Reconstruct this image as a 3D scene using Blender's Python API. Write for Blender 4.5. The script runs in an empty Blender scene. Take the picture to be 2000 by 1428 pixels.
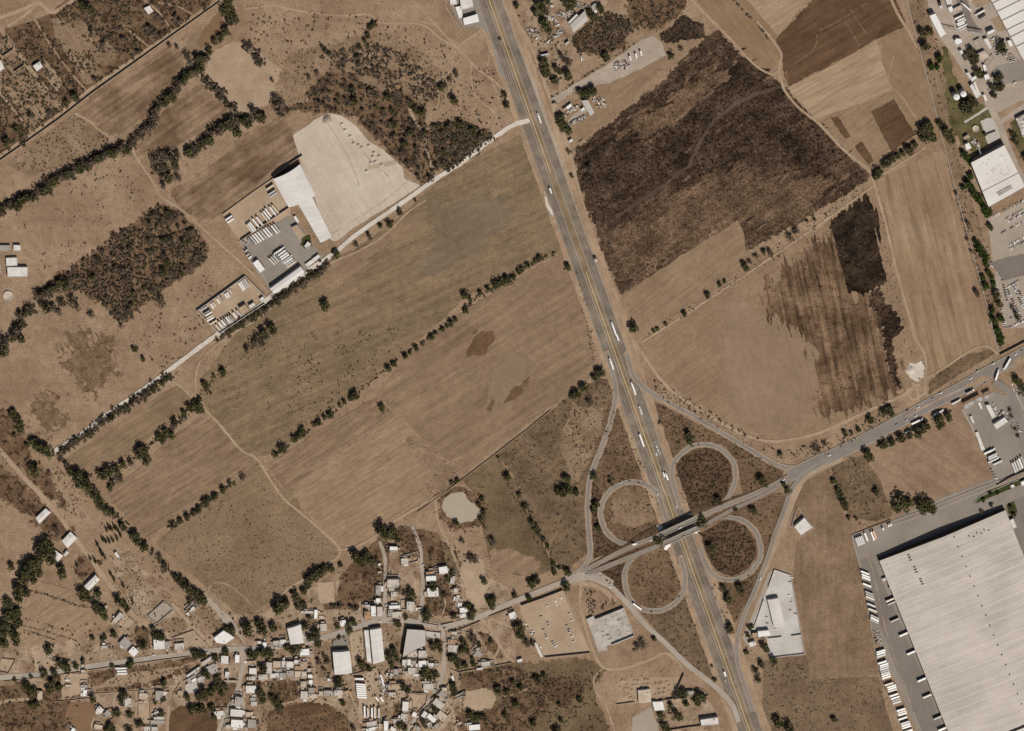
import bpy, bmesh, math, random
import numpy as np
from mathutils import Vector

random.seed(7)
rng = np.random.default_rng(7)
C = bpy.context.scene
COL = C.collection
S = 0.85                      # metres of ground per unit of the survey grid
ALT = 7000.0                  # height of the camera
LX, LY = 0.23, 0.50           # off-nadir lean: camera stands north-north-west of the place
CX, CY = -LX*ALT, LY*ALT

# ---------------------------------------------------------------- camera
cd = bpy.data.cameras.new("camera")
cam = bpy.data.objects.new("camera", cd)
COL.objects.link(cam)
cam.location = (CX, CY, ALT)
cd.sensor_width = 36.0
cd.lens = 36.0*ALT/(2000*S)
cd.shift_x = LX*ALT/(2000*S)
cd.shift_y = -LY*ALT/(2000*S)
cd.clip_start = 10.0
cd.clip_end = 30000.0
C.camera = cam

# ---------------------------------------------------------------- light
SUN = Vector((-0.42, 0.79, -1.0)).normalized()
w = bpy.data.worlds.new("World")
C.world = w
w.use_nodes = True
nt = w.node_tree
bg = nt.nodes['Background']
sky = nt.nodes.new('ShaderNodeTexSky')
sky.sky_type = 'NISHITA'
sky.sun_disc = False
sky.sun_elevation = math.radians(48)
sky.sun_rotation = math.radians(152)
sky.dust_density = 3.0
sky.ozone_density = 0.5
nt.links.new(sky.outputs[0], bg.inputs[0])
bg.inputs[1].default_value = 0.05
ld = bpy.data.lights.new("sun", 'SUN')
ld.energy = 4.3
ld.angle = math.radians(0.5)
ld.color = (1.0, 0.93, 0.84)
lo = bpy.data.objects.new("sun", ld)
COL.objects.link(lo)
lo.rotation_euler = SUN.to_track_quat('-Z', 'Y').to_euler()
lo.location = (0, 0, 500)
C.view_settings.view_transform = 'Standard'
C.view_settings.look = 'None'
C.view_settings.exposure = 0.0
C.view_settings.gamma = 1.0
C.cycles.max_bounces = 4
C.cycles.diffuse_bounces = 2
C.cycles.glossy_bounces = 1

# ---------------------------------------------------------------- helpers
def P(x, y, h=0.0):
    """survey grid -> world; h is the height (same unit) at which the point is seen"""
    gx, gy, z = (x-1000)*S, (714-y)*S, h*S
    k = z/ALT
    return (gx+(CX-gx)*k, gy+(CY-gy)*k, z)

def lin(c):
    c = c/255.0
    return c/12.92 if c <= 0.04045 else ((c+0.055)/1.055)**2.4

KL = 1.20                    # what full sun and sky make of a horizontal surface
GAIN = (.90, .955, 1.01)      # evens out the slightly warm sun
def col(c):
    t = min(1.0, max(0.0, ((c[0]-c[2])/max(c[0], 1)-.18)/.14))*.07
    m = (c[0]+c[1]+c[2])/3
    return tuple(min(0.85, lin(v+(m-v)*t)/KL*k) for v, k in zip(c, GAIN)) + (1.0,)

def pts(s):
    return [tuple(float(v) for v in p.split(',')) for p in s.split()]

def tag(o, label=None, cat=None, group=None, kind=None):
    if label: o['label'] = label
    if cat: o['category'] = cat
    if group: o['group'] = group
    if kind: o['kind'] = kind
    return o

def link(name, me, parent=None, loc=None):
    o = bpy.data.objects.new(name, me)
    COL.objects.link(o)
    if parent is not None: o.parent = parent
    if loc is not None: o.location = loc
    return o

def empty(name, loc, rz=0.0):
    o = bpy.data.objects.new(name, None)
    COL.objects.link(o)
    o.empty_display_size = 1.0
    o.location = loc
    o.rotation_euler = (0, 0, rz)
    return o

def dup(root):
    c = root.copy(); COL.objects.link(c)
    for ch in root.children:
        k = ch.copy(); COL.objects.link(k); k.parent = c
        for g in ch.children:
            q = g.copy(); COL.objects.link(q); q.parent = k
    return c

def mesh_np(name, V, quads=None, tris=None, mat=None):
    me = bpy.data.meshes.new(name)
    V = np.asarray(V, np.float32)
    me.vertices.add(len(V))
    me.vertices.foreach_set('co', V.ravel())
    idx, start, n = [], [], 0
    if quads is not None and len(quads):
        q = np.asarray(quads, np.int32); idx.append(q.ravel())
        start.append(n+4*np.arange(len(q))); n += q.size
    if tris is not None and len(tris):
        t = np.asarray(tris, np.int32); idx.append(t.ravel())
        start.append(n+3*np.arange(len(t))); n += t.size
    idx = np.concatenate(idx); start = np.concatenate(start)
    me.loops.add(len(idx)); me.loops.foreach_set('vertex_index', idx.astype(np.int32))
    me.polygons.add(len(start)); me.polygons.foreach_set('loop_start', start.astype(np.int32))
    if mat:
        for m in (mat if isinstance(mat, (list, tuple)) else [mat]): me.materials.append(m)
    me.update(calc_edges=True)
    me.validate()
    return me

class MB:
    """collects boxes, prisms, tubes into one mesh (several material slots)"""
    def __init__(s): s.v, s.f, s.m = [], [], []
    def poly(s, vs, m=0):
        n = len(s.v); s.v += [tuple(v) for v in vs]; s.f.append(tuple(range(n, n+len(vs)))); s.m.append(m)
    def prism(s, base, z0, z1, m=0, top=True, mt=None):
        n = len(base)
        a = [(x, y, z0) for x, y in base]; b = [(x, y, z1) for x, y in base]
        for i in range(n):
            j = (i+1) % n
            s.poly([a[i], a[j], b[j], b[i]], m)
        if top: s.poly(b, m if mt is None else mt)
        s.poly(a[::-1], m)
    def box(s, x0, y0, z0, x1, y1, z1, m=0, bev=0.0):
        if bev:
            b = bev
            s.prism([(x0+b, y0), (x1-b, y0), (x1, y0+b), (x1, y1-b), (x1-b, y1), (x0+b, y1), (x0, y1-b), (x0, y0+b)], z0, z1, m)
        else:
            s.prism([(x0, y0), (x1, y0), (x1, y1), (x0, y1)], z0, z1, m)
    def tube(s, a, b, r0, r1, n=6, m=0, cap=True):
        a, b = Vector(a), Vector(b); d = (b-a).normalized()
        u = d.orthogonal().normalized(); v = d.cross(u)
        A = [a+r0*(math.cos(t)*u+math.sin(t)*v) for t in [2*math.pi*i/n for i in range(n)]]
        B = [b+r1*(math.cos(t)*u+math.sin(t)*v) for t in [2*math.pi*i/n for i in range(n)]]
        for i in range(n):
            j = (i+1) % n; s.poly([A[i], A[j], B[j], B[i]], m)
        if cap: s.poly(B, m); s.poly(A[::-1], m)
    def mesh(s, name, mats):
        me = bpy.data.meshes.new(name)
        me.from_pydata(s.v, [], s.f)
        for m in (mats if isinstance(mats, (list, tuple)) else [mats]): me.materials.append(m)
        me.polygons.foreach_set('material_index', s.m)
        me.update()
        return me

def fit(*opts):
    for o in opts:
        if len(o.replace(',', ' ').split()) <= 16: return o
    return opts[-1]
ONES = 'zeroth first second third fourth fifth sixth seventh eighth ninth tenth eleventh twelfth thirteenth fourteenth fifteenth sixteenth seventeenth eighteenth nineteenth'.split()
TENS = {2: 'twent', 3: 'thirt', 4: 'fort', 5: 'fift', 6: 'sixt', 7: 'sevent', 8: 'eight', 9: 'ninet'}
def ordinal(n):
    if n < 20: return ONES[n]
    t, u = divmod(n, 10)
    return TENS[t]+('ieth' if u == 0 else 'y-'+ONES[u])

def hsh(i, j, seed):
    n = (i*374761393+j*668265263+seed*144269504) & 0xffffffff
    n = ((n ^ (n >> 13))*1274126177) & 0xffffffff
    return ((n ^ (n >> 16)) & 0xffff)/65535.0
def vnoise(x, y, seed=0):
    i = np.floor(x).astype(np.int64); j = np.floor(y).astype(np.int64)
    u = x-i; v = y-j; u = u*u*(3-2*u); v = v*v*(3-2*v)
    return (hsh(i, j, seed)*(1-u)+hsh(i+1, j, seed)*u)*(1-v)+(hsh(i, j+1, seed)*(1-u)+hsh(i+1, j+1, seed)*u)*v
def fbm(x, y, seed=0, o=3, g=.6):
    r = 0; a = 0.5
    for k in range(o):
        r = r+a*(vnoise(x*2**k, y*2**k, seed+k)-0.5)*2; a *= g
    return r

def sd_poly(X, Y, p):
    d = np.full(X.shape, 1e9); ins = np.zeros(X.shape, bool)
    n = len(p)
    for i in range(n):
        ax, ay = p[i]; bx, by = p[(i+1) % n]
        ex, ey = bx-ax, by-ay
        t = np.clip(((X-ax)*ex+(Y-ay)*ey)/(ex*ex+ey*ey+1e-9), 0, 1)
        d = np.minimum(d, (X-ax-t*ex)**2+(Y-ay-t*ey)**2)
        if ay != by:
            c = ((ay > Y) != (by > Y)) & (X < ex*(Y-ay)/(by-ay)+ax)
            ins ^= c
    d = np.sqrt(d)
    return np.where(ins, d, -d)
def sd_line(X, Y, p):
    d = np.full(X.shape, 1e9)
    for i in range(len(p)-1):
        ax, ay = p[i][:2]; bx, by = p[i+1][:2]
        ex, ey = bx-ax, by-ay
        t = np.clip(((X-ax)*ex+(Y-ay)*ey)/(ex*ex+ey*ey+1e-9), 0, 1)
        d = np.minimum(d, (X-ax-t*ex)**2+(Y-ay-t*ey)**2)
    return np.sqrt(d)

def smooth(p, n=6):
    """Catmull-Rom through the points (any dimension)"""
    p = np.array(p, float)
    if len(p) < 3: return p
    q = np.vstack([2*p[0]-p[1], p, 2*p[-1]-p[-2]])
    out = []
    for i in range(1, len(q)-2):
        for k in range(n):
            t = k/n
            out.append(0.5*((2*q[i])+(-q[i-1]+q[i+1])*t+(2*q[i-1]-5*q[i]+4*q[i+1]-q[i+2])*t*t+(-q[i-1]+3*q[i]-3*q[i+1]+q[i+2])*t**3))
    out.append(q[-2])
    return np.array(out)

SEED = [10]
TOP = np.zeros((400, 540), int)      # how many sheets already lie on each bit of ground
TX, TY = np.meshgrid(-80+4.0*np.arange(540), -80+4.0*np.arange(400))
def slot(x, y):
    i = np.clip(((y+80)/4).round().astype(int), 0, 399); j = np.clip(((x+80)/4).round().astype(int), 0, 539)
    M = np.zeros(TOP.shape, bool); M[i, j] = True
    M[1:] |= M[:-1].copy(); M[:-1] |= M[1:].copy(); M[:, 1:] |= M[:, :-1].copy(); M[:, :-1] |= M[:, 1:].copy()
    k = TOP[M].max()+1; TOP[M] = k
    return k*0.035
def sheet(name, mat, layer, poly=None, line=None, width=4, rough=1.5, rs=9, step=3.0, label=None, kind='structure', cat=None, an=None):
    """a level patch of ground with a naturally uneven outline, cut out of a fine grid"""
    p = poly if poly is not None else line
    A = np.array([q[:2] for q in p])
    mg = (0 if poly is not None else width/2)+rough+4
    x0, y0 = A.min(0)-mg; x1, y1 = A.max(0)+mg
    x0 = max(x0, -60); y0 = max(y0, -60); x1 = min(x1, 2060); y1 = min(y1, 1490)
    nx, ny = int((x1-x0)/step)+2, int((y1-y0)/step)+2
    X, Y = np.meshgrid(x0+step*np.arange(nx), y0+step*np.arange(ny))
    if poly is not None: d = sd_poly(X, Y, p)
    else: d = width/2-sd_line(X, Y, p)
    SEED[0] += 5
    if an is not None:
        ca, sa = math.cos(math.radians(an)), -math.sin(math.radians(an))
        d = d+rough*fbm((X*ca+Y*sa)/42, (-X*sa+Y*ca)/9, SEED[0], 4, .8)*1.4
    elif rough > 2.9: d = d+rough*fbm(X/22, Y/22, SEED[0], 5, .92)*1.2
    elif rough: d = d+rough*fbm(X/rs, Y/rs, SEED[0])*1.3
    d = np.where(d == 0, 1e-6, d)
    xs, ys, ds = X.ravel(), Y.ravel(), d.ravel()
    I = np.arange(nx*ny).reshape(ny, nx)
    a, b, c, e = I[:-1, :-1].ravel(), I[:-1, 1:].ravel(), I[1:, 1:].ravel(), I[1:, :-1].ravel()
    pos = ds > 0
    k = pos[a].astype(int)+pos[b]+pos[c]+pos[e]
    full = k == 4
    quads = np.stack([a, e, c, b], 1)[full]
    part = (k > 0) & (k < 4)
    T = np.concatenate([np.stack([a, e, c], 1)[part], np.stack([a, c, b], 1)[part]])
    VX, VY = [xs], [ys]; tris = []; n = len(xs)
    kt = pos[T].sum(1)
    tris.append(T[kt == 3])
    def cut(i, j):
        t = ds[i]/(ds[i]-ds[j])
        return xs[i]+(xs[j]-xs[i])*t, ys[i]+(ys[j]-ys[i])*t
    for want in (1, 2):
        M = T[kt == want]
        if not len(M): continue
        pm = pos[M]
        r = np.argmax(pm if want == 1 else ~pm, axis=1)
        R = np.arange(len(M))
        A0, A1, A2 = M[R, r], M[R, (r+1) % 3], M[R, (r+2) % 3]
        ux, uy = cut(A0, A1); vx, vy = cut(A0, A2)
        iu = n+np.arange(len(M)); iv = iu+len(M); n += 2*len(M)
        VX += [ux, vx]; VY += [uy, vy]
        if want == 1: tris.append(np.stack([A0, iu, iv], 1))
        else: tris += [np.stack([iu, A1, A2], 1), np.stack([iu, A2, iv], 1)]
    tris = np.concatenate(tris)
    VX = np.concatenate(VX); VY = np.concatenate(VY)
    used = np.unique(np.concatenate([quads.ravel(), tris.ravel()]))
    if not len(used): return None
    mp = np.full(len(VX), -1); mp[used] = np.arange(len(used))
    z = slot(VX[used], VY[used])
    V = np.stack([(VX[used]-1000)*S, (714-VY[used])*S, np.full(len(used), z)], 1)
    me = mesh_np(name, V, mp[quads] if len(quads) else None, mp[tris] if len(tris) else None, mat)
    return tag(link(name, me), label, cat, None, kind)

# ---------------------------------------------------------------- materials
def soil_group():
    g = bpy.data.node_groups.new('soil', 'ShaderNodeTree')
    def inp(n, t, d):
        s = g.interface.new_socket(n, in_out='INPUT', socket_type=t); s.default_value = d
    inp('A', 'NodeSocketColor', (.3, .2, .1, 1)); inp('B', 'NodeSocketColor', (.2, .1, .1, 1)); inp('Spot', 'NodeSocketColor', (.05, .03, .02, 1))
    for n, d in (('PatchScale', .012), ('Angle', 0.), ('Furrow', 0.), ('FurrowScale', .25), ('SpotAmount', 0.), ('SpotScale', .15), ('Grain', .25), ('GrainScale', .45), ('Light', 0.)):
        inp(n, 'NodeSocketFloat', d)
    g.interface.new_socket('Color', in_out='OUTPUT', socket_type='NodeSocketColor')
    N, L = g.nodes, g.links
    gi = N.new('NodeGroupInput'); go = N.new('NodeGroupOutput'); geo = N.new('ShaderNodeNewGeometry')
    def math_(op, a, b=None, c=None, clamp=False):
        m = N.new('ShaderNodeMath'); m.operation = op; m.use_clamp = clamp
        for i, v in enumerate((a, b, c)):
            if v is None: continue
            if isinstance(v, (int, float)): m.inputs[i].default_value = v
            else: L.new(v, m.inputs[i])
        return m.outputs[0]
    def noise(vec, scale, det, ro=.6):
        t = N.new('ShaderNodeTexNoise'); t.inputs['Detail'].default_value = det; t.inputs['Roughness'].default_value = ro
        L.new(vec, t.inputs['Vector'])
        if isinstance(scale, (int, float)): t.inputs['Scale'].default_value = scale
        else: L.new(scale, t.inputs['Scale'])
        return t.outputs[0]
    def mix(f, a, b, mode='MIX'):
        m = N.new('ShaderNodeMix'); m.data_type = 'RGBA'; m.blend_type = mode; m.clamp_result = False
        if isinstance(f, (int, float)): m.inputs['Factor'].default_value = f
        else: L.new(f, m.inputs['Factor'])
        L.new(a, m.inputs['A']); L.new(b, m.inputs['B'])
        return m.outputs['Result']
    pos = geo.outputs['Position']
    # big patches
    p = noise(pos, gi.outputs['PatchScale'], 5, .62)
    f = math_('MULTIPLY_ADD', p, 4.0, -1.5, True)
    c = mix(f, gi.outputs['A'], gi.outputs['B'])
    # furrows: noise stretched along the ploughing
    rot = N.new('ShaderNodeVectorRotate'); rot.rotation_type = 'Z_AXIS'
    L.new(pos, rot.inputs['Vector']); L.new(gi.outputs['Angle'], rot.inputs['Angle'])
    mul = N.new('ShaderNodeVectorMath'); mul.operation = 'MULTIPLY'; mul.inputs[1].default_value = (.08, 1, 1)
    L.new(rot.outputs[0], mul.inputs[0])
    fu = noise(mul.outputs[0], gi.outputs['FurrowScale'], 3, .65)
    fr = math_('MULTIPLY_ADD', math_('MULTIPLY', math_('SUBTRACT', fu, .5), gi.outputs['Furrow']), 3.2, 1.0)
    # grain
    gn = noise(pos, gi.outputs['GrainScale'], 3, .75)
    gr = math_('MULTIPLY_ADD', math_('MULTIPLY', math_('SUBTRACT', gn, .5), gi.outputs['Grain']), 4.6, 1.0)
    gm = noise(pos, .085, 3, .65)
    gr = math_('ADD', gr, math_('MULTIPLY', math_('SUBTRACT', gm, .5), math_('MULTIPLY', gi.outputs['Grain'], 2.2)))
    # dark tufts
    sp = noise(pos, gi.outputs['SpotScale'], 2.5, .62)
    th = math_('SUBTRACT', .74, math_('MULTIPLY', gi.outputs['SpotAmount'], .5))
    sf = math_('MULTIPLY', math_('SUBTRACT', sp, th), 14.0, None, True)
    sf = math_('MULTIPLY', sf, math_('GREATER_THAN', gi.outputs['SpotAmount'], .001))
    c = mix(math_('MULTIPLY', sf, .85), c, gi.outputs['Spot'])
    lw = N.new('ShaderNodeVectorMath'); lw.operation = 'ADD'; lw.inputs[1].default_value = (317, 91, 40); L.new(pos, lw.inputs[0])
    ln = noise(lw.outputs[0], .3, 2, .7)
    lf = math_('MULTIPLY', math_('MULTIPLY', math_('SUBTRACT', ln, math_('SUBTRACT', .72, math_('MULTIPLY', gi.outputs['Light'], .3))), 9.0, None, True), math_('GREATER_THAN', gi.outputs['Light'], .001))
    lc = N.new('ShaderNodeCombineColor'); lc.inputs[0].default_value, lc.inputs[1].default_value, lc.inputs[2].default_value =   .32, .235, .165
    c = mix(math_('MULTIPLY', lf, .8), c, lc.outputs[0])
    v = math_('MAXIMUM', math_('MULTIPLY', fr, gr), .15)
    sc = N.new('ShaderNodeVectorMath'); sc.operation = 'SCALE'
    L.new(c, sc.inputs[0]); L.new(v, sc.inputs['Scale'])
    L.new(sc.outputs[0], go.inputs[0])
    return g
SOIL = soil_group()
MATS = {}
def soil(key, A, B=None, ps=.012, fa=None, fu=.0, fs=.25, sa=0., sc=(62, 45, 34), ss=.15, gr=.22, gs=.42, li=0.):
    if key in MATS: return MATS[key]
    m = bpy.data.materials.new(key); m.use_nodes = True
    n = m.node_tree; n.nodes.clear()
    o = n.nodes.new('ShaderNodeOutputMaterial'); b = n.nodes.new('ShaderNodeBsdfDiffuse'); g = n.nodes.new('ShaderNodeGroup'); g.node_tree = SOIL
    i = g.inputs
    i['A'].default_value = col(A); i['B'].default_value = col(B or tuple(int(v*.93) for v in A)); i['Spot'].default_value = col(sc)
    i['PatchScale'].default_value = ps; i['Angle'].default_value = -math.radians(fa or 0); i['Furrow'].default_value = fu; i['FurrowScale'].default_value = fs
    i['SpotAmount'].default_value = sa; i['SpotScale'].default_value = ss; i['Grain'].default_value = gr; i['GrainScale'].default_value = gs; i['Light'].default_value = li
    n.links.new(g.outputs[0], b.inputs[0]); n.links.new(b.outputs[0], o.inputs[0])
    MATS[key] = m
    return m

def paint(key, c, rough=.5, var=.12, spec=.3, metal=0.0, scale=.3):
    """a plain surface with slight weathering"""
    if key in MATS: return MATS[key]
    m = bpy.data.materials.new(key); m.use_nodes = True
    n = m.node_tree; b = n.nodes['Principled BSDF']
    t = n.nodes.new('ShaderNodeTexNoise'); t.inputs['Scale'].default_value = scale; t.inputs['Detail'].default_value = 4
    geo = n.nodes.new('ShaderNodeNewGeometry'); n.links.new(geo.outputs['Position'], t.inputs['Vector'])
    r = n.nodes.new('ShaderNodeMix'); r.data_type = 'RGBA'
    k = col(c)
    r.inputs['A'].default_value = tuple(v*(1-var) for v in k[:3])+(1,); r.inputs['B'].default_value = tuple(min(.9, v*(1+var)) for v in k[:3])+(1,)
    n.links.new(t.outputs[0], r.inputs['Factor']); n.links.new(r.outputs['Result'], b.inputs['Base Color'])
    b.inputs['Roughness'].default_value = rough; b.inputs['Metallic'].default_value = metal
    b.inputs['Specular IOR Level'].default_value = spec
    MATS[key] = m
    return m

# ================================================================ THE GROUND
TAN = soil('dry pasture', (164, 135, 107), (146, 117, 91), ps=.014, sa=.22, sc=(104, 80, 59), ss=.16, gr=.36)
gm = mesh_np('ground', [(-6000, -6000, 0), (6000, -6000, 0), (6000, 6000, 0), (-6000, 6000, 0)], [(0, 1, 2, 3)], None, TAN)
tag(link('ground', gm), 'dry tan earth under the whole valley', None, None, 'structure')

soil('scrub', (130, 102, 77), (100, 76, 56), ps=.04, sa=.4, sc=(62, 45, 33), ss=.1, gr=.45)
soil('scrub light', (156, 128, 101), (134, 107, 82), ps=.03, sa=.3, sc=(82, 60, 44), ss=.19, gr=.36)
soil('wood floor', (132, 104, 79), (108, 83, 62), ps=.03, sa=.36, sc=(80, 60, 44), ss=.1, gr=.4)
soil('loop scrub', (132, 105, 80), (108, 84, 63), ps=.02, sa=.36, sc=(58, 43, 32), ss=.2, gr=.4)
soil('loop scrub dark', (112, 87, 66), (90, 69, 52), ps=.02, sa=.46, sc=(44, 31, 23), ss=.2, gr=.45)
soil('grey scrub', (130, 106, 81), (106, 85, 64), ps=.022, fa=30, fu=.2, fs=.1, sa=.33, sc=(70, 52, 38), ss=.14, gr=.45)
soil('olive scrub', (130, 107, 80), (104, 84, 62), ps=.014, sa=.27, sc=(66, 52, 36), ss=.18, gr=.32)
soil('village dirt', (176, 149, 122), (136, 108, 83), ps=.035, sa=.28, sc=(100, 76, 57), ss=.11, gr=.4)
soil('yard dirt', (186, 159, 131), (170, 143, 116), ps=.02, sa=.04, gr=.14)
soil('bare pad', (204, 187, 167), (191, 171, 150), ps=.014, fa=-58, fu=.12, fs=.1, sa=.0, gr=.12)
soil('pad track', (184, 163, 141), (176, 155, 133), ps=.03, gr=.2)
soil('path', (180, 152, 124), (166, 138, 110), ps=.03, sa=.0, gr=.16)
soil('track', (168, 140, 112), (156, 128, 101), ps=.03, sa=.0, gr=.2)
soil('verge', (180, 149, 118), (158, 128, 101), ps=.02, sa=.08, sc=(120, 94, 70), fa=-70, fu=.25, fs=.2, gr=.2)
soil('white gravel', (216, 203, 188), (203, 188, 171), ps=.03, gr=.16)
soil('dark track', (136, 107, 82), (126, 98, 74), ps=.05, gr=.3)
soil('grey gravel', (182, 164, 146), (166, 148, 130), ps=.02, gr=.18)
soil('concrete', (199, 189, 177), (184, 172, 159), ps=.02, gr=.1)
soil('pale concrete', (205, 196, 186), (188, 177, 165), ps=.025, gr=.14)
soil('asphalt yard', (154, 141, 128), (142, 129, 116), ps=.015, gr=.09)
soil('dark asphalt', (138, 126, 115), (126, 114, 104), ps=.012, gr=.1)
soil('lot paving', (178, 161, 143), (165, 148, 131), ps=.01, gr=.1)
soil('lawn', (116, 101, 68), (84, 78, 47), ps=.035, sa=.1, sc=(60, 62, 32), gr=.25)
soil('green lawn', (74, 76, 42), (60, 64, 34), ps=.05, gr=.3)
soil('pond water', (181, 165, 144), (174, 157, 136), ps=.02, gr=.06)
soil('mud water', (138, 107, 78), (131, 101, 74), ps=.02, gr=.08)
F = 32
soil('furrow tan', (160, 131, 103), (151, 122, 95), ps=.008, fa=F, fu=.34, fs=.22, gr=.24, sa=.06, sc=(118, 92, 68))
soil('furrow mid', (148, 120, 94), (136, 109, 84), ps=.01, fa=F, fu=.42, fs=.2, gr=.3, sa=.08, sc=(108, 83, 61))
soil('furrow brown', (152, 124, 97), (114, 88, 66), ps=.02, fa=F+3, fu=.5, fs=.13, gr=.3, sa=.1, sc=(88, 66, 48))
soil('furrow olive', (147, 120, 92), (130, 105, 79), ps=.012, fa=F, fu=.32, fs=.2, gr=.24, sa=.06)
soil('green pasture', (143, 116, 89), (127, 106, 79), ps=.009, fa=F-8, fu=.32, fs=.12, sa=.16, sc=(104, 84, 60), ss=.14, gr=.36)
soil('purple pasture', (134, 113, 90), (122, 102, 81), ps=.012, fa=F, fu=.14, fs=.12, gr=.24)
soil('brown pasture', (150, 122, 95), (136, 109, 85), ps=.008, fa=F, fu=.32, fs=.1, sa=.1, sc=(116, 90, 66), gr=.28)
soil('dotted olive', (147, 120, 93), (131, 107, 81), ps=.012, sa=.3, sc=(88, 66, 48), ss=.24, gr=.26)
soil('dark patch', (118, 90, 66), (108, 81, 59), ps=.05, fa=50, fu=.3, gr=.4)
soil('dead grass', (136, 110, 84), (110, 86, 63), ps=.06, sa=.3, sc=(88, 64, 45), ss=.1, gr=.5)
soil('grey patch', (148, 122, 97), (138, 113, 89), ps=.05, gr=.2)
soil('burnt', (106, 83, 64), (66, 50, 39), ps=.018, fa=35, fu=.5, fs=.1, sa=.34, sc=(34, 24, 18), ss=.2, gr=.85, gs=.3, li=.28)
soil('burnt dark', (90, 70, 54), (54, 41, 32), ps=.02, fa=35, fu=.5, fs=.1, sa=.4, sc=(27, 19, 14), ss=.2, gr=.9, gs=.3, li=.24)
soil('burnt black', (72, 56, 43), (40, 31, 24), ps=.035, sa=.36, sc=(22, 16, 12), ss=.16, gr=.8, li=.24)
soil('burnt brown', (122, 96, 74), (86, 66, 50), ps=.016, fa=38, fu=.45, fs=.12, sa=.26, sc=(56, 40, 30), ss=.2, gr=.8, gs=.3, li=.24)
soil('ash track', (100, 83, 68), (84, 69, 56), ps=.02, fa=45, fu=.2, gr=.3)
soil('tan stubble', (155, 127, 99), (143, 115, 89), ps=.01, fa=38, fu=.22, fs=.2, sa=.13, sc=(96, 73, 53), ss=.2, gr=.24)
soil('smooth soil', (155, 127, 102), (145, 118, 94), ps=.012, fa=-75, fu=.08, fs=.2, gr=.2, sa=.03, sc=(118, 94, 70))
soil('streaked', (134, 106, 81), (96, 73, 54), ps=.022, fa=-78, fu=.95, fs=.13, sa=.3, sc=(70, 50, 37), ss=.12, gr=.55)
soil('strip field', (160, 131, 102), (147, 118, 90), ps=.006, fa=-76, fu=.42, fs=.11, gr=.22)
soil('light furrow', (174, 145, 115), (164, 135, 106), ps=.01, fa=28, fu=.34, fs=.2, gr=.13)
soil('dark furrow', (110, 83, 61), (96, 71, 51), ps=.014, fa=30, fu=.4, fs=.1, sa=.1, gr=.3)
soil('north furrow', (152, 123, 94), (141, 113, 85), ps=.01, fa=-50, fu=.2, fs=.2, gr=.16)
soil('reddish field', (158, 128, 102), (144, 115, 91), ps=.014, fa=-35, fu=.24, fs=.08, sa=.08, sc=(118, 92, 69), gr=.3)
soil('weedy field', (148, 120, 94), (128, 102, 78), ps=.018, fa=90, fu=.16, fs=.14, sa=.18, sc=(106, 83, 60), gr=.38)
soil('grey dotted', (134, 110, 85), (118, 95, 73), ps=.02, sa=.28, sc=(70, 52, 39), ss=.16, gr=.36)
soil('tank rows', (122, 94, 70), (104, 79, 57), ps=.02, fa=15, fu=.5, fs=.1, sa=.2, gr=.4)

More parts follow.
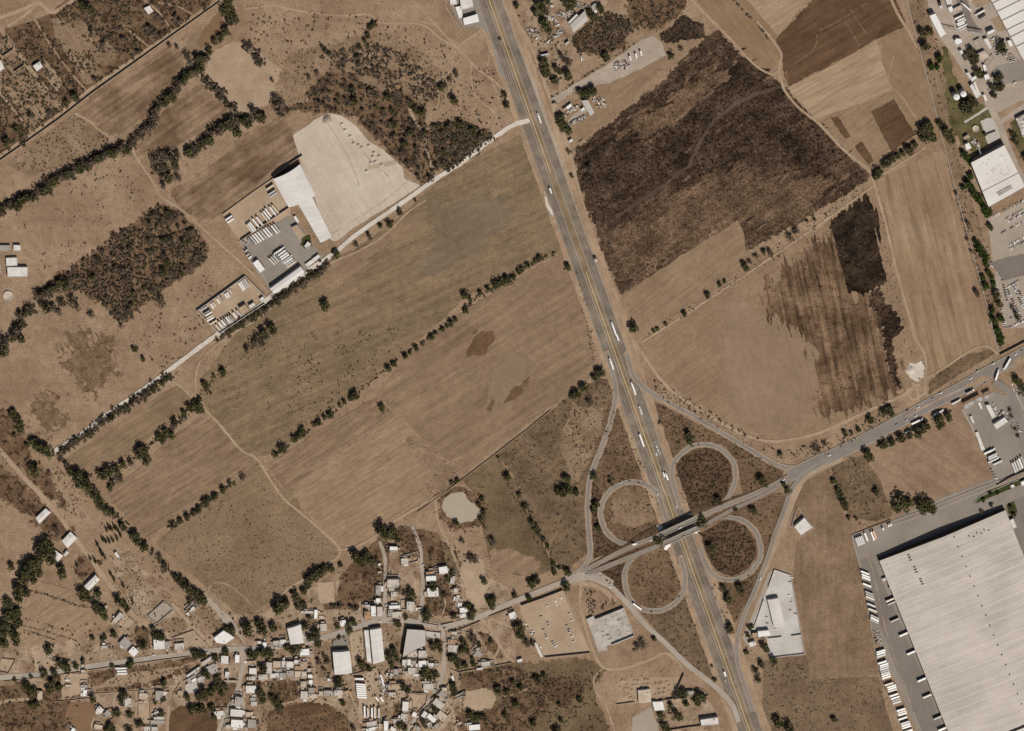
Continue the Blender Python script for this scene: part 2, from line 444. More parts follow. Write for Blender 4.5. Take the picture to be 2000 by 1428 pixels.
AREAS = '''
field|scrubby building plots behind the straight ditch at upper left|1|2|scrub|0,60 60,42 100,25 150,-20 440,-20 330,68 272,110 173,180 112,228 -20,322 -20,60
field|cleared light plots at the far upper left|2|3|scrub light|-20,100 0,75 20,75 60,140 110,208 60,255 20,190 -20,190
field|cleared clearing round the white hut at upper left|3|3|track|78,112 92,118 122,160 112,178 96,160
field|pale strip between the scrub plots|3|2|scrub light|100,35 120,35 200,140 180,165 165,165 108,70
field|pale strip running down to the ditch|3|2|scrub light|128,45 160,40 235,105 205,130 190,125
field|brown ploughed field south of the straight ditch|1|7|furrow brown|150,218 178,182 330,88 352,100 362,125 348,160 328,182 292,212 242,262 218,268 186,240
field|dotted pasture beside the straight ditch|1|3|scrub light|10,318 60,280 145,222 182,245 214,272 200,292 150,320 60,345
field|brown ploughed field east of the tree belt|1|7|furrow brown|272,282 330,210 385,165 420,190 446,218 440,232 400,262 345,288 300,298 266,318 262,300
field|light grazing field by the stock pond|1|3|path|412,105 452,80 500,92 560,150 545,200 475,222 440,185 402,140
field|brown field northwest of the arched hall|1|7|furrow brown|335,378 400,330 480,262 560,228 575,262 580,300 520,342 420,424 390,436 350,402
field|brown dotted pasture at the top|1|9|scrub light|560,100 640,90 720,60 800,90 880,160 860,210 700,170 640,160 600,190 540,200 545,150
field|thicket floor north of the gravel pad|1|9|wood floor|560,215 600,190 640,140 690,150 720,182 800,188 835,245 862,300 852,352 822,360 790,322 742,282 700,232 655,222 610,222
field|thicket floor beside the white gravel road|1|9|wood floor|838,240 900,235 955,255 968,270 872,338 855,320 846,280
field|thicket floor west of the truck yards|1|9|wood floor|72,572 110,540 200,475 310,398 352,412 398,470 408,505 372,530 330,556 262,610 236,640 196,590 150,568
field|dark patch of dead grass at left|2|24|dead grass|135,650 160,640 200,660 232,680 225,720 205,745 180,770 160,745 140,720 128,680
field|dark patch of dead grass above the white road end|2|24|dead grass|70,790 92,765 112,780 125,812 100,850 75,845 62,820
bare_yard|pale graded gravel pad beside the arched hall|4|1.5|bare pad|572,264 612,236 640,222 668,226 700,250 720,275 748,292 786,326 790,348 822,362 760,402 700,440 652,474 640,460 612,380 598,348 588,318
field|green-brown pasture below the white gravel road|1|2.8|green pasture|1020,258 1052,340 1085,438 1112,478 1090,496 1000,540 910,582 800,682 690,772 540,882 488,898 400,792 392,740 470,640 560,578 640,522 760,442 862,350
field|greyish stretch of the green pasture|2|26|purple pasture|840,380 880,400 960,380 1010,420 960,470 900,520 860,540 820,520 850,470
field|bare brown strip along the foot track|2|16|brown pasture|640,520 700,492 760,462 800,430 830,420 840,450 760,480 700,530 640,575 610,560
field|brown pasture west of the highway|1|2.8|brown pasture|1112,488 1140,580 1166,720 1150,740 1075,792 985,862 905,926 838,870 790,820 735,772 790,700 905,608 1000,550
field|dark bare scar in the brown pasture|2|6|dark patch|930,648 962,644 966,662 948,690 915,700 905,690
field|grey washed-out ground in the brown pasture|2|6|grey patch|985,690 1030,690 1050,720 1000,780 960,820 945,800 955,760 960,730
field|dark wet streak in the brown pasture|3|6|dark patch|1034,738 1030,752 1008,776 984,784 998,760
field|narrow dark streak in the brown pasture|3|6|dark patch|950,800 962,770 966,778 958,808
field|greenish ploughed strip beside the white gravel road|1|2.8|furrow olive|345,752 384,782 372,800 300,850 232,898 155,912 128,894 200,850
field|tan ploughed field west of the earth track|1|2.8|furrow mid|402,806 440,848 486,894 484,912 440,945 350,1000 292,1056 262,1030 208,968 280,905 340,850
field|tan field of two ploughings in the middle|1|2.8|furrow tan|735,775 770,800 852,905 880,945 850,968 775,1012 690,1066 665,1072 620,1015 560,972 522,908 630,838
field|slightly browner upper half of the middle field|2|2.8|furrow mid|735,775 772,812 640,900 560,962 522,908 630,838
field|tufted dark corner of the middle field|3|9|scrub light|800,860 830,870 880,900 902,928 868,952 840,960 832,925
field|olive dotted pasture above the village|1|2.8|dotted olive|500,908 542,948 600,1012 662,1078 640,1104 540,1168 472,1212 440,1180 395,1140 305,1062 340,1030
field|greenish wedge of the dotted pasture|2|20|furrow olive|500,920 545,950 580,990 520,990 440,985 400,1000
field|green meadow north of the village|1|2|olive scrub|902,936 968,888 1012,948 1040,1020 1082,1108 1042,1130 960,1112 944,1040 926,965
field|brown lower corner of the green meadow|2|6|brown pasture|952,1070 1000,1070 1060,1100 1040,1128 962,1112
field|grey-brown waste between meadow and slip road|1|3|grey scrub|968,884 1075,802 1120,770 1175,738 1202,748 1202,782 1188,832 1160,900 1146,960 1146,1080 1112,1116 1085,1100 1040,1010 1012,945
field|pale dotted bank beside the slip road|2|9|scrub light|1120,790 1180,800 1172,840 1150,900 1130,950 1105,930 1095,860
field|scrub triangle between slip road and highway|1|2|loop scrub|1208,790 1250,890 1290,990 1230,940 1190,960 1165,990 1158,930 1180,870
field|dry scrub inside the northwest loop|1|2|loop scrub|1178,1000 1190,965 1215,948 1245,948 1275,962 1288,990 1300,1030 1270,1050 1240,1058 1205,1050 1185,1030
field|bare ground in the middle of the northwest loop|2|6|weedy field|1195,975 1220,955 1255,960 1275,985 1275,1015 1235,1035 1200,1020
field|dark scrub inside the northeast loop|1|2|loop scrub dark|1320,905 1340,880 1372,872 1405,880 1428,905 1430,940 1415,972 1370,1002 1350,1008 1330,985 1320,950
field|scrub between northeast loop and slip road|1|2|loop scrub|1275,782 1340,815 1440,868 1530,915 1528,936 1450,970 1440,900 1415,870 1372,860 1335,872 1312,900 1290,850
field|dry scrub inside the southwest loop|1|2|loop scrub|1226,1120 1240,1092 1275,1076 1315,1072 1328,1110 1330,1150 1310,1178 1275,1188 1245,1178 1230,1160
field|dark scrub inside the southeast loop|1|2|loop scrub dark|1368,1040 1395,1020 1425,1014 1455,1026 1476,1055 1478,1085 1460,1112 1430,1126 1400,1116 1380,1090
field|scrub between southeast loop and the east road|1|2|loop scrub|1375,1025 1500,962 1540,965 1500,1082 1470,1150 1440,1210 1415,1240 1385,1150 1380,1120 1430,1140 1490,1090 1470,1025 1420,1006
field|dark scrub beside the southwest loop|1|2|loop scrub dark|1160,1120 1225,1092 1216,1130 1222,1165 1245,1195 1200,1150
field|grey scrub wedge between frontage road and highway|1|2|grey scrub|1250,1195 1300,1195 1345,1150 1370,1200 1420,1345 1370,1315 1300,1250
field|scrub left of the northwest loop|1|2|loop scrub dark|1156,940 1178,965 1168,1010 1180,1045 1215,1068 1160,1092 1156,1030
field|big burnt field east of the highway|2|5|burnt|1120,290 1160,262 1200,236 1290,162 1350,95 1402,58 1440,100 1500,146 1532,172 1600,245 1700,342 1690,356 1540,446 1400,520 1212,572 1180,500 1152,420 1130,350
field|blackest upper part of the burnt field|3|26|burnt dark|1130,300 1200,245 1290,180 1400,80 1500,150 1530,200 1450,230 1390,270 1340,320 1250,370 1200,400 1150,400
field|blackened middle of the burnt field|3|26|burnt dark|1400,250 1530,200 1650,310 1600,340 1500,300 1400,330 1340,350 1370,290
field|brown unburnt lower part of the burnt field|3|24|burnt brown|1200,450 1300,390 1400,340 1530,350 1640,350 1560,430 1440,436 1330,500 1222,562 1190,500
field|brown scorched streak in the burnt field|4|24|burnt brown|1200,260 1320,180 1400,110 1420,150 1330,230 1270,280
field|burnt black scrub patch beside the gravel yard|3|4|burnt dark|1288,68 1335,28 1372,50 1378,72 1300,88
field|tan stubble field under the burnt field|3|2.5|tan stubble|1214,576 1330,500 1440,430 1452,452 1456,490 1500,502 1390,572 1262,656 1240,650 1228,612
field|large field of tan and grey soil beside the curving track|1|2|tan stubble|1262,668 1380,590 1500,512 1622,432 1690,378 1712,390 1730,480 1760,580 1790,680 1800,740 1700,792 1600,840 1540,856 1500,850 1420,820 1330,765 1280,720
field|smooth greyish soil in the large field|2|12|smooth soil|1398,600 1440,590 1500,625 1545,650 1592,690 1600,740 1600,800 1560,835 1512,850 1430,815 1412,770 1410,690
field|brown streaked crop residue of the large field|3|22|streaked|1485,575 1530,520 1600,460 1640,450 1660,580 1705,580 1740,680 1770,760 1700,790 1620,815 1588,800 1600,760 1585,680 1540,640 1500,620
field|black burnt rectangle beside the farm track|4|9|burnt black|1622,432 1690,380 1712,420 1722,500 1732,552 1700,568 1656,572 1640,510
field|burnt tail of the black rectangle|4|9|burnt dark|1690,568 1715,560 1740,600 1758,640 1740,660 1752,720 1760,760 1742,740 1720,640
field|pale quarry spoil at the track bend|5|5|white gravel|1772,712 1800,704 1806,735 1792,745 1775,735
field|long tan strip field along the boundary wall|2|2|strip field|1712,352 1760,330 1840,290 1866,405 1920,580 1944,675 1905,692 1815,732 1795,670 1760,560 1735,470
field|grey scrub verge north of the east road|2|2|grey scrub|1815,745 1850,715 1890,692 1935,682 1945,690 1860,740 1812,772
field|tan ploughed field at the top edge|1|2|north furrow|1345,-20 1475,-20 1500,40 1525,75 1530,120 1500,140 1440,95 1400,50
field|pale ploughed field at the top edge|1|2|light furrow|1440,-20 1590,-20 1560,20 1522,72
field|dark brown field below the pale ploughing|2|3|dark furrow|1525,100 1512,78 1560,30 1600,-20 1742,-20 1772,52 1722,72 1640,118 1542,166 1530,140
field|pale striped field below the dark brown field|2|2|light furrow|1538,172 1640,120 1712,76 1722,122 1745,172 1700,195 1620,238 1592,232
field|tan ground between striped field and boundary wall|2|2|north furrow|1726,72 1772,58 1796,110 1826,220 1836,252 1792,268 1745,180 1722,120
field|tan plots north of the tree row|2|2|tan stubble|1592,234 1745,180 1792,266 1740,298 1705,326 1690,326
field|dark square plot|3|2|dark furrow|1700,218 1746,194 1788,262 1742,298
field|small dark strip plot|3|2|dark furrow|1622,230 1636,226 1662,266 1650,272
field|lower dark strip plot|3|2|dark furrow|1668,286 1684,276 1708,316 1696,322
field|weedy strip between boundary wall and factories|1|4|weedy field|1772,0 1800,0 1830,80 1860,160 1862,250 1880,330 1910,430 1940,560 1960,660 1955,690 1930,620 1900,520 1868,400 1840,270 1800,110
lawn|mown lawn round the white silos|3|5|lawn|1838,95 1852,90 1862,140 1900,215 1920,200 1935,225 1945,262 1932,282 1900,300 1862,262 1848,200
field|junkyard ground beside the highway|2|3|village dirt|1012,-20 1180,-20 1200,40 1130,90 1100,160 1080,190 1062,160 1040,90
field|brown brush below the grey shed|3|9|scrub|1120,70 1150,45 1185,25 1225,30 1240,60 1215,90 1180,112 1140,110 1115,85
field|brown brush at the top|3|9|scrub|1228,-20 1345,-20 1340,20 1290,55 1240,60 1225,20
field|weedy bank south of the gravel yard|3|4|tan stubble|1112,200 1180,160 1235,135 1300,105 1310,110 1200,230 1120,285 1108,270
bare_yard|grey gravel yard with three white boxes|4|2|grey gravel|1076,192 1120,165 1180,130 1250,80 1275,70 1295,85 1300,108 1250,136 1190,162 1130,172 1090,200
bare_yard|dark earth floor of the scrapyard|4|2|grey gravel|1100,245 1125,220 1140,205 1150,215 1110,248
field|reddish bare field beside the east road|2|3|reddish field|1700,895 1720,885 1880,802 1900,830 1945,936 1800,990 1745,1002 1722,950
field|grey weedy strip beside the reddish field|2|3|grey scrub|1622,915 1660,892 1690,890 1722,950 1742,1005 1700,1020 1660,1010
field|tan meadow by the triangular house|2|3|weedy field|1535,1000 1560,950 1620,915 1650,1005 1600,1050 1585,1020
field|brown weedy field west of the big warehouse|2|2|weedy field|1555,1060 1640,1005 1668,1015 1682,1080 1700,1200 1718,1318 1582,1326 1572,1240 1548,1140
field|grey dotted field at the bottom|2|2|grey dotted|1490,1290 1575,1280 1584,1326 1716,1322 1735,1400 1750,1450 1490,1450
field|brush at the bottom centre|1|6|olive scrub|880,1305 1010,1295 1150,1285 1180,1310 1160,1345 1200,1450 880,1450
field|dense brown brush right of the village|2|9|scrub|905,1312 1000,1300 1050,1330 1090,1330 1060,1400 1000,1450 960,1450 920,1400 970,1390 990,1370 960,1345 910,1350
field|dark grey brush at the bottom centre|2|9|loop scrub dark|1060,1330 1110,1320 1150,1345 1140,1365 1100,1375 1065,1370
field|village ground|1|4|village dirt|-20,1240 200,1225 330,1180 420,1200 500,1200 640,1130 740,1075 860,1060 900,1100 1000,1150 1010,1290 900,1320 900,1450 -20,1450
field|overgrown plot west of the lane|2|3|scrub|740,1050 760,1060 760,1160 735,1180 660,1170 665,1120
field|light square yard below the hedge|3|1.5|yard dirt|622,1138 652,1135 654,1178 626,1178 618,1150
field|overgrown plot by the north lane|2|4|scrub|775,1025 850,1040 890,1080 905,1100 880,1130 880,1200 830,1205 828,1090 780,1080
field|overgrown plot in the village|2|4|scrub|500,1330 580,1330 582,1375 555,1372 500,1375
field|terraced brush below the village|2|4|tank rows|552,1380 600,1370 640,1375 680,1400 690,1450 500,1450 505,1400
field|overgrown yard between the white sheds|2|9|scrub light|750,1222 785,1215 785,1300 758,1290
field|brown garden plot at the lower left|3|3|dark furrow|330,1395 350,1378 420,1385 425,1400 420,1440 325,1440
field|brown brush at the far lower left|2|9|scrub|-20,1350 40,1330 80,1345 130,1370 160,1372 130,1400 145,1440 -20,1450
field|bare brown playing field at lower left|3|2|mud water|136,1372 180,1370 190,1385 178,1410 175,1440 140,1440 126,1400
field|brown grassy wedge below the main street|3|9|scrub|172,1312 240,1305 330,1290 395,1280 350,1320 270,1345 175,1352
field|light scuffed track across the grassy wedge|4|4|track|178,1345 230,1315 320,1306 390,1290 330,1318 250,1340
field|ploughed farm plot at lower left|2|2.8|furrow tan|60,1132 140,1150 152,1180 180,1182 212,1220 205,1240 150,1248 90,1262 42,1255 45,1190
field|bare dotted ground right of the earth road|2|5|village dirt|215,1090 250,1080 330,1160 300,1175 310,1215 262,1200 235,1150
field|pale earth beside the village shop street|3|4|yard dirt|60,1270 110,1275 105,1312 70,1316
field|green strip garden|3|3|olive scrub|862,1060 900,1100 885,1140 905,1180 870,1120
bare_yard|pale earth yard north of the main street|3|4|yard dirt|905,1090 940,1085 950,1130 948,1180 930,1192 912,1160 900,1120
pond|milky tan farm pond|4|2.5|pond water|866,972 884,963 906,960 915,978 928,985 942,998 936,1008 922,1018 900,1021 872,1008 862,990
field|dark reedy bank round the farm pond|3|9|scrub|856,962 905,950 950,990 945,1030 880,1035 850,1000
pond|brown stock pond at upper left|3|2|mud water|394,62 428,22 442,50 410,86 392,94 384,84
field|grey mud beside the stock pond|2|6|grey patch|356,90 392,60 396,100 380,130 362,112
bare_yard|tan earth truck yard by the arched hall|4|1|yard dirt|434,414 520,350 532,348 568,410 568,422 472,474 440,430
asphalt_yard|grey paved truck yard|4|.8|asphalt yard|468,472 564,422 580,430 612,480 632,500 530,570 500,530
bare_yard|earth floor of the walled trailer yard|4|.8|yard dirt|384,604 476,542 514,576 516,584 428,646
lawn|small lawn beside the tan office roof|5|1.5|green lawn|590,462 606,458 610,480 596,486 586,478
bare_yard|dirt sales lot with scattered vehicles|4|1.2|yard dirt|1016,1182 1098,1152 1152,1272 1064,1282 1042,1240 1018,1200
concrete_yard|bright concrete compound east of the highway|4|.6|pale concrete|1512,1112 1544,1123 1571,1276 1503,1283 1497,1243 1478,1231 1466,1229 1474,1206 1500,1147
asphalt_yard|grey forecourt left of the concrete compound|3|.8|lot paving|1450,1246 1470,1200 1500,1120 1514,1110 1500,1150 1484,1210 1460,1260
asphalt_yard|loading yard of the big warehouse|3|.8|asphalt yard|1662,1046 1740,1016 1772,1000 1900,948 2030,905 2030,970 1965,990 1718,1094 1860,1450 1800,1450 1700,1220 1680,1110
asphalt_yard|dark centre lane of the loading yard|4|2|dark asphalt|1680,1094 1704,1088 1742,1180 1790,1290 1840,1420 1850,1450 1810,1450 1760,1330 1712,1200
asphalt_yard|fuel station forecourt|3|1|asphalt yard|1878,796 1940,764 1960,772 2020,740 2030,905 1946,936 1920,880
asphalt_yard|paved area east of the big warehouse|4|1|dark asphalt|1962,985 2030,955 2030,1180 1998,1090
lawn|dark lawn strip north of the big warehouse|5|1|green lawn|1902,984 1912,972 1972,944 2030,918 2030,930 1985,950 1920,978
lawn|lawn corner beside the big warehouse|5|1|green lawn|1966,985 1980,978 1987,1000 1980,1008 1968,1002
lawn|thin lawn below the truck park|5|1|lawn|1912,962 1946,944 2030,908 2030,916 1940,958
asphalt_yard|car park south of the white factory|3|1|lot paving|1930,428 2030,380 2030,560 1945,540 1935,480
asphalt_yard|staff car park inside the boundary wall|4|1|lot paving|1942,540 2030,500 2030,640 1965,642 1955,600
asphalt_yard|darker paving across the car park|5|2|dark asphalt|1934,512 1978,500 2030,490 2030,530 1960,548
asphalt_yard|factory yard paving at the top right|2|2|grey gravel|1808,-20 1950,-20 2030,100 2030,190 1950,220 1900,170 1862,110 1820,50
asphalt_yard|grey loading lane of the top right factory|3|2|dark asphalt|1860,-20 1885,-20 1900,40 1915,62 1890,62 1876,30
bare_yard|brown earth patch beside the factory roof|4|2|track|1930,-20 1945,0 1908,15 1895,0
bare_yard|brown plot behind the factory roof|4|2|track|1934,38 1950,30 1966,58 1950,62
asphalt_yard|grey apron south of the sawtooth factory|3|1|asphalt yard|1942,130 1995,115 2030,130 2030,150 1950,168
concrete_yard|pale slab beside the factory road|4|1.5|concrete|1915,238 1928,230 1942,232 1955,268 1930,282 1922,260
concrete_yard|grey parking slab by the factory trees|4|1.5|lot paving|1940,190 1976,170 1990,195 1955,212
field|bare island in the factory road|4|2|track|1955,215 2000,195 2000,205 1975,224 1956,222
lawn|lawn right of the factory road|4|2|lawn|1972,240 1984,232 2010,290 2010,320 1985,290
field|pale floor of the round arena|4|3|yard dirt|905,1350 940,1346 962,1348 968,1365 962,1380 930,1392 905,1385
bare_yard|plain pale yard at the bottom|3|1.5|lot paving|1235,1402 1250,1392 1272,1382 1292,1440 1234,1440
bare_yard|freshly ridged soil plot|3|2|path|1203,1338 1228,1324 1316,1322 1332,1318 1318,1360 1274,1364 1248,1374 1206,1374
bare_yard|earth yard behind the roadside trees|2|3|village dirt|1272,1372 1300,1362 1370,1350 1400,1392 1412,1440 1290,1440
field|overgrown strip above the shop street|2|4|scrub|630,1174 702,1174 702,1188 632,1193
field|garden ground left of the square white warehouse|3|4|scrub light|612,1262 646,1256 650,1318 622,1320
field|garden ground right of the grey warehouse|3|4|scrub light|833,1250 862,1250 860,1290 835,1292
field|orchard ground left of the bare mounds|3|5|scrub light|888,1245 930,1250 962,1298 922,1306 890,1302
field|brown mound beside the sandy path|3|4|scrub|930,1232 956,1234 976,1268 986,1285 970,1288 948,1262
field|weedy ground behind the long barn at left|3|5|scrub|140,1108 156,1086 200,1095 190,1116 160,1132
field|weedy plot round the dark trees above the main street|3|4|scrub|262,1216 290,1232 296,1268 272,1266 262,1246
field|weedy triangle below the earth road fork|3|4|scrub light|378,1196 396,1182 440,1225 426,1242 406,1238
field|weedy plot under the roofless lot|3|4|scrub light|312,1218 350,1202 366,1228 336,1240
field|dark garden ground at the lower left|3|5|scrub|96,1302 170,1312 172,1358 92,1366
field|dark garden ground south of the crossroads|3|5|scrub|396,1346 440,1330 462,1340 455,1374 425,1384 398,1372
field|garden ground east of the straight lane|3|5|scrub light|480,1348 524,1334 524,1432 482,1432
field|brush at the foot of the southern lanes|3|5|scrub|884,1398 915,1386 962,1402 962,1440 890,1440
field|dark garden strip beside the lane wedge|3|5|scrub|764,1372 786,1372 784,1402 766,1402
field|weedy verge round the left earth road barns|3|6|scrub|60,1020 110,1000 140,1035 115,1060 95,1050
field|weedy ground between path and earth road at left|2|7|scrub|-20,790 20,800 60,880 100,930 140,1010 110,985 50,925 -20,860
field|weedy ground left of the earth road|2|7|scrub|-20,890 40,940 120,1020 100,1040 60,1010 -20,960
bare_yard|pale floor of the roofless lot beside the earth road|4|1|lot paving|289,1203 320,1175 336,1190 306,1215
bare_yard|pale floor of the triangular tan lot|4|1|yard dirt|362,1265 338,1246 377,1232 407,1263
bare_yard|pale floor of the tan compound at the far left|4|1|yard dirt|4,1287 28,1289 16,1312 -5,1308
bare_yard|pale floor of the long tan lot by the alley|4|1|yard dirt|271,1356 271,1415 291,1414 292,1369
bare_yard|pale court of the ruined compound|4|1.5|yard dirt|236,1188 250,1205 262,1215 245,1228 228,1216 216,1206
bare_yard|pale earth in front of the left farm plots|4|3|yard dirt|118,1318 170,1316 172,1356 122,1362
bare_yard|pale earth by the shared house block|4|3|yard dirt|500,1288 600,1280 604,1292 510,1300
bare_yard|pale earth round the houses by the grey warehouse|4|3|yard dirt|786,1298 862,1296 862,1330 786,1326
bare_yard|pale earth round the wedge houses|4|3|yard dirt|824,1400 852,1360 872,1362 884,1400 860,1428 828,1428
bare_yard|grey paved strip by the shop row|4|1.5|lot paving|706,1205 780,1200 782,1211 706,1218
bare_yard|grey slab beside the green grocery of trees|4|1|concrete|573,1244 608,1234 612,1256 576,1266
bare_yard|paved plot above the small white warehouse|3|1|asphalt yard|648,1245 678,1236 682,1262 650,1266
bare_yard|tan earth yard between two white warehouses|3|2|yard dirt|682,1238 708,1228 712,1290 690,1300
bare_yard|tan truck yard in the village|4|1.5|yard dirt|704,1318 735,1308 745,1330 750,1370 732,1395 700,1395
concrete_yard|walled concrete floor beside the grey warehouse|3|1|concrete|830,1232 862,1236 862,1246 832,1244
bare_yard|walled tan lot beside the lane|3|1|yard dirt|799,1356 834,1358 832,1370 815,1390 799,1388
concrete_yard|concrete yard of the lane house|3|1.5|concrete|362,1335 384,1330 385,1350 362,1356
bare_yard|broad grey end of the earth road|3|3|grey gravel|396,1150 410,1165 440,1196 470,1232 476,1256 462,1240 430,1205 400,1172
field|tan verge between highway and burnt field|2|3|verge|1000,20 1030,80 1060,180 1092,250 1112,300 1128,360 1150,430 1176,500 1212,590 1240,672 1256,730 1240,735 1200,640 1150,510 1100,380 1050,230 1010,110
field|gravel crossing in the middle of the highway|7|1.5|concrete|1082,340 1092,336 1140,478 1141,490 1132,484 1100,400
'''
for row in sorted(AREAS.strip().split('\n'), key=lambda r: float(r.split('|')[2])):
    n, lab, lay, ro, mk, pp = row.split('|')
    pl = pts(pp)
    big = max(p[0] for p in pl)-min(p[0] for p in pl) > 150
    sheet(n, MATS[mk], 2+2*float(lay), poly=pl, rough=float(ro), rs=14 if big else 8, step=(4 if big else 2.5) if float(ro) < 4 else 2, label=lab, an={'smooth soil': -75, 'burnt black': -78, 'streaked': -78, 'furrow brown': 34, 'burnt dark': 33, 'burnt brown': 36, 'dark furrow': 30, 'purple pasture': 32, 'dark patch': 40, 'grey patch': 40, 'brown pasture': 32}.get(mk) if float(ro) > 4 else None)
sheet('burnt_track', MATS['ash track'], 12, line=pts('1530,168 1480,182 1440,200 1395,235 1365,280 1345,325 1300,360 1250,392 1205,422'), width=6.5, rough=2.6, step=2, label='grey ash track winding across the burnt field')

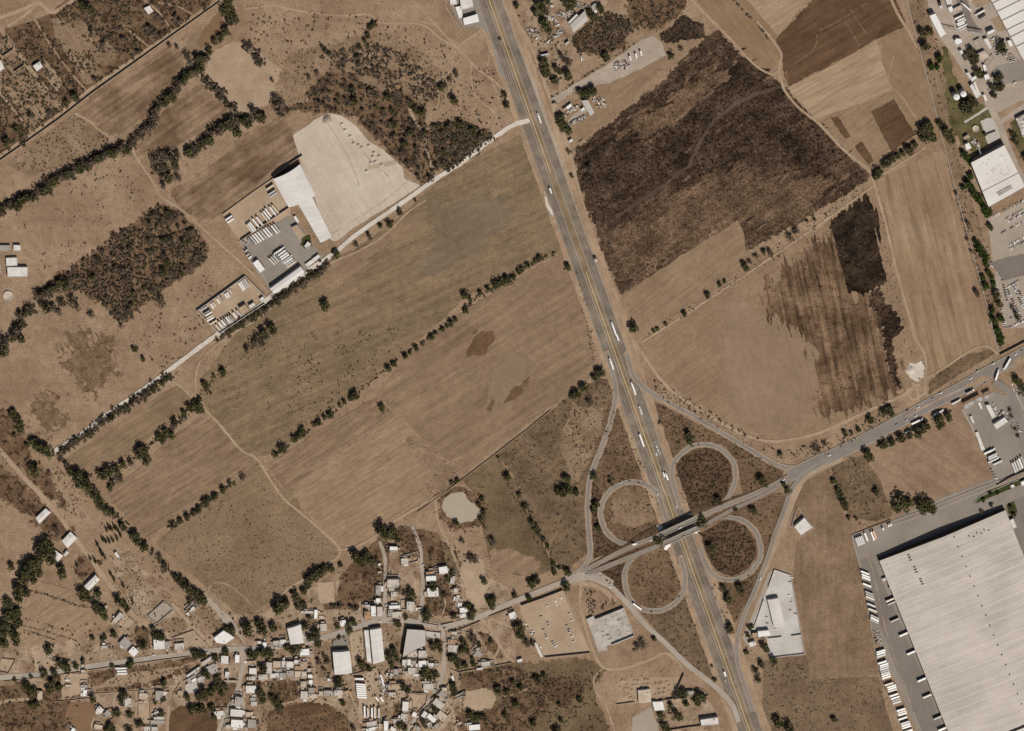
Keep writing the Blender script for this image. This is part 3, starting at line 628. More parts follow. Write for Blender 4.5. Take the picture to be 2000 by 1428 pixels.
PATHS = '''
dirt_path|dirt road through the upper left plots|9|track|0,55 40,110 85,170 122,216
dirt_path|dirt road bending at the upper left corner|7|path|-10,38 40,20 75,6 100,24 125,12 152,-6
dirt_path|short spur at the upper left corner|6|path|18,50 50,28 75,6
dirt_path|narrow path between upper left plots|3.5|track|68,38 110,105 170,180
dirt_path|path across the lower left plots|4.5|path|-10,170 15,200 45,238 62,264
dirt_path|thin path at the far left plots|3|track|0,108 30,150 80,228
dirt_path|path past the hut with white roof|3.5|track|238,46 262,68 292,92
dirt_path|path beside the upper hut|4|track|275,-6 308,22 325,45 342,62
dirt_path|path curving off the upper hut|3|track|310,5 345,12 375,28
dirt_path|earth track from ditch to tree belt|3|path|147,221 175,237 195,255 215,268
dirt_path|earth track winding past the woodland|4|path|258,285 265,305 300,357 315,384 355,410 390,440 425,472 475,517 500,542 522,570
dirt_path|footpath across the top pasture|3.5|path|480,18 535,10 560,16 620,27 680,31 720,28 745,44 800,45 832,52 860,75 895,95
dirt_path|track running down from the top edge|4|path|800,-6 845,42 875,75 900,100 930,132 962,156 995,188
dirt_path|light track joining the top footpath|3|path|765,22 790,34 830,44 850,48
dirt_path|footpath down through the thicket|3|path|905,105 880,138 855,160 857,200 835,232
dirt_path|curving track west of the highway|2.5|path|920,125 922,170 935,195 965,218 972,240
dirt_path|side track beside the highway|3|path|940,55 958,75 955,110 952,140 965,168 980,212
dirt_path|short link track near the white canopy|4|path|940,56 928,68 905,82 892,92
dirt_path|sandy path through the thicket|5.5|path|798,210 812,238 828,262 834,298 845,330 854,350
dirt_path|loop at the white road mouth|5|track|962,268 965,235 985,218 1005,216
dirt_path|gravel path along the east side of the highway|6|path|1000,30 1030,75 1052,130 1078,205 1096,252 1112,292 1127,357 1147,430 1168,482 1182,522 1206,588 1222,640 1232,660 1258,695 1285,735 1318,768 1370,802 1420,832 1470,855 1510,862 1555,856 1600,845 1650,824 1700,800 1755,776 1795,752
dirt_path|branch path on the verge|5|path|1222,640 1240,680 1248,715
dirt_path|farm track along the burnt field edge|4.5|path|1345,-6 1400,50 1430,80 1467,120 1500,143 1518,140 1524,120 1526,105 1515,87 1500,67 1478,42
dirt_path|farm track down between the fields|5|path|1520,138 1528,165 1536,182 1562,212 1600,242 1630,275 1662,305 1697,332 1706,355 1725,420 1740,482 1752,532 1765,582 1780,632 1785,657 1803,685 1809,714 1806,745 1808,772
dirt_path|farm track under the long hedge|4|path|1255,667 1310,632 1400,574 1500,507 1612,430 1690,374 1708,360
dirt_path|track along the row of trees|4|path|1706,350 1740,330 1790,300 1806,288
dirt_path|track along the top right field|5|path|1738,-6 1755,30 1775,62 1790,92
dirt_path|sandy link to the east road|5|path|1790,752 1772,764 1782,780 1795,775 1806,768
dirt_path|sandy fork to the east road|5|path|1782,748 1792,765 1793,782
dirt_path|track along the strip field foot|4|path|1805,740 1850,715 1882,692 1905,680 1928,676 1948,690
dirt_path|dirt road down the left edge|9|path|-10,868 50,936 70,956 110,1000 140,1042 185,1102 235,1170 262,1203 300,1226 328,1242 345,1268
dirt_path|earth track between the ploughed fields|4.5|path|318,735 350,752 380,782 402,802 430,830 470,878 500,895 530,940 555,975 600,1012 640,1046 664,1078 640,1102 600,1128 560,1152 535,1186 505,1210
dirt_path|foot track below the white gravel road|3|path|830,392 795,416 750,460 700,490 650,512 600,548 550,585 500,625 440,660 395,700 382,735 382,775
dirt_path|earth lane along the south field edge|4.5|path|660,1074 690,1070 727,1050 770,1018 820,988 850,972 870,960
dirt_path|path across the dotted pasture|2.5|track|400,1165 415,1140 440,1140 470,1160 495,1185
dirt_path|path past the ruined compound|7|path|337,1180 375,1222 415,1264
lane|north village lane|7|grey gravel|742,1060 752,1090 752,1140 752,1180 750,1210
lane|grey village lane beside the overgrown plots|7|grey gravel|806,1030 820,1068 824,1110 826,1150 822,1190 820,1216
lane|lane running south from the street bend|8|grey gravel|862,1226 868,1260 866,1300 862,1328 850,1352 825,1388 790,1432
lane|dirt lane by the arena|7|path|866,1330 875,1350 884,1390 892,1432
lane|dirt lane south of the crossroads|8|grey gravel|470,1265 475,1290 470,1320 462,1350 440,1395 425,1432
lane|straight lane between white houses|5|grey gravel|470,1345 476,1385 482,1432
lane|lane past the shared house block|5.5|path|606,1254 610,1285 616,1320 620,1362 630,1374
lane|path under the house block|4|path|552,1374 600,1366 632,1372 660,1376 680,1392 690,1412
lane|straight path by the truck yard|4|path|672,1332 690,1368 712,1432
lane|lane along the grassy wedge|5|path|180,1355 250,1349 335,1341 358,1328 388,1304 415,1280
lane|alley south of the grassy wedge|5|path|267,1350 266,1400 264,1432
lane|alley by the brown playing field|5|path|228,1354 222,1380 250,1414 262,1432
lane|alley beside the garden plot|5|path|336,1352 330,1380 326,1432
lane|sandy lane at the far lower left|6|path|-10,1376 20,1368 55,1366
lane|light track around the dirt lot|5|path|1134,1140 1133,1185 1142,1220 1155,1262 1176,1302 1215,1306 1265,1290 1296,1276 1312,1282 1332,1302
lane|thin path in the brush|3|path|1178,1305 1160,1325 1165,1352 1182,1376 1202,1432
lane|sandy path by the bare mounds|5|path|925,1190 960,1232 985,1275 1000,1290
lane|sandy path around the mounds|5|path|1000,1225 955,1210 975,1260 960,1290
lane|earth yard lane behind the pond|5|path|850,975 852,1000 860,1030 880,1070 896,1110
lane|path in the overgrown plot|2.5|path|835,1190 848,1203 862,1202 870,1180 864,1160
lane|concrete walk on the factory lawn|4|concrete|1885,238 1905,226 1932,208
street|factory road|12|grey gravel|1908,118 1918,160 1930,200 1950,240 1970,290 1990,335 2010,375
street|branch of the factory road|11|grey gravel|1960,235 1985,218 2015,200
verge|light verge of the frontage road|12|path|1470,1165 1500,1095 1525,1040 1545,985 1575,930 1640,897
verge|sandy verge under the frontage road|11|verge|1452,1290 1462,1320 1475,1365 1490,1430
verge|tan verge at the foot of the highway|14|verge|1372,1080 1400,1160 1425,1215 1432,1260
verge|sandy shoulder by the dirt lot|9|path|1115,1138 1145,1140 1175,1150 1200,1172
dirt_path|pale track winding across the dark brown field|2.4|dark track|1537,160 1537,134 1562,117 1585,100 1596,80 1597,62 1640,40 1692,6
dirt_path|first short pale line in the dark brown field|1.8|dark track|1647,37 1680,90
dirt_path|second short pale line in the dark brown field|1.8|dark track|1660,18 1692,66
dirt_path|pale diagonal line in the tan ground by the boundary wall|3|track|1745,110 1735,160 1762,190 1790,235 1800,262
dirt_path|faint cart track along the brown pasture|2|track|1075,790 1000,835 930,878 870,905
dirt_path|light edge along the earth truck yard wall|3|track|400,440 450,405 520,352 560,322
dirt_path|faint path across the lower olive brush|2|track|1060,1330 1020,1350 985,1360
pad_track|long wheel track across the graded pad|2.2|pad track|640,240 668,285 690,330 702,362
pad_track|wheel track along the heaps on the graded pad|2|pad track|660,240 690,275 722,312 760,345
pad_track|curving wheel track at the foot of the graded pad|2.2|pad track|650,455 700,425 760,385 800,350
pad_track|disturbed ground below the heaps|9|pad track|722,326 745,322 770,318
kerb_line|light seam in the loading yard|1.6|path|1690,1080 1704,1112 1730,1230 1760,1320 1800,1440
'''
for row in PATHS.strip().split('\n'):
    n, lab, wd, mk, pp = row.split('|')
    ln = smooth(pts(pp), 5)
    sheet(n, MATS[mk], 14 if n != 'verge' else 12, line=[tuple(q) for q in ln], width=float(wd), rough=.9, rs=7, step=1.8, label=lab)

# ================================================================ ROADS
def gz(x, y):
    i = int(round((y+80)/4)); j = int(round((x+80)/4))
    return TOP[min(max(i, 0), 399), min(max(j, 0), 539)]*.035
def road_mat(key, A, B, edge, tracks=0.0, half=7.0, line=None):
    """asphalt with worn wheel tracks; 'u' is the distance from the centre line in metres"""
    m = bpy.data.materials.new(key); m.use_nodes = True
    n = m.node_tree; L = n.links; b = n.nodes['Principled BSDF']
    b.inputs['Roughness'].default_value = .85; b.inputs['Specular IOR Level'].default_value = .2
    at = n.nodes.new('ShaderNodeAttribute'); at.attribute_name = 'u'
    geo = n.nodes.new('ShaderNodeNewGeometry')
    def noise(sc, d):
        t = n.nodes.new('ShaderNodeTexNoise'); t.inputs['Scale'].default_value = sc; t.inputs['Detail'].default_value = d
        L.new(geo.outputs['Position'], t.inputs['Vector']); return t.outputs[0]
    def mt(op, a, c=None, d=None, cl=False):
        k = n.nodes.new('ShaderNodeMath'); k.operation = op; k.use_clamp = cl
        for i, v in enumerate((a, c, d)):
            if v is None: continue
            if isinstance(v, (int, float)): k.inputs[i].default_value = v
            else: L.new(v, k.inputs[i])
        return k.outputs[0]
    def mix(f, a, c):
        k = n.nodes.new('ShaderNodeMix'); k.data_type = 'RGBA'; L.new(f, k.inputs['Factor'])
        for s, v in (('A', a), ('B', c)):
            if isinstance(v, tuple): k.inputs[s].default_value = v
            else: L.new(v, k.inputs[s])
        return k.outputs['Result']
    f = mt('MULTIPLY_ADD', noise(.03, 5), 3.0, -1.0, True)
    c = mix(f, col(A), col(B))
    if tracks:
        wv = mt('MULTIPLY_ADD', mt('SINE', mt('MULTIPLY', at.outputs['Fac'], 2*math.pi/3.4)), .5, .5)
        c = mix(mt('MULTIPLY', wv, mt('MULTIPLY_ADD', noise(.06, 4), tracks*1.6, -.15*tracks), None, True), c, col(tuple(v*.72 for v in B)))
    au = mt('ABSOLUTE', at.outputs['Fac'])
    e = mt('MULTIPLY', mt('SUBTRACT', mt('ADD', au, mt('MULTIPLY', noise(.12, 3), 3.0)), half+.2), .55, None, True)
    c = mix(e, c, col(edge))
    if line:
        ln = mt('LESS_THAN', mt('ABSOLUTE', mt('SUBTRACT', au, line)), .16)
        c = mix(mt('MULTIPLY', ln, .7), c, col((190, 178, 163)))
    g = n.nodes.new('ShaderNodeMix'); g.data_type = 'RGBA'; g.blend_type = 'MULTIPLY'; g.inputs['Factor'].default_value = 1
    gv = mt('MULTIPLY_ADD', noise(.5, 3), .4, .8)
    cb = n.nodes.new('ShaderNodeCombineColor')
    for i in range(3): L.new(gv, cb.inputs[i])
    L.new(c, g.inputs['A']); L.new(cb.outputs[0], g.inputs['B'])
    L.new(g.outputs['Result'], b.inputs['Base Color'])
    MATS[key] = m
    return m
road_mat('highway', (154, 138, 120), (124, 109, 93), (176, 154, 130), tracks=.95, half=7.6, line=6.4)
road_mat('ramp', (146, 133, 119), (132, 119, 106), (162, 143, 122), half=3.6, line=3.2)
road_mat('east road', (144, 132, 121), (132, 120, 109), (162, 146, 129), tracks=.2, half=10.0, line=9.6)
road_mat('street', (178, 163, 147), (164, 149, 133), (186, 166, 144), half=4.2)

def ribbon(name, label, p, width, mk, layer, skirt=True, kind='structure', sm=6):
    """road strip along survey points (x, y[, h]); a raised stretch stands on a sloped bank"""
    q = [(a[0], a[1], a[2] if len(a) > 2 else 0.0) for a in p]
    q = smooth(q, sm)
    q[:, 2] = np.maximum(q[:, 2], 0)
    if mk == 'ramp' and name == 'ramp':
        lowp = [tuple(r[:2]) for r in q if r[2] < .6]
        sheet('verge', MATS['verge'], 0, line=lowp, width=width+2.5, rough=1.2, rs=7, step=1.8, label='dusty shoulder of the '+label)
    M = sd_line(TX, TY, q) < width/2+4
    k = TOP[M].max()+1; TOP[M] = k
    Wp = np.array([P(*r) for r in q]); Wp[:, 2] += .035*k
    d = np.gradient(Wp[:, :2], axis=0); d /= np.linalg.norm(d, axis=1)[:, None]+1e-9
    nrm = np.stack([-d[:, 1], d[:, 0]], 1)
    hw = width*S/2; us = [-hw, -hw*.8, -hw*.4, 0, hw*.4, hw*.8, hw]; k = len(us)
    V, U = [], []
    for i in range(len(q)):
        for u in us:
            V.append((Wp[i, 0]+nrm[i, 0]*u, Wp[i, 1]+nrm[i, 1]*u, Wp[i, 2])); U.append(u)
    quads = [(i*k+j+1, i*k+j, (i+1)*k+j, (i+1)*k+j+1) for i in range(len(q)-1) for j in range(k-1)]
    me = mesh_np(name, V, quads, None, MATS[mk])
    at = me.attributes.new('u', 'FLOAT', 'POINT'); at.data.foreach_set('value', np.array(U, np.float32))
    o = tag(link(name, me), label, None, None, kind)
    if skirt and q[:, 2].max() > .3:
        V, F = [], []
        for i in range(len(q)):
            z = Wp[i, 2]-.12; t = hw+.8; out = t+max(z, .05)*1.5
            for u, zz in ((-out, .02), (-t, z), (t, z), (out, .02)):
                V.append((Wp[i, 0]+nrm[i, 0]*u, Wp[i, 1]+nrm[i, 1]*u, zz))
        F = [(i*4+j+1, i*4+j, (i+1)*4+j, (i+1)*4+j+1) for i in range(len(q)-1) for j in range(3)]
        F += [(0, 1, 2, 3), tuple(len(V)-4+j for j in (3, 2, 1, 0))]
        tag(link('embankment', mesh_np('embankment', V, F, None, MATS['loop scrub'])), 'grassy bank carrying the '+label, None, None, 'structure')
    return o

def hx(y): return 955+.3567*y
def off(y, dx): return (hx(y)+dx, y)
YS = [-80, 100, 240, 357, 529, 714, 860, 1014, 1160, 1300, 1500]
sheet('median', soil('median', (156, 130, 102), (128, 106, 78), ps=.03, sa=.1, gr=.25), 15, line=[off(-60, 1.5), off(1480, 1.5)], width=16, rough=.6, label='dry grass median between the two carriageways')
sheet('verge', MATS['verge'], 13, line=[off(-60, -27), off(714, -25), off(1480, -26)], width=15, rough=1.5, label='dusty west shoulder of the highway')
sheet('verge', MATS['verge'], 13, line=[off(-60, 33), off(500, 33), off(800, 32), off(1000, 28), off(1200, 34), off(1480, 32)], width=18, rough=2, label='dusty east shoulder of the highway')
sheet('apron', MATS['asphalt yard'], 14, poly=pts('868,-20 925,-20 958,40 975,100 990,160 975,140 955,70 938,52 905,54 888,30'), rough=1, label='paved apron of the roadside station at the top')
sheet('shoulder', MATS['grey gravel'], 14, poly=pts('1000,95 1022,110 1045,160 1070,235 1092,300 1108,350 1095,350 1060,240'), rough=2, label='grey gravel lay-by east of the highway')
sheet('shoulder', MATS['white gravel'], 14, poly=pts('1062,372 1072,400 1086,420 1076,420 1066,400'), rough=1, label='pale gravel wedge at the highway edge')
ribbon('highway', 'southbound carriageway of the highway', [off(y, -14) for y in YS], 17.5, 'highway', 17)
ribbon('highway', 'northbound carriageway of the highway', [off(y, 17) for y in YS], 18.5, 'highway', 17)
sheet('junction', MATS['grey gravel'], 16, poly=pts('1100,1130 1125,1112 1145,1098 1165,1112 1200,1135 1195,1150 1150,1132 1110,1140'), rough=1.2, label='broad junction west of the interchange')
sheet('gravel_road', MATS['white gravel'], 16, line=[tuple(q) for q in smooth(pts('1030,236 1000,245 960,272 900,318 850,350 775,403 700,455 650,496 600,529 532,577 500,603 425,652 350,708 300,746 250,781 200,816 150,854 105,882'), 5)], width=8.5, rough=.9, step=1.8, label='straight white gravel road across the valley')
sheet('gravel_road', MATS['path'], 15, line=pts('430,0 335,64 275,105 175,175 115,223 50,270 -20,318'), width=6, rough=.8, step=1.8, label='straight dirt road beside the ditch wall')
ribbon('ramp', 'curving slip road west of the highway', pts('1185,690 1196,728 1201,752 1202,780 1190,831 1175,874 1160,911 1151,939 1148,976 1148,1014 1153,1071 1149,1091 1140,1106 1122,1124'), 9, 'ramp', 20)
ribbon('ramp', 'straight slip road to the east road', pts('1225,690 1235,729 1250,749 1275,769 1325,796 1375,824 1425,854 1462,876 1500,899 1520,909 1545,914 1572,909 1600,900'), 9.5, 'ramp', 20)
ribbon('ramp', 'northwest loop of the interchange', [(1304, 1018), (1297, 1000), (1287, 970), (1275, 955), (1257, 945), (1232, 941), (1205, 949), (1185, 966), (1175, 986), (1173, 1009), (1180, 1031), (1195, 1050), (1217, 1061, .5), (1240, 1063, 2), (1262, 1056, 4.5), (1275, 1050, 6.5)], 9, 'ramp', 20)
ribbon('ramp', 'northeast loop of the interchange', [(1328, 990), (1315, 945), (1312, 925), (1315, 906), (1327, 889), (1347, 874), (1372, 868), (1400, 873), (1422, 889), (1435, 911), (1436, 934), (1430, 956), (1415, 979, 1), (1392, 994, 4), (1372, 1004, 6.5)], 9, 'ramp', 20)
ribbon('ramp', 'southwest loop of the interchange', [(1282, 1068, 6.5), (1250, 1079, 3.5), (1230, 1096, 1), (1220, 1118), (1221, 1143), (1230, 1168), (1247, 1186), (1272, 1193), (1297, 1190), (1320, 1176), (1335, 1153), (1337, 1121), (1329, 1090)], 9, 'ramp', 20)
ribbon('ramp', 'southeast loop of the interchange', [(1372, 1026, 6.5), (1390, 1016, 4.5), (1410, 1010, 2), (1425, 1010, .6), (1450, 1016), (1472, 1034), (1484, 1059), (1485, 1086), (1475, 1106), (1457, 1123), (1432, 1132), (1407, 1130), (1390, 1118), (1377, 1098), (1367, 1070)], 9, 'ramp', 20)
ribbon('road', 'north lane of the overpass road west of the bridge', [(1122, 1122), (1160, 1104, .3), (1200, 1083, 1.5), (1225, 1071, 3), (1248, 1060.5, 5.2), (1270, 1052, 7), (1290, 1044, 8)], 8, 'ramp', 21)
ribbon('road', 'south lane of the overpass road west of the bridge', [(1140, 1124), (1185, 1106, .5), (1225, 1090, 2), (1250, 1080, 4), (1275, 1070, 6.5), (1296, 1061, 8)], 8, 'ramp', 21)
ribbon('road', 'north lane of the overpass road east of the bridge', [(1356, 1013, 8), (1375, 1005, 7), (1400, 994, 5), (1430, 982, 2.5), (1470, 966, .8), (1505, 950), (1535, 934), (1575, 914)], 9.5, 'ramp', 21)
ribbon('road', 'south lane of the overpass road east of the bridge', [(1363, 1030, 8), (1385, 1020, 6.4), (1405, 1009, 4.5), (1440, 990, 2), (1480, 972, .6), (1530, 946), (1565, 926)], 7, 'ramp', 19)
ribbon('road', 'wide east road leaving the interchange', pts('1540,930 1565,917 1600,900 1640,883 1675,866 1750,826 1800,798 1875,759 1930,727 1985,698 2060,655'), 25, 'east road', 22)
ribbon('road', 'frontage road curving down from the east road', pts('1625,892 1600,908 1570,927 1552,947 1542,965 1530,1001 1515,1039 1505,1071 1500,1086 1475,1151 1455,1196 1442,1236 1439,1271 1441,1296 1448,1320 1462,1362 1470,1390'), 9, 'ramp', 23)
ribbon('road', 'frontage road running southeast to the highway', pts('1112,1128 1150,1122 1175,1133 1195,1146 1225,1178 1262,1221 1300,1256 1337,1293 1375,1323 1410,1353 1432,1380 1442,1410'), 9.5, 'street', 20)
ribbon('street', 'main street of the village', pts('-30,1326 0,1323 75,1317 175,1301 250,1291 350,1278 437,1268 500,1267 560,1260 610,1250 655,1238 700,1223 737,1213 787,1211 825,1217 862,1223 887,1220 937,1203 1000,1176 1062,1151 1112,1131 1135,1120'), 10, 'street', 19)
ribbon('street', 'side street in front of the fuel station', pts('1940,745 1968,762 1982,790 1992,830 2000,870 2012,900'), 14, 'east road', 21)
ribbon('street', 'service road north of the big warehouse', pts('1720,1030 1800,1002 1900,962 1960,940 2060,900'), 11, 'ramp', 19)
sheet('traffic_island', MATS['path'], 23.5, line=pts('1770,812 1850,772 1880,758'), width=3.4, rough=.4, step=1.2, label='narrow paved median of the east road')
sheet('traffic_island', MATS['track'], 23.5, poly=pts('1886,752 1910,738 1928,730 1932,738 1910,750 1892,758'), rough=.6, step=1.5, label='planted island of the east road')
sheet('traffic_island', MATS['track'], 23.5, poly=pts('1978,708 1985,700 2030,680 2030,692 1990,712 1980,712'), rough=.6, step=1.5, label='bare island at the right edge of the east road')

def barrier(name, label, cat, a, b, wd, h, mat, group=None):
    """a low straight concrete kerb between two survey points"""
    A, B = Vector(P(*a)), Vector(P(*b)); L = (B-A).length; d = B-A
    m = MB(); hw = wd*S/2
    m.prism([(0, -hw), (L, -hw), (L, hw), (0, hw)], 0, h*.4, top=True)
    m.prism([(0, -hw*.55), (L, -hw*.55), (L, hw*.55), (0, hw*.55)], h*.4, h, top=True)
    o = link(name, m.mesh(name, mat), None, A); o.rotation_euler = (0, 0, math.atan2(d.y, d.x))
    return tag(o, label, cat, group)
YEL = paint('yellow kerb', (218, 194, 158), .8)
barrier('median_barrier', 'long yellow kerb in the highway median north of the gravel crossing', 'kerb', off(-60, 0), off(338, 0), 1.7, .7, YEL)
barrier('median_barrier', 'long yellow kerb in the highway median south of the gravel crossing', 'kerb', off(531, 0), off(1480, 0), 1.7, .7, YEL)
def dashes(dx, lab):
    V, Q = [], []
    for y in range(-50, 1480, 13):
        a, b = Vector(P(*off(y, dx))), Vector(P(*off(y+4.5, dx))); d = (b-a).normalized(); n = Vector((-d.y, d.x, 0))*.07
        k = len(V); z = .04*17+.04
        V += [(p.x, p.y, z) for p in (a-n, b-n, b+n, a+n)]; Q.append((k, k+1, k+2, k+3))
    tag(link('lane_marking', mesh_np('lane_marking', V, Q, None, paint('road paint', (196, 184, 170), .8))), lab, None, None, 'structure')
dashes(-14, 'dashed white lane line on the southbound carriageway'); dashes(17, 'dashed white lane line on the northbound carriageway')

V, Q = [], []
for x0, y0, x1, y1, n in ((1774, 812, 1792, 803, 7), (1868, 763, 1886, 754, 8)):
    for i in range(n):
        a = Vector(P(x0+(x1-x0)*i/(n-1), y0+(y1-y0)*i/(n-1))); k = len(V)
        for u, v in ((-.3, -2.4), (.3, -2.4), (.3, 2.4), (-.3, 2.4)): V.append((a.x+u+v*.3, a.y+v, gz(0, 0)+1.35))
        Q.append((k, k+1, k+2, k+3))
tag(link('road_marking', mesh_np('road_marking', V, Q, None, MATS['white gravel'])), 'white hatching at both ends of the paved median of the east road', None, None, 'structure')

# ================================================================ THE OVERPASS
BC = paint('bridge concrete', (196, 184, 170), .85); SP = paint('slope concrete', (232, 224, 214), .8, var=.06)
for quad, lab in (('1286.5,1040.5 1355,1009 1359,1017 1290.5,1048.5', 'north deck of the twin overpass, nearer the long shadow'), ('1294,1057.5 1361.5,1026.5 1365.5,1034.5 1297.5,1065.5', 'south deck of the twin overpass, above the white slope paving')):
    q = [Vector(P(x, y, 8)) for x, y in pts(quad)]
    c = sum(q, Vector())/4; c.z = 0
    r = tag(empty('overpass_bridge', c), lab, 'bridge')
    l = [v-c for v in q]; z = l[0].z
    m = MB(); m.prism([(v.x, v.y) for v in l][::-1], z-1.3, z+.86); o = link('deck', m.mesh('deck', MATS['ramp']), r)
    for a, b in ((0, 1), (3, 2)):
        d = (l[b]-l[a]).normalized(); n = Vector((-d.y, d.x, 0))*.35
        m = MB(); m.prism([((l[a]-n).x, (l[a]-n).y), ((l[b]-n).x, (l[b]-n).y), ((l[b]+n).x, (l[b]+n).y), ((l[a]+n).x, (l[a]+n).y)], z-.3, z+1.7)
        link('parapet', m.mesh('parapet', BC), r)
    for a, b in ((0, 3), (1, 2)):
        s = 2.5 if a == 0 else -2.5; d = (l[1]-l[0]).normalized()*s
        m = MB(); m.prism([(l[a].x, l[a].y), (l[b].x, l[b].y), ((l[b]+d).x, (l[b]+d).y), ((l[a]+d).x, (l[a]+d).y)], 0, z-1.35)
        link('abutment', m.mesh('abutment', BC), r)
    mid = (l[0]+l[1]+l[2]+l[3])/4; m = MB(); d = (l[1]-l[0]).normalized(); n = Vector((-d.y, d.x, 0))
    for s in (-1, 1):
        m = MB(); m.tube((mid+n*s*2.2)*1.0-Vector((0, 0, z)), (mid+n*s*2.2)-Vector((0, 0, 1.35)), .6, .6, 10); link('pier', m.mesh('pier', BC), r)
for t in ('1287,1039,7 1281.5,1025,0 1290,1023,0 1296,1024,0 1293,1032,3.5', '1354,1007,7 1346,991,0 1351,994,0 1353,1000,2 1341,1005,0', '1292.5,1051,7 1303.5,1045,0 1300,1052,2 1294.5,1057,7', '1349,1023,0 1358.5,1019,6 1361,1025.5,7',
          '1297,1067.5,7 1310.5,1062,2 1309,1069,0 1301,1075,0 1298,1074,1', '1366,1035.5,7 1353.5,1041.5,0 1361,1045,0 1369,1043.5,0'):
    v = [P(*p) for p in pts(t)]
    b = [(p[0], p[1], 0) for p in v]; n = len(v)
    m = MB(); m.poly(v[::-1]); 
    for i in range(n):
        j = (i+1) % n
        if v[i][2]+v[j][2] > .1: m.poly([v[i], v[j], b[j], b[i]])
    o = link('slope_paving', m.mesh('slope_paving', SP)); tag(o, None, None, None, 'structure')
for o, l in zip([o for o in COL.objects if o.name.startswith('slope_paving')], ('northwest', 'northeast', 'inner west', 'inner east', 'southwest', 'southeast')):
    o['label'] = l+' white concrete slope paving under the overpass'

# ================================================================ BUILDERS

RW = soil('roof white', (230, 221, 211), (212, 201, 189), ps=.12, gr=.1, sa=.05, sc=(150, 138, 126), ss=.4)
RW2 = soil('roof weathered', (210, 197, 183), (186, 173, 159), ps=.15, gr=.16, sa=.12, sc=(132, 119, 106), ss=.35)
RB = soil('roof bright', (243, 237, 229), (232, 224, 214), ps=.1, gr=.05)
RG = soil('roof grey', (178, 166, 154), (160, 148, 136), ps=.12, gr=.14, sa=.08, sc=(112, 100, 90), ss=.4)
RBE = soil('roof beige', (208, 188, 166), (190, 168, 144), ps=.12, gr=.14, sa=.06, sc=(140, 118, 98), ss=.4)
RT = soil('roof tan', (190, 160, 130), (174, 144, 115), ps=.12, gr=.12)
RO = soil('roof clay', (188, 148, 112), (170, 130, 96), ps=.12, gr=.16)
RD = soil('roof dark', (96, 84, 74), (78, 67, 58), ps=.12, gr=.2)
ROOFS = {'W': (RW, 'white'), 'B': (RB, 'bright white'), 'G': (RG, 'grey'), 'E': (RBE, 'beige'), 'T': (RT, 'tan'), 'O': (RO, 'clay-coloured'), 'D': (RD, 'dark')}
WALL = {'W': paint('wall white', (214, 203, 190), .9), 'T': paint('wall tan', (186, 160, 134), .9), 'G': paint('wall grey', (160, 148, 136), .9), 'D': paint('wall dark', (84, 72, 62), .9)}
DARK = paint('dark rubber', (38, 34, 31), .8); GLASS = paint('dark glass', (46, 46, 48), .15, spec=.6); STEEL = paint('dull steel', (150, 142, 134), .5)
TANKM = paint('black tank', (60, 54, 50), .7)

def rect(cx, cy, w, h, ang=0):
    a = math.radians(ang); c, s = math.cos(a), math.sin(a)
    return [(cx+u*c-v*s, cy+u*s+v*c) for u, v in ((-w/2, -h/2), (w/2, -h/2), (w/2, h/2), (-w/2, h/2))]

def inset(poly, t):
    n = len(poly); out = []
    for i in range(n):
        p0, p1, p2 = Vector(poly[i-1]), Vector(poly[i]), Vector(poly[(i+1) % n])
        a = (p1-p0).normalized(); b = (p2-p1).normalized()
        na, nb = Vector((-a.y, a.x)), Vector((-b.y, b.x))
        k = 1+na.dot(nb)
        out.append(tuple(p1+(na+nb)*(t/max(k, .3))))
    return out

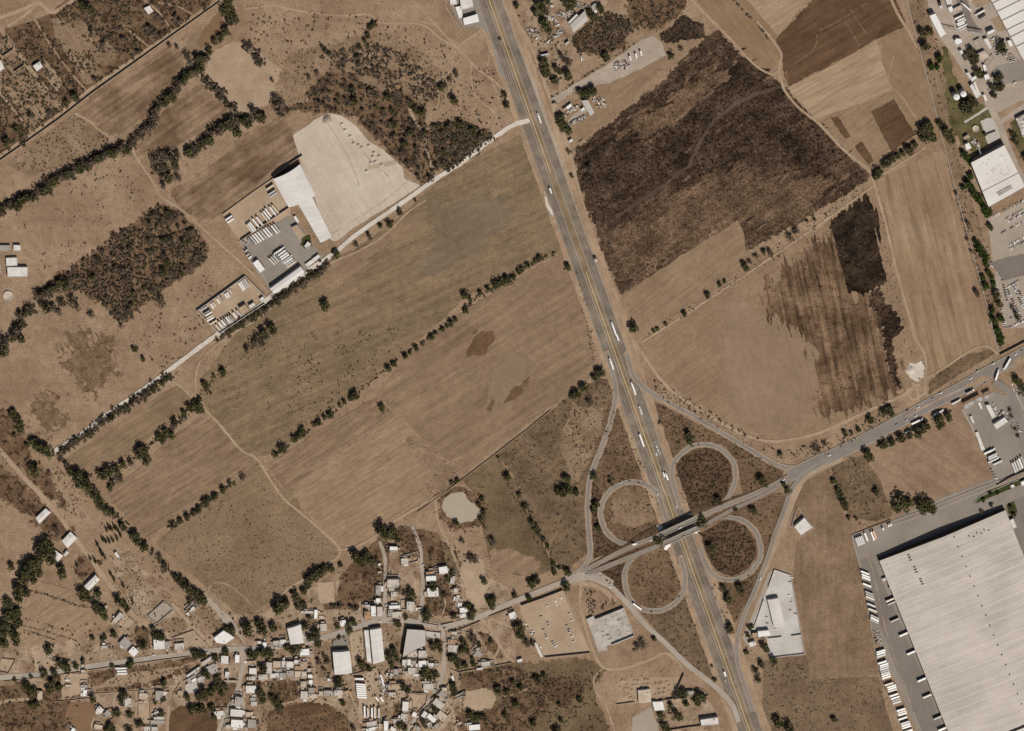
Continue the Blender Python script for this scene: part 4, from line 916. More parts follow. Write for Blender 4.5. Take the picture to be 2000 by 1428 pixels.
def building(name, label, cat, poly, h, roof='W', wall='W', kind='flat', rise=.8, tank=False, group=None, ridge=None, base=0.0, annex=0):
    """poly: outline of the roof as surveyed at height h. Parts: wall, roof and what stands on the roof"""
    R = ROOFS[roof][0] if isinstance(roof, str) else roof
    Wm = WALL[wall] if isinstance(wall, str) else wall
    q = [Vector(P(x, y, h)) for x, y in poly]
    c = sum(q, Vector())/len(q); cx, cy = c.x, c.y
    l = [(v.x-cx, v.y-cy) for v in q]
    ar = sum(l[i][0]*l[(i+1) % len(l)][1]-l[(i+1) % len(l)][0]*l[i][1] for i in range(len(l)))
    if ar < 0: l = l[::-1]
    H = h*S
    r = tag(empty(name, (cx, cy, 0)), label, cat, group)
    if kind == 'flat':
        inn = inset(l, .3); m = MB(); n = len(l); t = H+.35
        for i in range(n):
            j = (i+1) % n
            a, b, ai, bi = l[i], l[j], inn[i], inn[j]
            m.poly([(*a, base), (*b, base), (*b, t), (*a, t)])
            m.poly([(*a, t), (*b, t), (*bi, t), (*ai, t)])
            m.poly([(*ai, t), (*bi, t), (*bi, H-.25), (*ai, H-.25)])
        link('wall', m.mesh('wall', Wm), r)
        m = MB(); m.poly([(*p, H) for p in inn]); m.poly([(*p, H-.2) for p in inn][::-1])
        ro = link('roof', m.mesh('roof', R), r)
    elif kind == 'canopy':
        m = MB(); m.prism(l, H-.5, H); ro = link('roof', m.mesh('roof', R), r)
        for p in inset(l, 1.2):
            m = MB(); m.tube((*p, base), (*p, H-.5), .22, .22, 8); link('post', m.mesh('post', STEEL), r)
    else:
        if len(l) != 4: l = l[:4]
        L = [Vector(p) for p in l]
        if ((L[1]-L[0]).length+(L[3]-L[2]).length >= (L[2]-L[1]).length+(L[0]-L[3]).length) == (ridge != 'short'): a0, a1, b1, b0 = L[0], L[1], L[2], L[3]
        else: a0, a1, b1, b0 = L[1], L[2], L[3], L[0]
        seg = 2 if kind == 'gable' else 12
        prof = []
        for i in range(seg+1):
            t = i/seg
            z = rise*S*(1-abs(2*t-1)) if kind == 'gable' else rise*S*math.sin(math.pi*t)
            prof.append((t, H-(rise*S*.0)+z))
        m = MB(); e0 = [(a0+(b0-a0)*t, z) for t, z in prof]; e1 = [(a1+(b1-a1)*t, z) for t, z in prof]
        d = (a1-a0).normalized()*.35
        for i in range(seg):
            m.poly([(*(e0[i][0]-d), e0[i][1]), (*(e1[i][0]+d), e1[i][1]), (*(e1[i+1][0]+d), e1[i+1][1]), (*(e0[i+1][0]-d), e0[i+1][1])])
            m.poly([(*(e0[i+1][0]-d), e0[i+1][1]-.15), (*(e1[i+1][0]+d), e1[i+1][1]-.15), (*(e1[i][0]+d), e1[i][1]-.15), (*(e0[i][0]-d), e0[i][1]-.15)])
        ro = link('roof', m.mesh('roof', R), r)
        m = MB()
        m.poly([(*a0, base), (*a1, base), (*a1, H-.05), (*a0, H-.05)]); m.poly([(*b1, base), (*b0, base), (*b0, H-.05), (*b1, H-.05)])
        m.poly([(*a0, base)]+[(*p, z-.16) for p, z in e0]+[(*b0, base)]); m.poly(([(*a1, base)]+[(*p, z-.16) for p, z in e1]+[(*b1, base)])[::-1])
        link('wall', m.mesh('wall', Wm), r)
    if annex:
        g = random.Random(int(cx*3+cy*7))
        for q in range(annex):
            i = g.randrange(len(l)); a, b = Vector(l[i]), Vector(l[(i+1) % len(l)]); e = (b-a); L_ = e.length; e = e.normalized(); nn = Vector((e.y, -e.x))
            t0 = g.uniform(0, .5)*L_; t1 = min(L_, t0+g.uniform(.3, .6)*L_); dp = g.uniform(2, 5); zz = H*g.uniform(.5, .8); p0, p1 = a+e*t0+nn*.05, a+e*t1+nn*.05
            m = MB(); m.prism([tuple(p0), tuple(p0+nn*dp), tuple(p1+nn*dp), tuple(p1)][::1], base, zz, 0, True, 1)
            link('annex', m.mesh('annex', [Wm, g.choice([RW, RG, RBE, RT, RO, RD])]), r)
        if g.random() < .7:
            i = g.randrange(len(l)); a, b = Vector(l[i]), Vector(l[(i+1) % len(l)]); e = (b-a).normalized(); nn = Vector((e.y, -e.x)); dp = g.uniform(5, 9); k = e*.2
            for p0, p1 in ((a+nn*.1, a+nn*dp), (a+nn*dp, b+nn*dp), (b+nn*dp, b+nn*.1)):
                d = (p1-p0).normalized()*.15; o_ = Vector((-d.y, d.x)); m = MB(); m.prism([tuple(p0-o_), tuple(p1-o_), tuple(p1+o_), tuple(p0+o_)], base, 2.1); link('yard_wall', m.mesh('yard_wall', Wm), r)
    if tank:
        p = Vector(l[tank % len(l)])*.5
        m = MB(); m.tube((p.x, p.y, H+.02), (p.x, p.y, H+1.3), .75, .75, 10); m.tube((p.x, p.y, H+1.3), (p.x, p.y, H+1.6), .75, .25, 10)
        link('water_tank', m.mesh('water_tank', TANKM), ro)
    return r, ro, l

def wall_line(label, p, h=2.6, th=.5, mat='T', cat='wall', name='boundary_wall', group=None):
    q = [Vector(P(x, y, 0)) for x, y in p]; o = q[0].copy(); m = MB()
    n = len(q); lf, rt = [], []
    for i in range(n):
        a = (q[i]-q[i-1]).normalized() if i else (q[1]-q[0]).normalized()
        b = (q[i+1]-q[i]).normalized() if i < n-1 else a
        t = (a+b).normalized(); nn = Vector((-t.y, t.x, 0))*(th*S/2)/max(.5, t.dot(a))
        lf.append(q[i]-o+nn); rt.append(q[i]-o-nn)
    z = h*S
    for i in range(n-1):
        a, b, c, d = lf[i], lf[i+1], rt[i+1], rt[i]
        m.poly([(a.x, a.y, z), (d.x, d.y, z), (c.x, c.y, z), (b.x, b.y, z)])
        m.poly([(d.x, d.y, 0), (c.x, c.y, 0), (c.x, c.y, z), (d.x, d.y, z)]); m.poly([(b.x, b.y, 0), (a.x, a.y, 0), (a.x, a.y, z), (b.x, b.y, z)])
    for a, d in ((lf[0], rt[0]), (rt[-1], lf[-1])): m.poly([(a.x, a.y, 0), (d.x, d.y, 0), (d.x, d.y, z), (a.x, a.y, z)])
    return tag(link(name, m.mesh(name, WALL[mat]), None, o), label, cat, group)

# ---- vehicles (metres, nose along +x)
PAINTS = {k: paint('car '+k, c, .35, var=.04) for k, c in dict(white=(224, 216, 206), silver=(172, 166, 160), grey=(112, 106, 100), black=(42, 40, 38), red=(128, 50, 40), blue=(62, 72, 98), beige=(196, 176, 150), orange=(196, 128, 70)).items()}
CACHE = {}
def car_parts(c, long=False):
    k = ('car', c, long)
    if k not in CACHE:
        e = 2.6 if long else 2.25
        m = MB(); m.box(-e, -.92, .35, e, .92, .95, 0, .25)
        a = [(-e*.72, -.86), (e*.38, -.86), (e*.38, .86), (-e*.72, .86)]; b = [(-e*.55, -.7), (e*.12, -.7), (e*.12, .7), (-e*.55, .7)]
        m.poly([(*p, 1.5) for p in b])
        for x in (-e*.62, e*.6):
            for y in (-.85, .85): m.tube((x, y-.12, .34), (x, y+.12, .34), .34, .34, 8, 1)
        g = MB()
        for i in range(4):
            j = (i+1) % 4; g.poly([(*a[i], .95), (*a[j], .95), (*b[j], 1.49), (*b[i], 1.49)])
        CACHE[k] = (m.mesh('body', [PAINTS[c], DARK]), g.mesh('window', GLASS))
    return CACHE[k]
def car(x, y, dx, dy, label, c='white', cat='car', name='car', group=None, z=None, long=False):
    p = P(x, y, 1.2); a = math.atan2(-dy, dx)
    r = tag(empty(name, (p[0], p[1], gz(x, y) if z is None else z), a), label, cat, group)
    b, g = car_parts(c, long); link('body', b, r); link('window', g, r)
    return r

def trailer_parts(L, c, w=2.6, top=4.0):
    k = ('tr', round(L), c, w, top)
    if k not in CACHE:
        L = round(L)
        m = MB(); m.box(-L/2, -w/2, 1.15, L/2, w/2, top, 0, .06)
        for i in range(1, int(L/2)): m.box(-L/2+i*2-.04, -w/2+.06, top, -L/2+i*2+.04, w/2-.06, top+.05, 0)
        u = MB(); u.box(-L/2+.3, -.5, .85, L/2-.3, .5, 1.14)
        for x in (-L/2+1.4, -L/2+2.7, L/2-2.5):
            u.box(x-.08, -1.1, .42, x+.08, 1.1, .58)
            for y in (-1.05, 1.05): u.tube((x, y-.2, .5), (x, y+.2, .5), .5, .5, 10)
        CACHE[k] = (m.mesh('box', PAINTS[c]), u.mesh('chassis', DARK))
    return CACHE[k]
def cab_parts(c):
    k = ('cab', c)
    if k not in CACHE:
        m = MB(); m.box(-1.1, -1.2, .9, .9, 1.2, 3.5, 0, .15); m.box(.9, -.95, .8, 2.4, .95, 2.0, 0, .2)
        m.box(-2.8, -.5, .8, -1.1, .5, 1.1, 1)
        for x in (-2.2, 1.6):
            for y in (-1.0, 1.0): m.tube((x, y-.2, .5), (x, y+.2, .5), .5, .5, 10, 1)
        g = MB(); g.poly([(.93, -1.0, 2.1), (.93, 1.0, 2.1), (.93, 1.0, 3.1), (.93, -1.0, 3.1)])
        CACHE[k] = (m.mesh('cab', [PAINTS[c], DARK]), g.mesh('windscreen', GLASS))
    return CACHE[k]
def trailer(x, y, dx, dy, L, label, c='white', group=None, cat='trailer', z=None):
    """a parked box trailer without its tractor; (x, y) is the middle of its roof, L its length in survey units"""
    p = P(x, y, 4.7)
    r = tag(empty('box_trailer', (p[0], p[1], gz(x, y) if z is None else z), math.atan2(-dy, dx)), label, cat, group)
    b, u = trailer_parts(L*S, c); link('box', b, r); link('chassis', u, r)
    return r
def semi(x, y, dx, dy, L, label, c='white', cc='white', name='semi_truck', cat='truck', z=None, group=None):
    """tractor and trailer; L is the whole length, nose towards (dx, dy)"""
    p = P(x, y, 4.2); Lm = L*S; tl = Lm-4.2
    r = tag(empty(name, (p[0], p[1], gz(x, y) if z is None else z), math.atan2(-dy, dx)), label, cat, group)
    b, u = trailer_parts(tl, c)
    for nm, me in (('box', b), ('chassis', u)): link(nm, me, r, (-Lm/2+tl/2, 0, 0))
    k, g = cab_parts(cc); ko = link('cab', k, r, (Lm/2-2.4, 0, 0)); link('windscreen', g, ko)
    return r
def bus(x, y, dx, dy, L, label, c='white'):
    p = P(x, y, 3.6); Lm = L*S
    r = tag(empty('bus', (p[0], p[1], gz(x, y)), math.atan2(-dy, dx)), label, 'bus')
    m = MB(); m.box(-Lm/2, -1.3, .4, Lm/2, 1.3, 3.2, 0, .2); m.box(-Lm*.3, -.8, 3.2, -Lm*.1, .8, 3.4, 0)
    for xx in (-Lm*.3, Lm*.32):
        for y_ in (-1.2, 1.2): m.tube((xx, y_-.15, .5), (xx, y_+.15, .5), .5, .5, 10, 1)
    link('body', m.mesh('body', [PAINTS[c], DARK]), r)
    for s in (-1, 1):
        m = MB(); m.poly([(-Lm*.47, s*1.31, 1.6), (Lm*.47, s*1.31, 1.6), (Lm*.47, s*1.31, 2.7), (-Lm*.47, s*1.31, 2.7)]); link('window', m.mesh('window', GLASS), r)
    return r

# ---- plants
def foliage(n, seed, squash=.6, size=.26, lobes=7, low=.25, tall=False):
    """leaf clumps spread through several lobes; unit crown radius"""
    g = np.random.default_rng(seed)
    V, Q = [], []
    ang = g.uniform(0, 2*np.pi, lobes); rad = np.sqrt(g.uniform(.05, 1, lobes))*.55
    lc = np.stack([rad*np.cos(ang), rad*np.sin(ang), low+squash*g.uniform(.5, 1.0, lobes)], 1); lr = g.uniform(.34, .56, lobes)
    for i in range(n):
        if tall:
            t = g.uniform(0, 1)**1.3; rr = (1-t)*.9+.06
            d = g.normal(size=2); d /= np.linalg.norm(d)+1e-6
            c = np.array([d[0]*rr*g.uniform(.6, 1), d[1]*rr*g.uniform(.6, 1), .2+t*3.6])
        else:
            k = g.integers(lobes); d = g.normal(size=3); d /= np.linalg.norm(d)+1e-6
            c = lc[k]+d*lr[k]*g.uniform(.55, 1.0)*np.array([1, 1, .75])
        nrm = g.normal(size=3)*.7+np.array([0, 0, .8]); nrm /= np.linalg.norm(nrm)
        a = np.cross(nrm, g.normal(size=3)); a /= np.linalg.norm(a)+1e-6; b = np.cross(nrm, a)
        s = size*g.uniform(.55, 1.25)
        k = len(V)
        V += [c-a*s*.5, c+b*s*.42-nrm*s*.1, c+a*s*.5, c-b*s*.42-nrm*s*.1]; Q.append((k, k+1, k+2, k+3))
    V = np.array(V); V[:, 2] = np.maximum(V[:, 2], .03)
    return V, np.array(Q)
def leaf_mat(key, c1, c2, c3, sc=.25):
    m = bpy.data.materials.new(key); m.use_nodes = True; n = m.node_tree; n.nodes.clear()
    o = n.nodes.new('ShaderNodeOutputMaterial'); d = n.nodes.new('ShaderNodeBsdfDiffuse')
    geo = n.nodes.new('ShaderNodeNewGeometry'); t = n.nodes.new('ShaderNodeTexNoise'); t.inputs['Scale'].default_value = sc; t.inputs['Detail'].default_value = 3
    n.links.new(geo.outputs['Position'], t.inputs['Vector'])
    r = n.nodes.new('ShaderNodeValToRGB'); e = r.color_ramp.elements
    e[0].position = .35; e[1].position = .66; e[0].color = (*c1, 1); e[1].color = (*c3, 1); k = e.new(.5); k.color = (*c2, 1)
    n.links.new(t.outputs[0], r.inputs[0]); n.links.new(r.outputs[0], d.inputs[0]); n.links.new(d.outputs[0], o.inputs[0])
    MATS[key] = m
    return m
LM = {'g': leaf_mat('green leaves', (.06, .053, .025), (.09, .087, .038), (.138, .118, .066)),
      'b': leaf_mat('dry leaves', (.085, .064, .045), (.13, .099, .07), (.185, .143, .105)),
      'l': leaf_mat('lush leaves', (.032, .05, .012), (.05, .075, .018), (.075, .10, .03))}
BARK = paint('bark', (96, 78, 64), .95)
def trunk_mesh(seed, hgt=.75):
    g = random.Random(seed); m = MB()
    m.tube((0, 0, -.02), (0, 0, hgt*.55), .085, .06, 7)
    for i in range(4):
        a = i*1.6+g.uniform(0, .8); r = g.uniform(.3, .5)
        m.tube((0, 0, hgt*.5), (math.cos(a)*r, math.sin(a)*r, hgt*g.uniform(.95, 1.25)), .05, .018, 5)
    return m.mesh('trunk', BARK)
CROWN = {}
for kd, seeds in (('g', range(1, 7)), ('b', range(11, 17)), ('l', range(21, 24))):
    CROWN[kd] = [foliage(300 if kd != 'b' else 200, s, size=.27 if kd != 'b' else .24) for s in seeds]
CROWN['c'] = [foliage(170, 31, size=.5, tall=True), foliage(170, 32, size=.5, tall=True)]
CMESH = {k: [mesh_np('crown', V, Q, None, LM['g' if k == 'c' else k]) for V, Q in L] for k, L in CROWN.items()}
TMESH = {k: [trunk_mesh(i, .75 if k != 'c' else 2.2) for i in range(len(L))] for k, L in CROWN.items()}
TREES = []         # (x, y, r, kind, phrase)
def tree_obj(x, y, r, kd, label, group):
    i = random.randrange(len(CMESH[kd])); p = P(x, y, 0)
    if (1275 < x < 1296 and 1040 < y < 1064) or (1358 < x < 1378 and 1004 < y < 1028): p = (p[0], p[1], 6.4)
    e = empty('cypress_tree' if kd == 'c' else 'tree', (p[0], p[1], 0), random.uniform(0, 6.28))
    s = r*S; e.scale = (s, s, s*random.uniform(.85, 1.15))
    tag(e, label, 'tree', group)
    link('trunk', TMESH[kd][i], e); link('crown', CMESH[kd][i], e)
    return e
BUSH = [foliage(26, 50+i, squash=.4, size=.62, lobes=3, low=.08) for i in range(6)]
BMESH = {k: [mesh_np('shrub', V, Q, None, LM[k]) for V, Q in BUSH] for k in 'gb'}
BUSHES = []        # (x, y, r, kind, phrase)

def in_poly(x, y, p):
    c = False
    for i in range(len(p)):
        ax, ay = p[i-1]; bx, by = p[i]
        if (ay > y) != (by > y) and x < (bx-ax)*(y-ay)/(by-ay)+ax: c = not c
    return c
def scatter(store, poly, n, r0, r1, kd, phrase, gap=0.0, clump=0.0):
    p = pts(poly) if isinstance(poly, str) else poly
    x0, x1 = min(a for a, b in p), max(a for a, b in p); y0, y1 = min(b for a, b in p), max(b for a, b in p)
    got, tries = [], 0
    sd = random.randrange(999)
    while len(got) < n and tries < n*60:
        tries += 1
        x, y = random.uniform(x0, x1), random.uniform(y0, y1)
        if not in_poly(x, y, p): continue
        if clump and float(vnoise(np.array([x/22.]), np.array([y/22.]), sd)[0]) < clump: continue
        r = r0+(r1-r0)*random.random()**2
        if gap and any((x-a)**2+(y-b)**2 < (gap*(r+c))**2 for a, b, c in got): continue
        got.append((x, y, r)); store.append((x, y, r, random.choice(kd), phrase))
def merged(name, label, items, templates, mats, keyf):
    VV, QQ, MI = [], [], []; n = 0; keys = list(mats)
    for it in items:
        T = templates(it); V, Q = T[random.randrange(len(T))]
        a = random.uniform(0, 6.28); c, s = math.cos(a), math.sin(a); r = it[2]*S; p = P(it[0], it[1], 0)
        W2 = np.stack([(V[:, 0]*c-V[:, 1]*s)*r+p[0], (V[:, 0]*s+V[:, 1]*c)*r+p[1], V[:, 2]*r], 1)
        VV.append(W2); QQ.append(Q+n); n += len(V); MI.append(np.full(len(Q), keys.index(keyf(it))))
    me = mesh_np(name, np.concatenate(VV), np.concatenate(QQ), None, [mats[k] for k in keys])
    me.polygons.foreach_set('material_index', np.concatenate(MI).astype(np.int32))
    return tag(link(name, me), label, None, None, 'stuff')

# ================================================================ BIG BUILDINGS
RBIG = soil('ribbed roof', (206, 192, 178), (190, 177, 163), ps=.012, fa=22, fu=.16, fs=.16, gr=.06)
RWH = soil('factory roof', (230, 220, 209), (221, 210, 198), ps=.02, fa=25, fu=.05, fs=.2, gr=.05, sa=.04, sc=(170, 158, 146), ss=.5)
RRIB = soil('ribbed white roof', (228, 219, 209), (219, 209, 198), ps=.02, fa=14, fu=.14, fs=.22, gr=.04)
RPLAIN = soil('plain grey roof', (199, 188, 178), (192, 181, 171), ps=.02, gr=.03)

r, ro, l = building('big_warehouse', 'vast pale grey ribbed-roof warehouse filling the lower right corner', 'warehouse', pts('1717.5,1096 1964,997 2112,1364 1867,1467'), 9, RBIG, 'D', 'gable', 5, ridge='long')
a, b, c_, d = [Vector(P(x, y, 9)) for x, y in pts('1717.5,1096 1964,997 2112,1364 1867,1467')]
def bil(u, v): return a*(1-u)*(1-v)+b*u*(1-v)+c_*u*v+d*(1-u)*v-Vector(r.location)
def rz(u): return 9*S+5*S*(1-abs(2*u-1))
def on_roof(u, v): q = bil(u, v); return (q.x, q.y, rz(u))
for i in range(24):                          # raised standing seams across the roof
    v = (i+.5)/24
    for u0, u1 in ((.005, .495), (.505, .995)):
        p, q = Vector(on_roof(u0, v)), Vector(on_roof(u1, v)); k = Vector((0, .3, 0)); m = MB()
        m.poly([p-k+Vector((0, 0, .12)), q-k+Vector((0, 0, .12)), q+k+Vector((0, 0, .12)), p+k+Vector((0, 0, .12))]); m.poly([p-k, q-k, q-k+Vector((0, 0, .12)), p-k+Vector((0, 0, .12))])
        link('roof_seam', m.mesh('roof_seam', RB), ro)
m = MB(); m.box(-.8, -.8, 0, .8, .8, 1.1, 0, .1); vent = m.mesh('roof_vent', RD)
for i in range(19): link('roof_vent', vent, ro, on_roof(.575, .02+i*.052))
m = MB(); m.box(-5, -.3, .3, 5, .3, .7); m.box(-5, -2.2, 0, -4.4, 2.2, .9); m.box(4.4, -2.2, 0, 5, 2.2, .9); m.box(-.3, -2.2, 0, .3, 2.2, .9); pipe = m.mesh('roof_pipework', RD)
for u, v in ((.215, .035), (.222, .1), (.23, .165)):
    o = link('roof_pipework', pipe, ro, on_roof(u, v)); o.rotation_euler = (0, 0, math.radians(112))
m = MB(); m.box(-.5, -.5, 0, .5, .5, .8); sv = m.mesh('roof_vent', WALL['W'])
for i in range(7): link('roof_vent', sv, ro, on_roof(.04+.004*i, .03+i*.03))
for i in range(6): link('roof_vent', vent, ro, on_roof(.68+.03*i, .045+.012*(i % 2)))
building('warehouse_block', 'white roofed block in the extreme lower right corner', 'warehouse', pts('1971,1433 2062,1395 2100,1480 2010,1520'), 9, 'W')
building('office_wing', 'small pale annex on the east side of the vast warehouse', 'annex', pts('1972,1016 1979,1013 1986,1030 1979,1033'), 5, 'W')
for k, (x, y) in enumerate(((1728, 1126), (1741, 1143))):
    building('dock_house', ('upper' if k == 0 else 'lower')+' small grey dock hut against the west wall of the vast warehouse', 'hut', rect(x, y+6, 9, 6, -20), 4, 'W' if k == 0 else 'G')

# arched hall and the truck yards
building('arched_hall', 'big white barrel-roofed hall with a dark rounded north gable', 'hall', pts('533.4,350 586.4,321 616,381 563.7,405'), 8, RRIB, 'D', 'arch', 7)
building('long_shed', 'long white gabled shed joined to the south end of the arched hall', 'shed', pts('579,393 606,377.5 647.5,462 626,474'), 7, RRIB, 'W', 'gable', 2)
building('long_shed', 'long white shed along the white gravel road at the truck yard', 'shed', pts('527.4,564 587,521 595,532 537,574'), 8, RRIB, 'W', 'gable', 1)
building('shed', 'white shed on the west side of the grey truck yard', 'shed', pts('493.5,514 503.3,507 518.3,526.6 507.8,533.4'), 6, 'B', 'W')
building('office', 'tan roofed office with white edges beside the small lawn', 'office', pts('569,444.5 581,439 596,459.6 585.4,468.6'), 5, 'T', 'W')
building('guard_house', 'small white house with dark tank on the yard lawn', 'house', rect(601, 479, 9, 12, 35), 4, 'W', tank=1)
building('gate_house', 'small white gatehouse by the yard gate on the gravel road', 'house', rect(618, 504, 15, 7, -36), 4, 'W')
building('tank_shed', 'low shed with two rows of round white tanks beside the long shed', 'shed', rect(607, 513, 22, 8, -36), 3, 'W')
building('block_house', 'square tan roofed house on the edge of the walled trailer yard', 'house', pts('466.4,602 479,594.4 488,607 475.4,615.5'), 6, 'T', 'T')
building('gate_house', 'small white house beside the tan roofed house of the trailer yard', 'house', rect(492.5, 597, 12, 7, -32), 5, 'W')
building('gate_house', 'small white gate hut at the corner of the walled trailer yard', 'hut', rect(512, 584, 9, 6, -38), 4, 'W')
building('portacabin', 'narrow white cabin near the south end of the arched hall', 'cabin', pts('573,424 577,421 585,433 581,436'), 3, 'W')
wall_line('tall wall round the north and east sides of the walled trailer yard', pts('384,606 478,538 517,577 519,583'), 4.5, .8, 'W')
wall_line('wall round the west and south sides of the walled trailer yard', pts('384,606 428,650 516,592'), 3.5, .8, 'W')
wall_line('brown wall dividing the two truck yards', pts('564,404 528,428 470,468'), 4, .8, 'T')
wall_line('long thin wall along the top of the earth truck yard', pts('533,347 490,377 452,405 434,418'), 2.5, .6, 'T')
wall_line('wall down the west side of the grey truck yard', pts('467,470 498,512 527,560'), 3, .6, 'W')
wall_line('short dark retaining wall behind the arched hall', pts('531,345 560,322 590,302'), 4.5, .8, 'T')

# far left farm
for p, rf, lab in (('-8,479.5 20,479.5 20,490.5 -8,490.5', 'G', 'grey long shed cut by the left edge, topmost of the left farm'), ('26.5,478.5 40,479 40,490 26.5,490', 'W', 'small square white shed, right of the grey long shed at left'), ('11.5,504 33,503 34,519 12.5,520', 'W', 'pale double shed in the middle of the left farm'), ('14,522 54,522 54,540.5 15,541', 'W', 'wide two-tone shed, largest of the left farm'), ('-8,517 1,517 1,533 -8,533', 'G', 'small grey shed at the left edge below the other farm sheds')):
    building('farm_shed', lab, 'shed', pts(p), 5.5 if p.startswith('14') else 4, rf, 'W')
def round_tank(name, label, cat, x, y, rad, h, top, ring=True, z0=0):
    p = P(x, y, h); R = rad*S; H = h*S
    e = tag(empty(name, (p[0], p[1], gz(x, y))), label, cat)
    m = MB(); n = 28
    prof = [(R, 0), (R, H), (R*.86, H), (R*.86, H*.5)]
    for (ra, za), (rb, zb) in zip(prof, prof[1:]):
        for i in range(n):
            a, b = 2*math.pi*i/n, 2*math.pi*(i+1)/n
            m.poly([(ra*math.cos(a), ra*math.sin(a), za), (ra*math.cos(b), ra*math.sin(b), za), (rb*math.cos(b), rb*math.sin(b), zb), (rb*math.cos(a), rb*math.sin(a), zb)])
    link('shell', m.mesh('shell', WALL['W']), e)
    m = MB()
    if ring: m.tube((0, 0, H*.5-.1), (0, 0, H*.5), R*.86, R*.86, 28)
    else: m.tube((0, 0, H), (0, 0, H+R*.22), R*1.01, R*.3, 28); m.tube((0, 0, H+R*.22), (0, 0, H+R*.27), R*.3, R*.2, 16)
    link('water' if ring else 'roof', m.mesh('top', top), e)
    if not ring:
        m = MB(); m.box(R, -.25, .5, R+.12, .25, H); link('ladder', m.mesh('ladder', STEEL), e)
    return e
round_tank('stone_tank', 'round open stone tank in the scrub at the left edge', 'water tank', 15.5, 578, 9, 2, RBE)
round_tank('silo', 'left one of the two white silos on the mown lawn', 'silo', 1868.4, 189.8, 6, 13, RB, False)
round_tank('silo', 'right one of the two white silos on the mown lawn', 'silo', 1881.8, 183.9, 5.7, 13, RB, False)
round_tank('settling_tank', 'round pale settling tank in the middle of the factory lawn', 'tank', 1905.7, 251.5, 6.4, 2, RBE)
round_tank('settling_tank', 'small ring-shaped tank beside the factory road trees', 'tank', 1983, 164, 4.6, 2, RBE)

# upper left, top
HUTS = [
 ('437.5,1231 459,1246 440,1258.5 422.5,1256 417.5,1246', 6, 'B', 'bright white five-sided house in the fork of the earth road'), ('207,1181 211,1184 206,1190 202,1186', 3, 'E', 'small beige hut below the long barn on the left earth road'),
 ('281,16 292,11 300,22 290,29', 4, 'W', 'white hut alone in the scrub at the top left'), ('64,129 77.5,120 84,131 72.5,140', 5, 'W', 'white hut on the cleared plot at upper left'), ('-8,120 2,118 9,134 -8,146', 4, 'W', 'white house cut by the upper left edge'),
 ('70,1011.5 89,993 99,1001.5 77.5,1023', 4.5, 'W', 'white ribbed barn alone beside the left earth road'), ('121,1056.5 137.5,1039 151,1051.5 132.5,1070', 5, 'W', 'white barn with dark roof spots beside the left earth road'),
 ('107.8,1075 123,1085.7 113,1098 107,1092.5', 4, 'W', 'white barn half hidden by the big dark trees at left'), ('124,1083 130,1075 134,1080 127,1086', 4, 'W', 'small white lean-to behind the barn near the big dark trees'),
 ('186.8,1123.3 194.3,1132.7 174.3,1153.4 164.2,1145.2', 6, 'W', 'pale long barn where the left earth road bends'), ('223,1081.3 227,1077.5 234.5,1088.8 230,1090.7', 4, 'W', 'tiny white hut beside the cypress trees'),
 ('1551,1029 1571,1011 1587,1031 1565,1046', 6, 'W', 'white house in the triangular walled plot by the frontage road'),
 ('1246,1349 1270,1346 1272,1371 1247.5,1373', 5, 'E', 'square beige sheet-roofed barn on the ridged soil plot'), ('1274,1371 1294,1370 1299,1387 1279,1389', 5, 'B', 'bright white house at the corner of the bottom earth yard'),
 ('1340,1351 1355,1350 1355,1357 1340,1358', 5, 'G', 'small grey shed between the dark trees at the bottom'), ('1368,1406 1402.5,1401 1404,1415 1370,1417.5', 7, 'W', 'long white house at the bottom beside the highway'),
 ('1480,1233 1502,1231 1505.5,1242 1481,1245', 6, 'B', 'bright white house left of the concrete compound'), ('1469,1237 1479.5,1236 1480,1245 1470,1246', 5, 'T', 'tan roofed house next to the white house by the frontage road'), ('1461.5,1256 1474.5,1252 1477.5,1260 1465.7,1264.7', 5, 'W', 'small white hut below the concrete compound entrance'),
 ('1110,276 1116.5,270.5 1120,275 1113.5,279.5', 4, 'W', 'small white hut at the corner of the burnt field'),
 ('1105.5,209 1115,202 1117.5,208 1109,214', 4, 'B', 'bright white hut in the scrapyard'), ('1078.5,203 1085,199.5 1090.5,207 1083,213', 3.5, 'T', 'tan box hut at the roadside gate of the scrapyard'), ('1099,213 1106,209 1110,214 1103,218', 3.5, 'T', 'tan roofed hut beside the bright white scrapyard hut'), ('1134,214 1140,209 1143,215 1137,219', 4, 'W', 'small white shed touching the grey scrapyard roof'),
 ('1134,109 1137,109 1138,119 1135,120', 3, 'B', 'narrow white cabin in the brush south of the grey shed'), ('1155,12 1164,6 1166,18 1158,22', 4, 'G', 'pale small roof between trees at the top of the junkyard'), ('1160,20 1166,19 1166,25 1161,26', 4, 'W', 'tiny white roof below the pale small roof in the junkyard'), ('1069,3 1075,3 1075,9 1070,9', 3, 'B', 'tiny bright white roof at the top of the junkyard'), ('1075,10 1081,10 1081,15 1076,15', 3, 'W', 'tiny white roof beside the junkyard lane'),
 ('1010,1289 1020,1286 1020,1293 1011,1294.5', 4, 'W', 'white hut below the vehicle lot at the bottom'),
]
for k, (p, h, rf, lab) in enumerate(HUTS):
    building('barn' if 'barn' in lab else 'house' if 'house' in lab else 'hut', lab, 'barn' if 'barn' in lab else 'house' if 'house' in lab else 'hut', pts(p), h, rf, 'T' if rf == 'T' else 'W', 'gable' if 'barn' in lab else 'flat', 1.2, tank=(k % 3 == 0) and 2)
building('grey_shed', 'large grey metal shed in the junkyard at the top', 'shed', pts('1113,48.5 1142,21 1148,40 1121,63.7'), 6, RPLAIN, 'G', 'gable', 1)
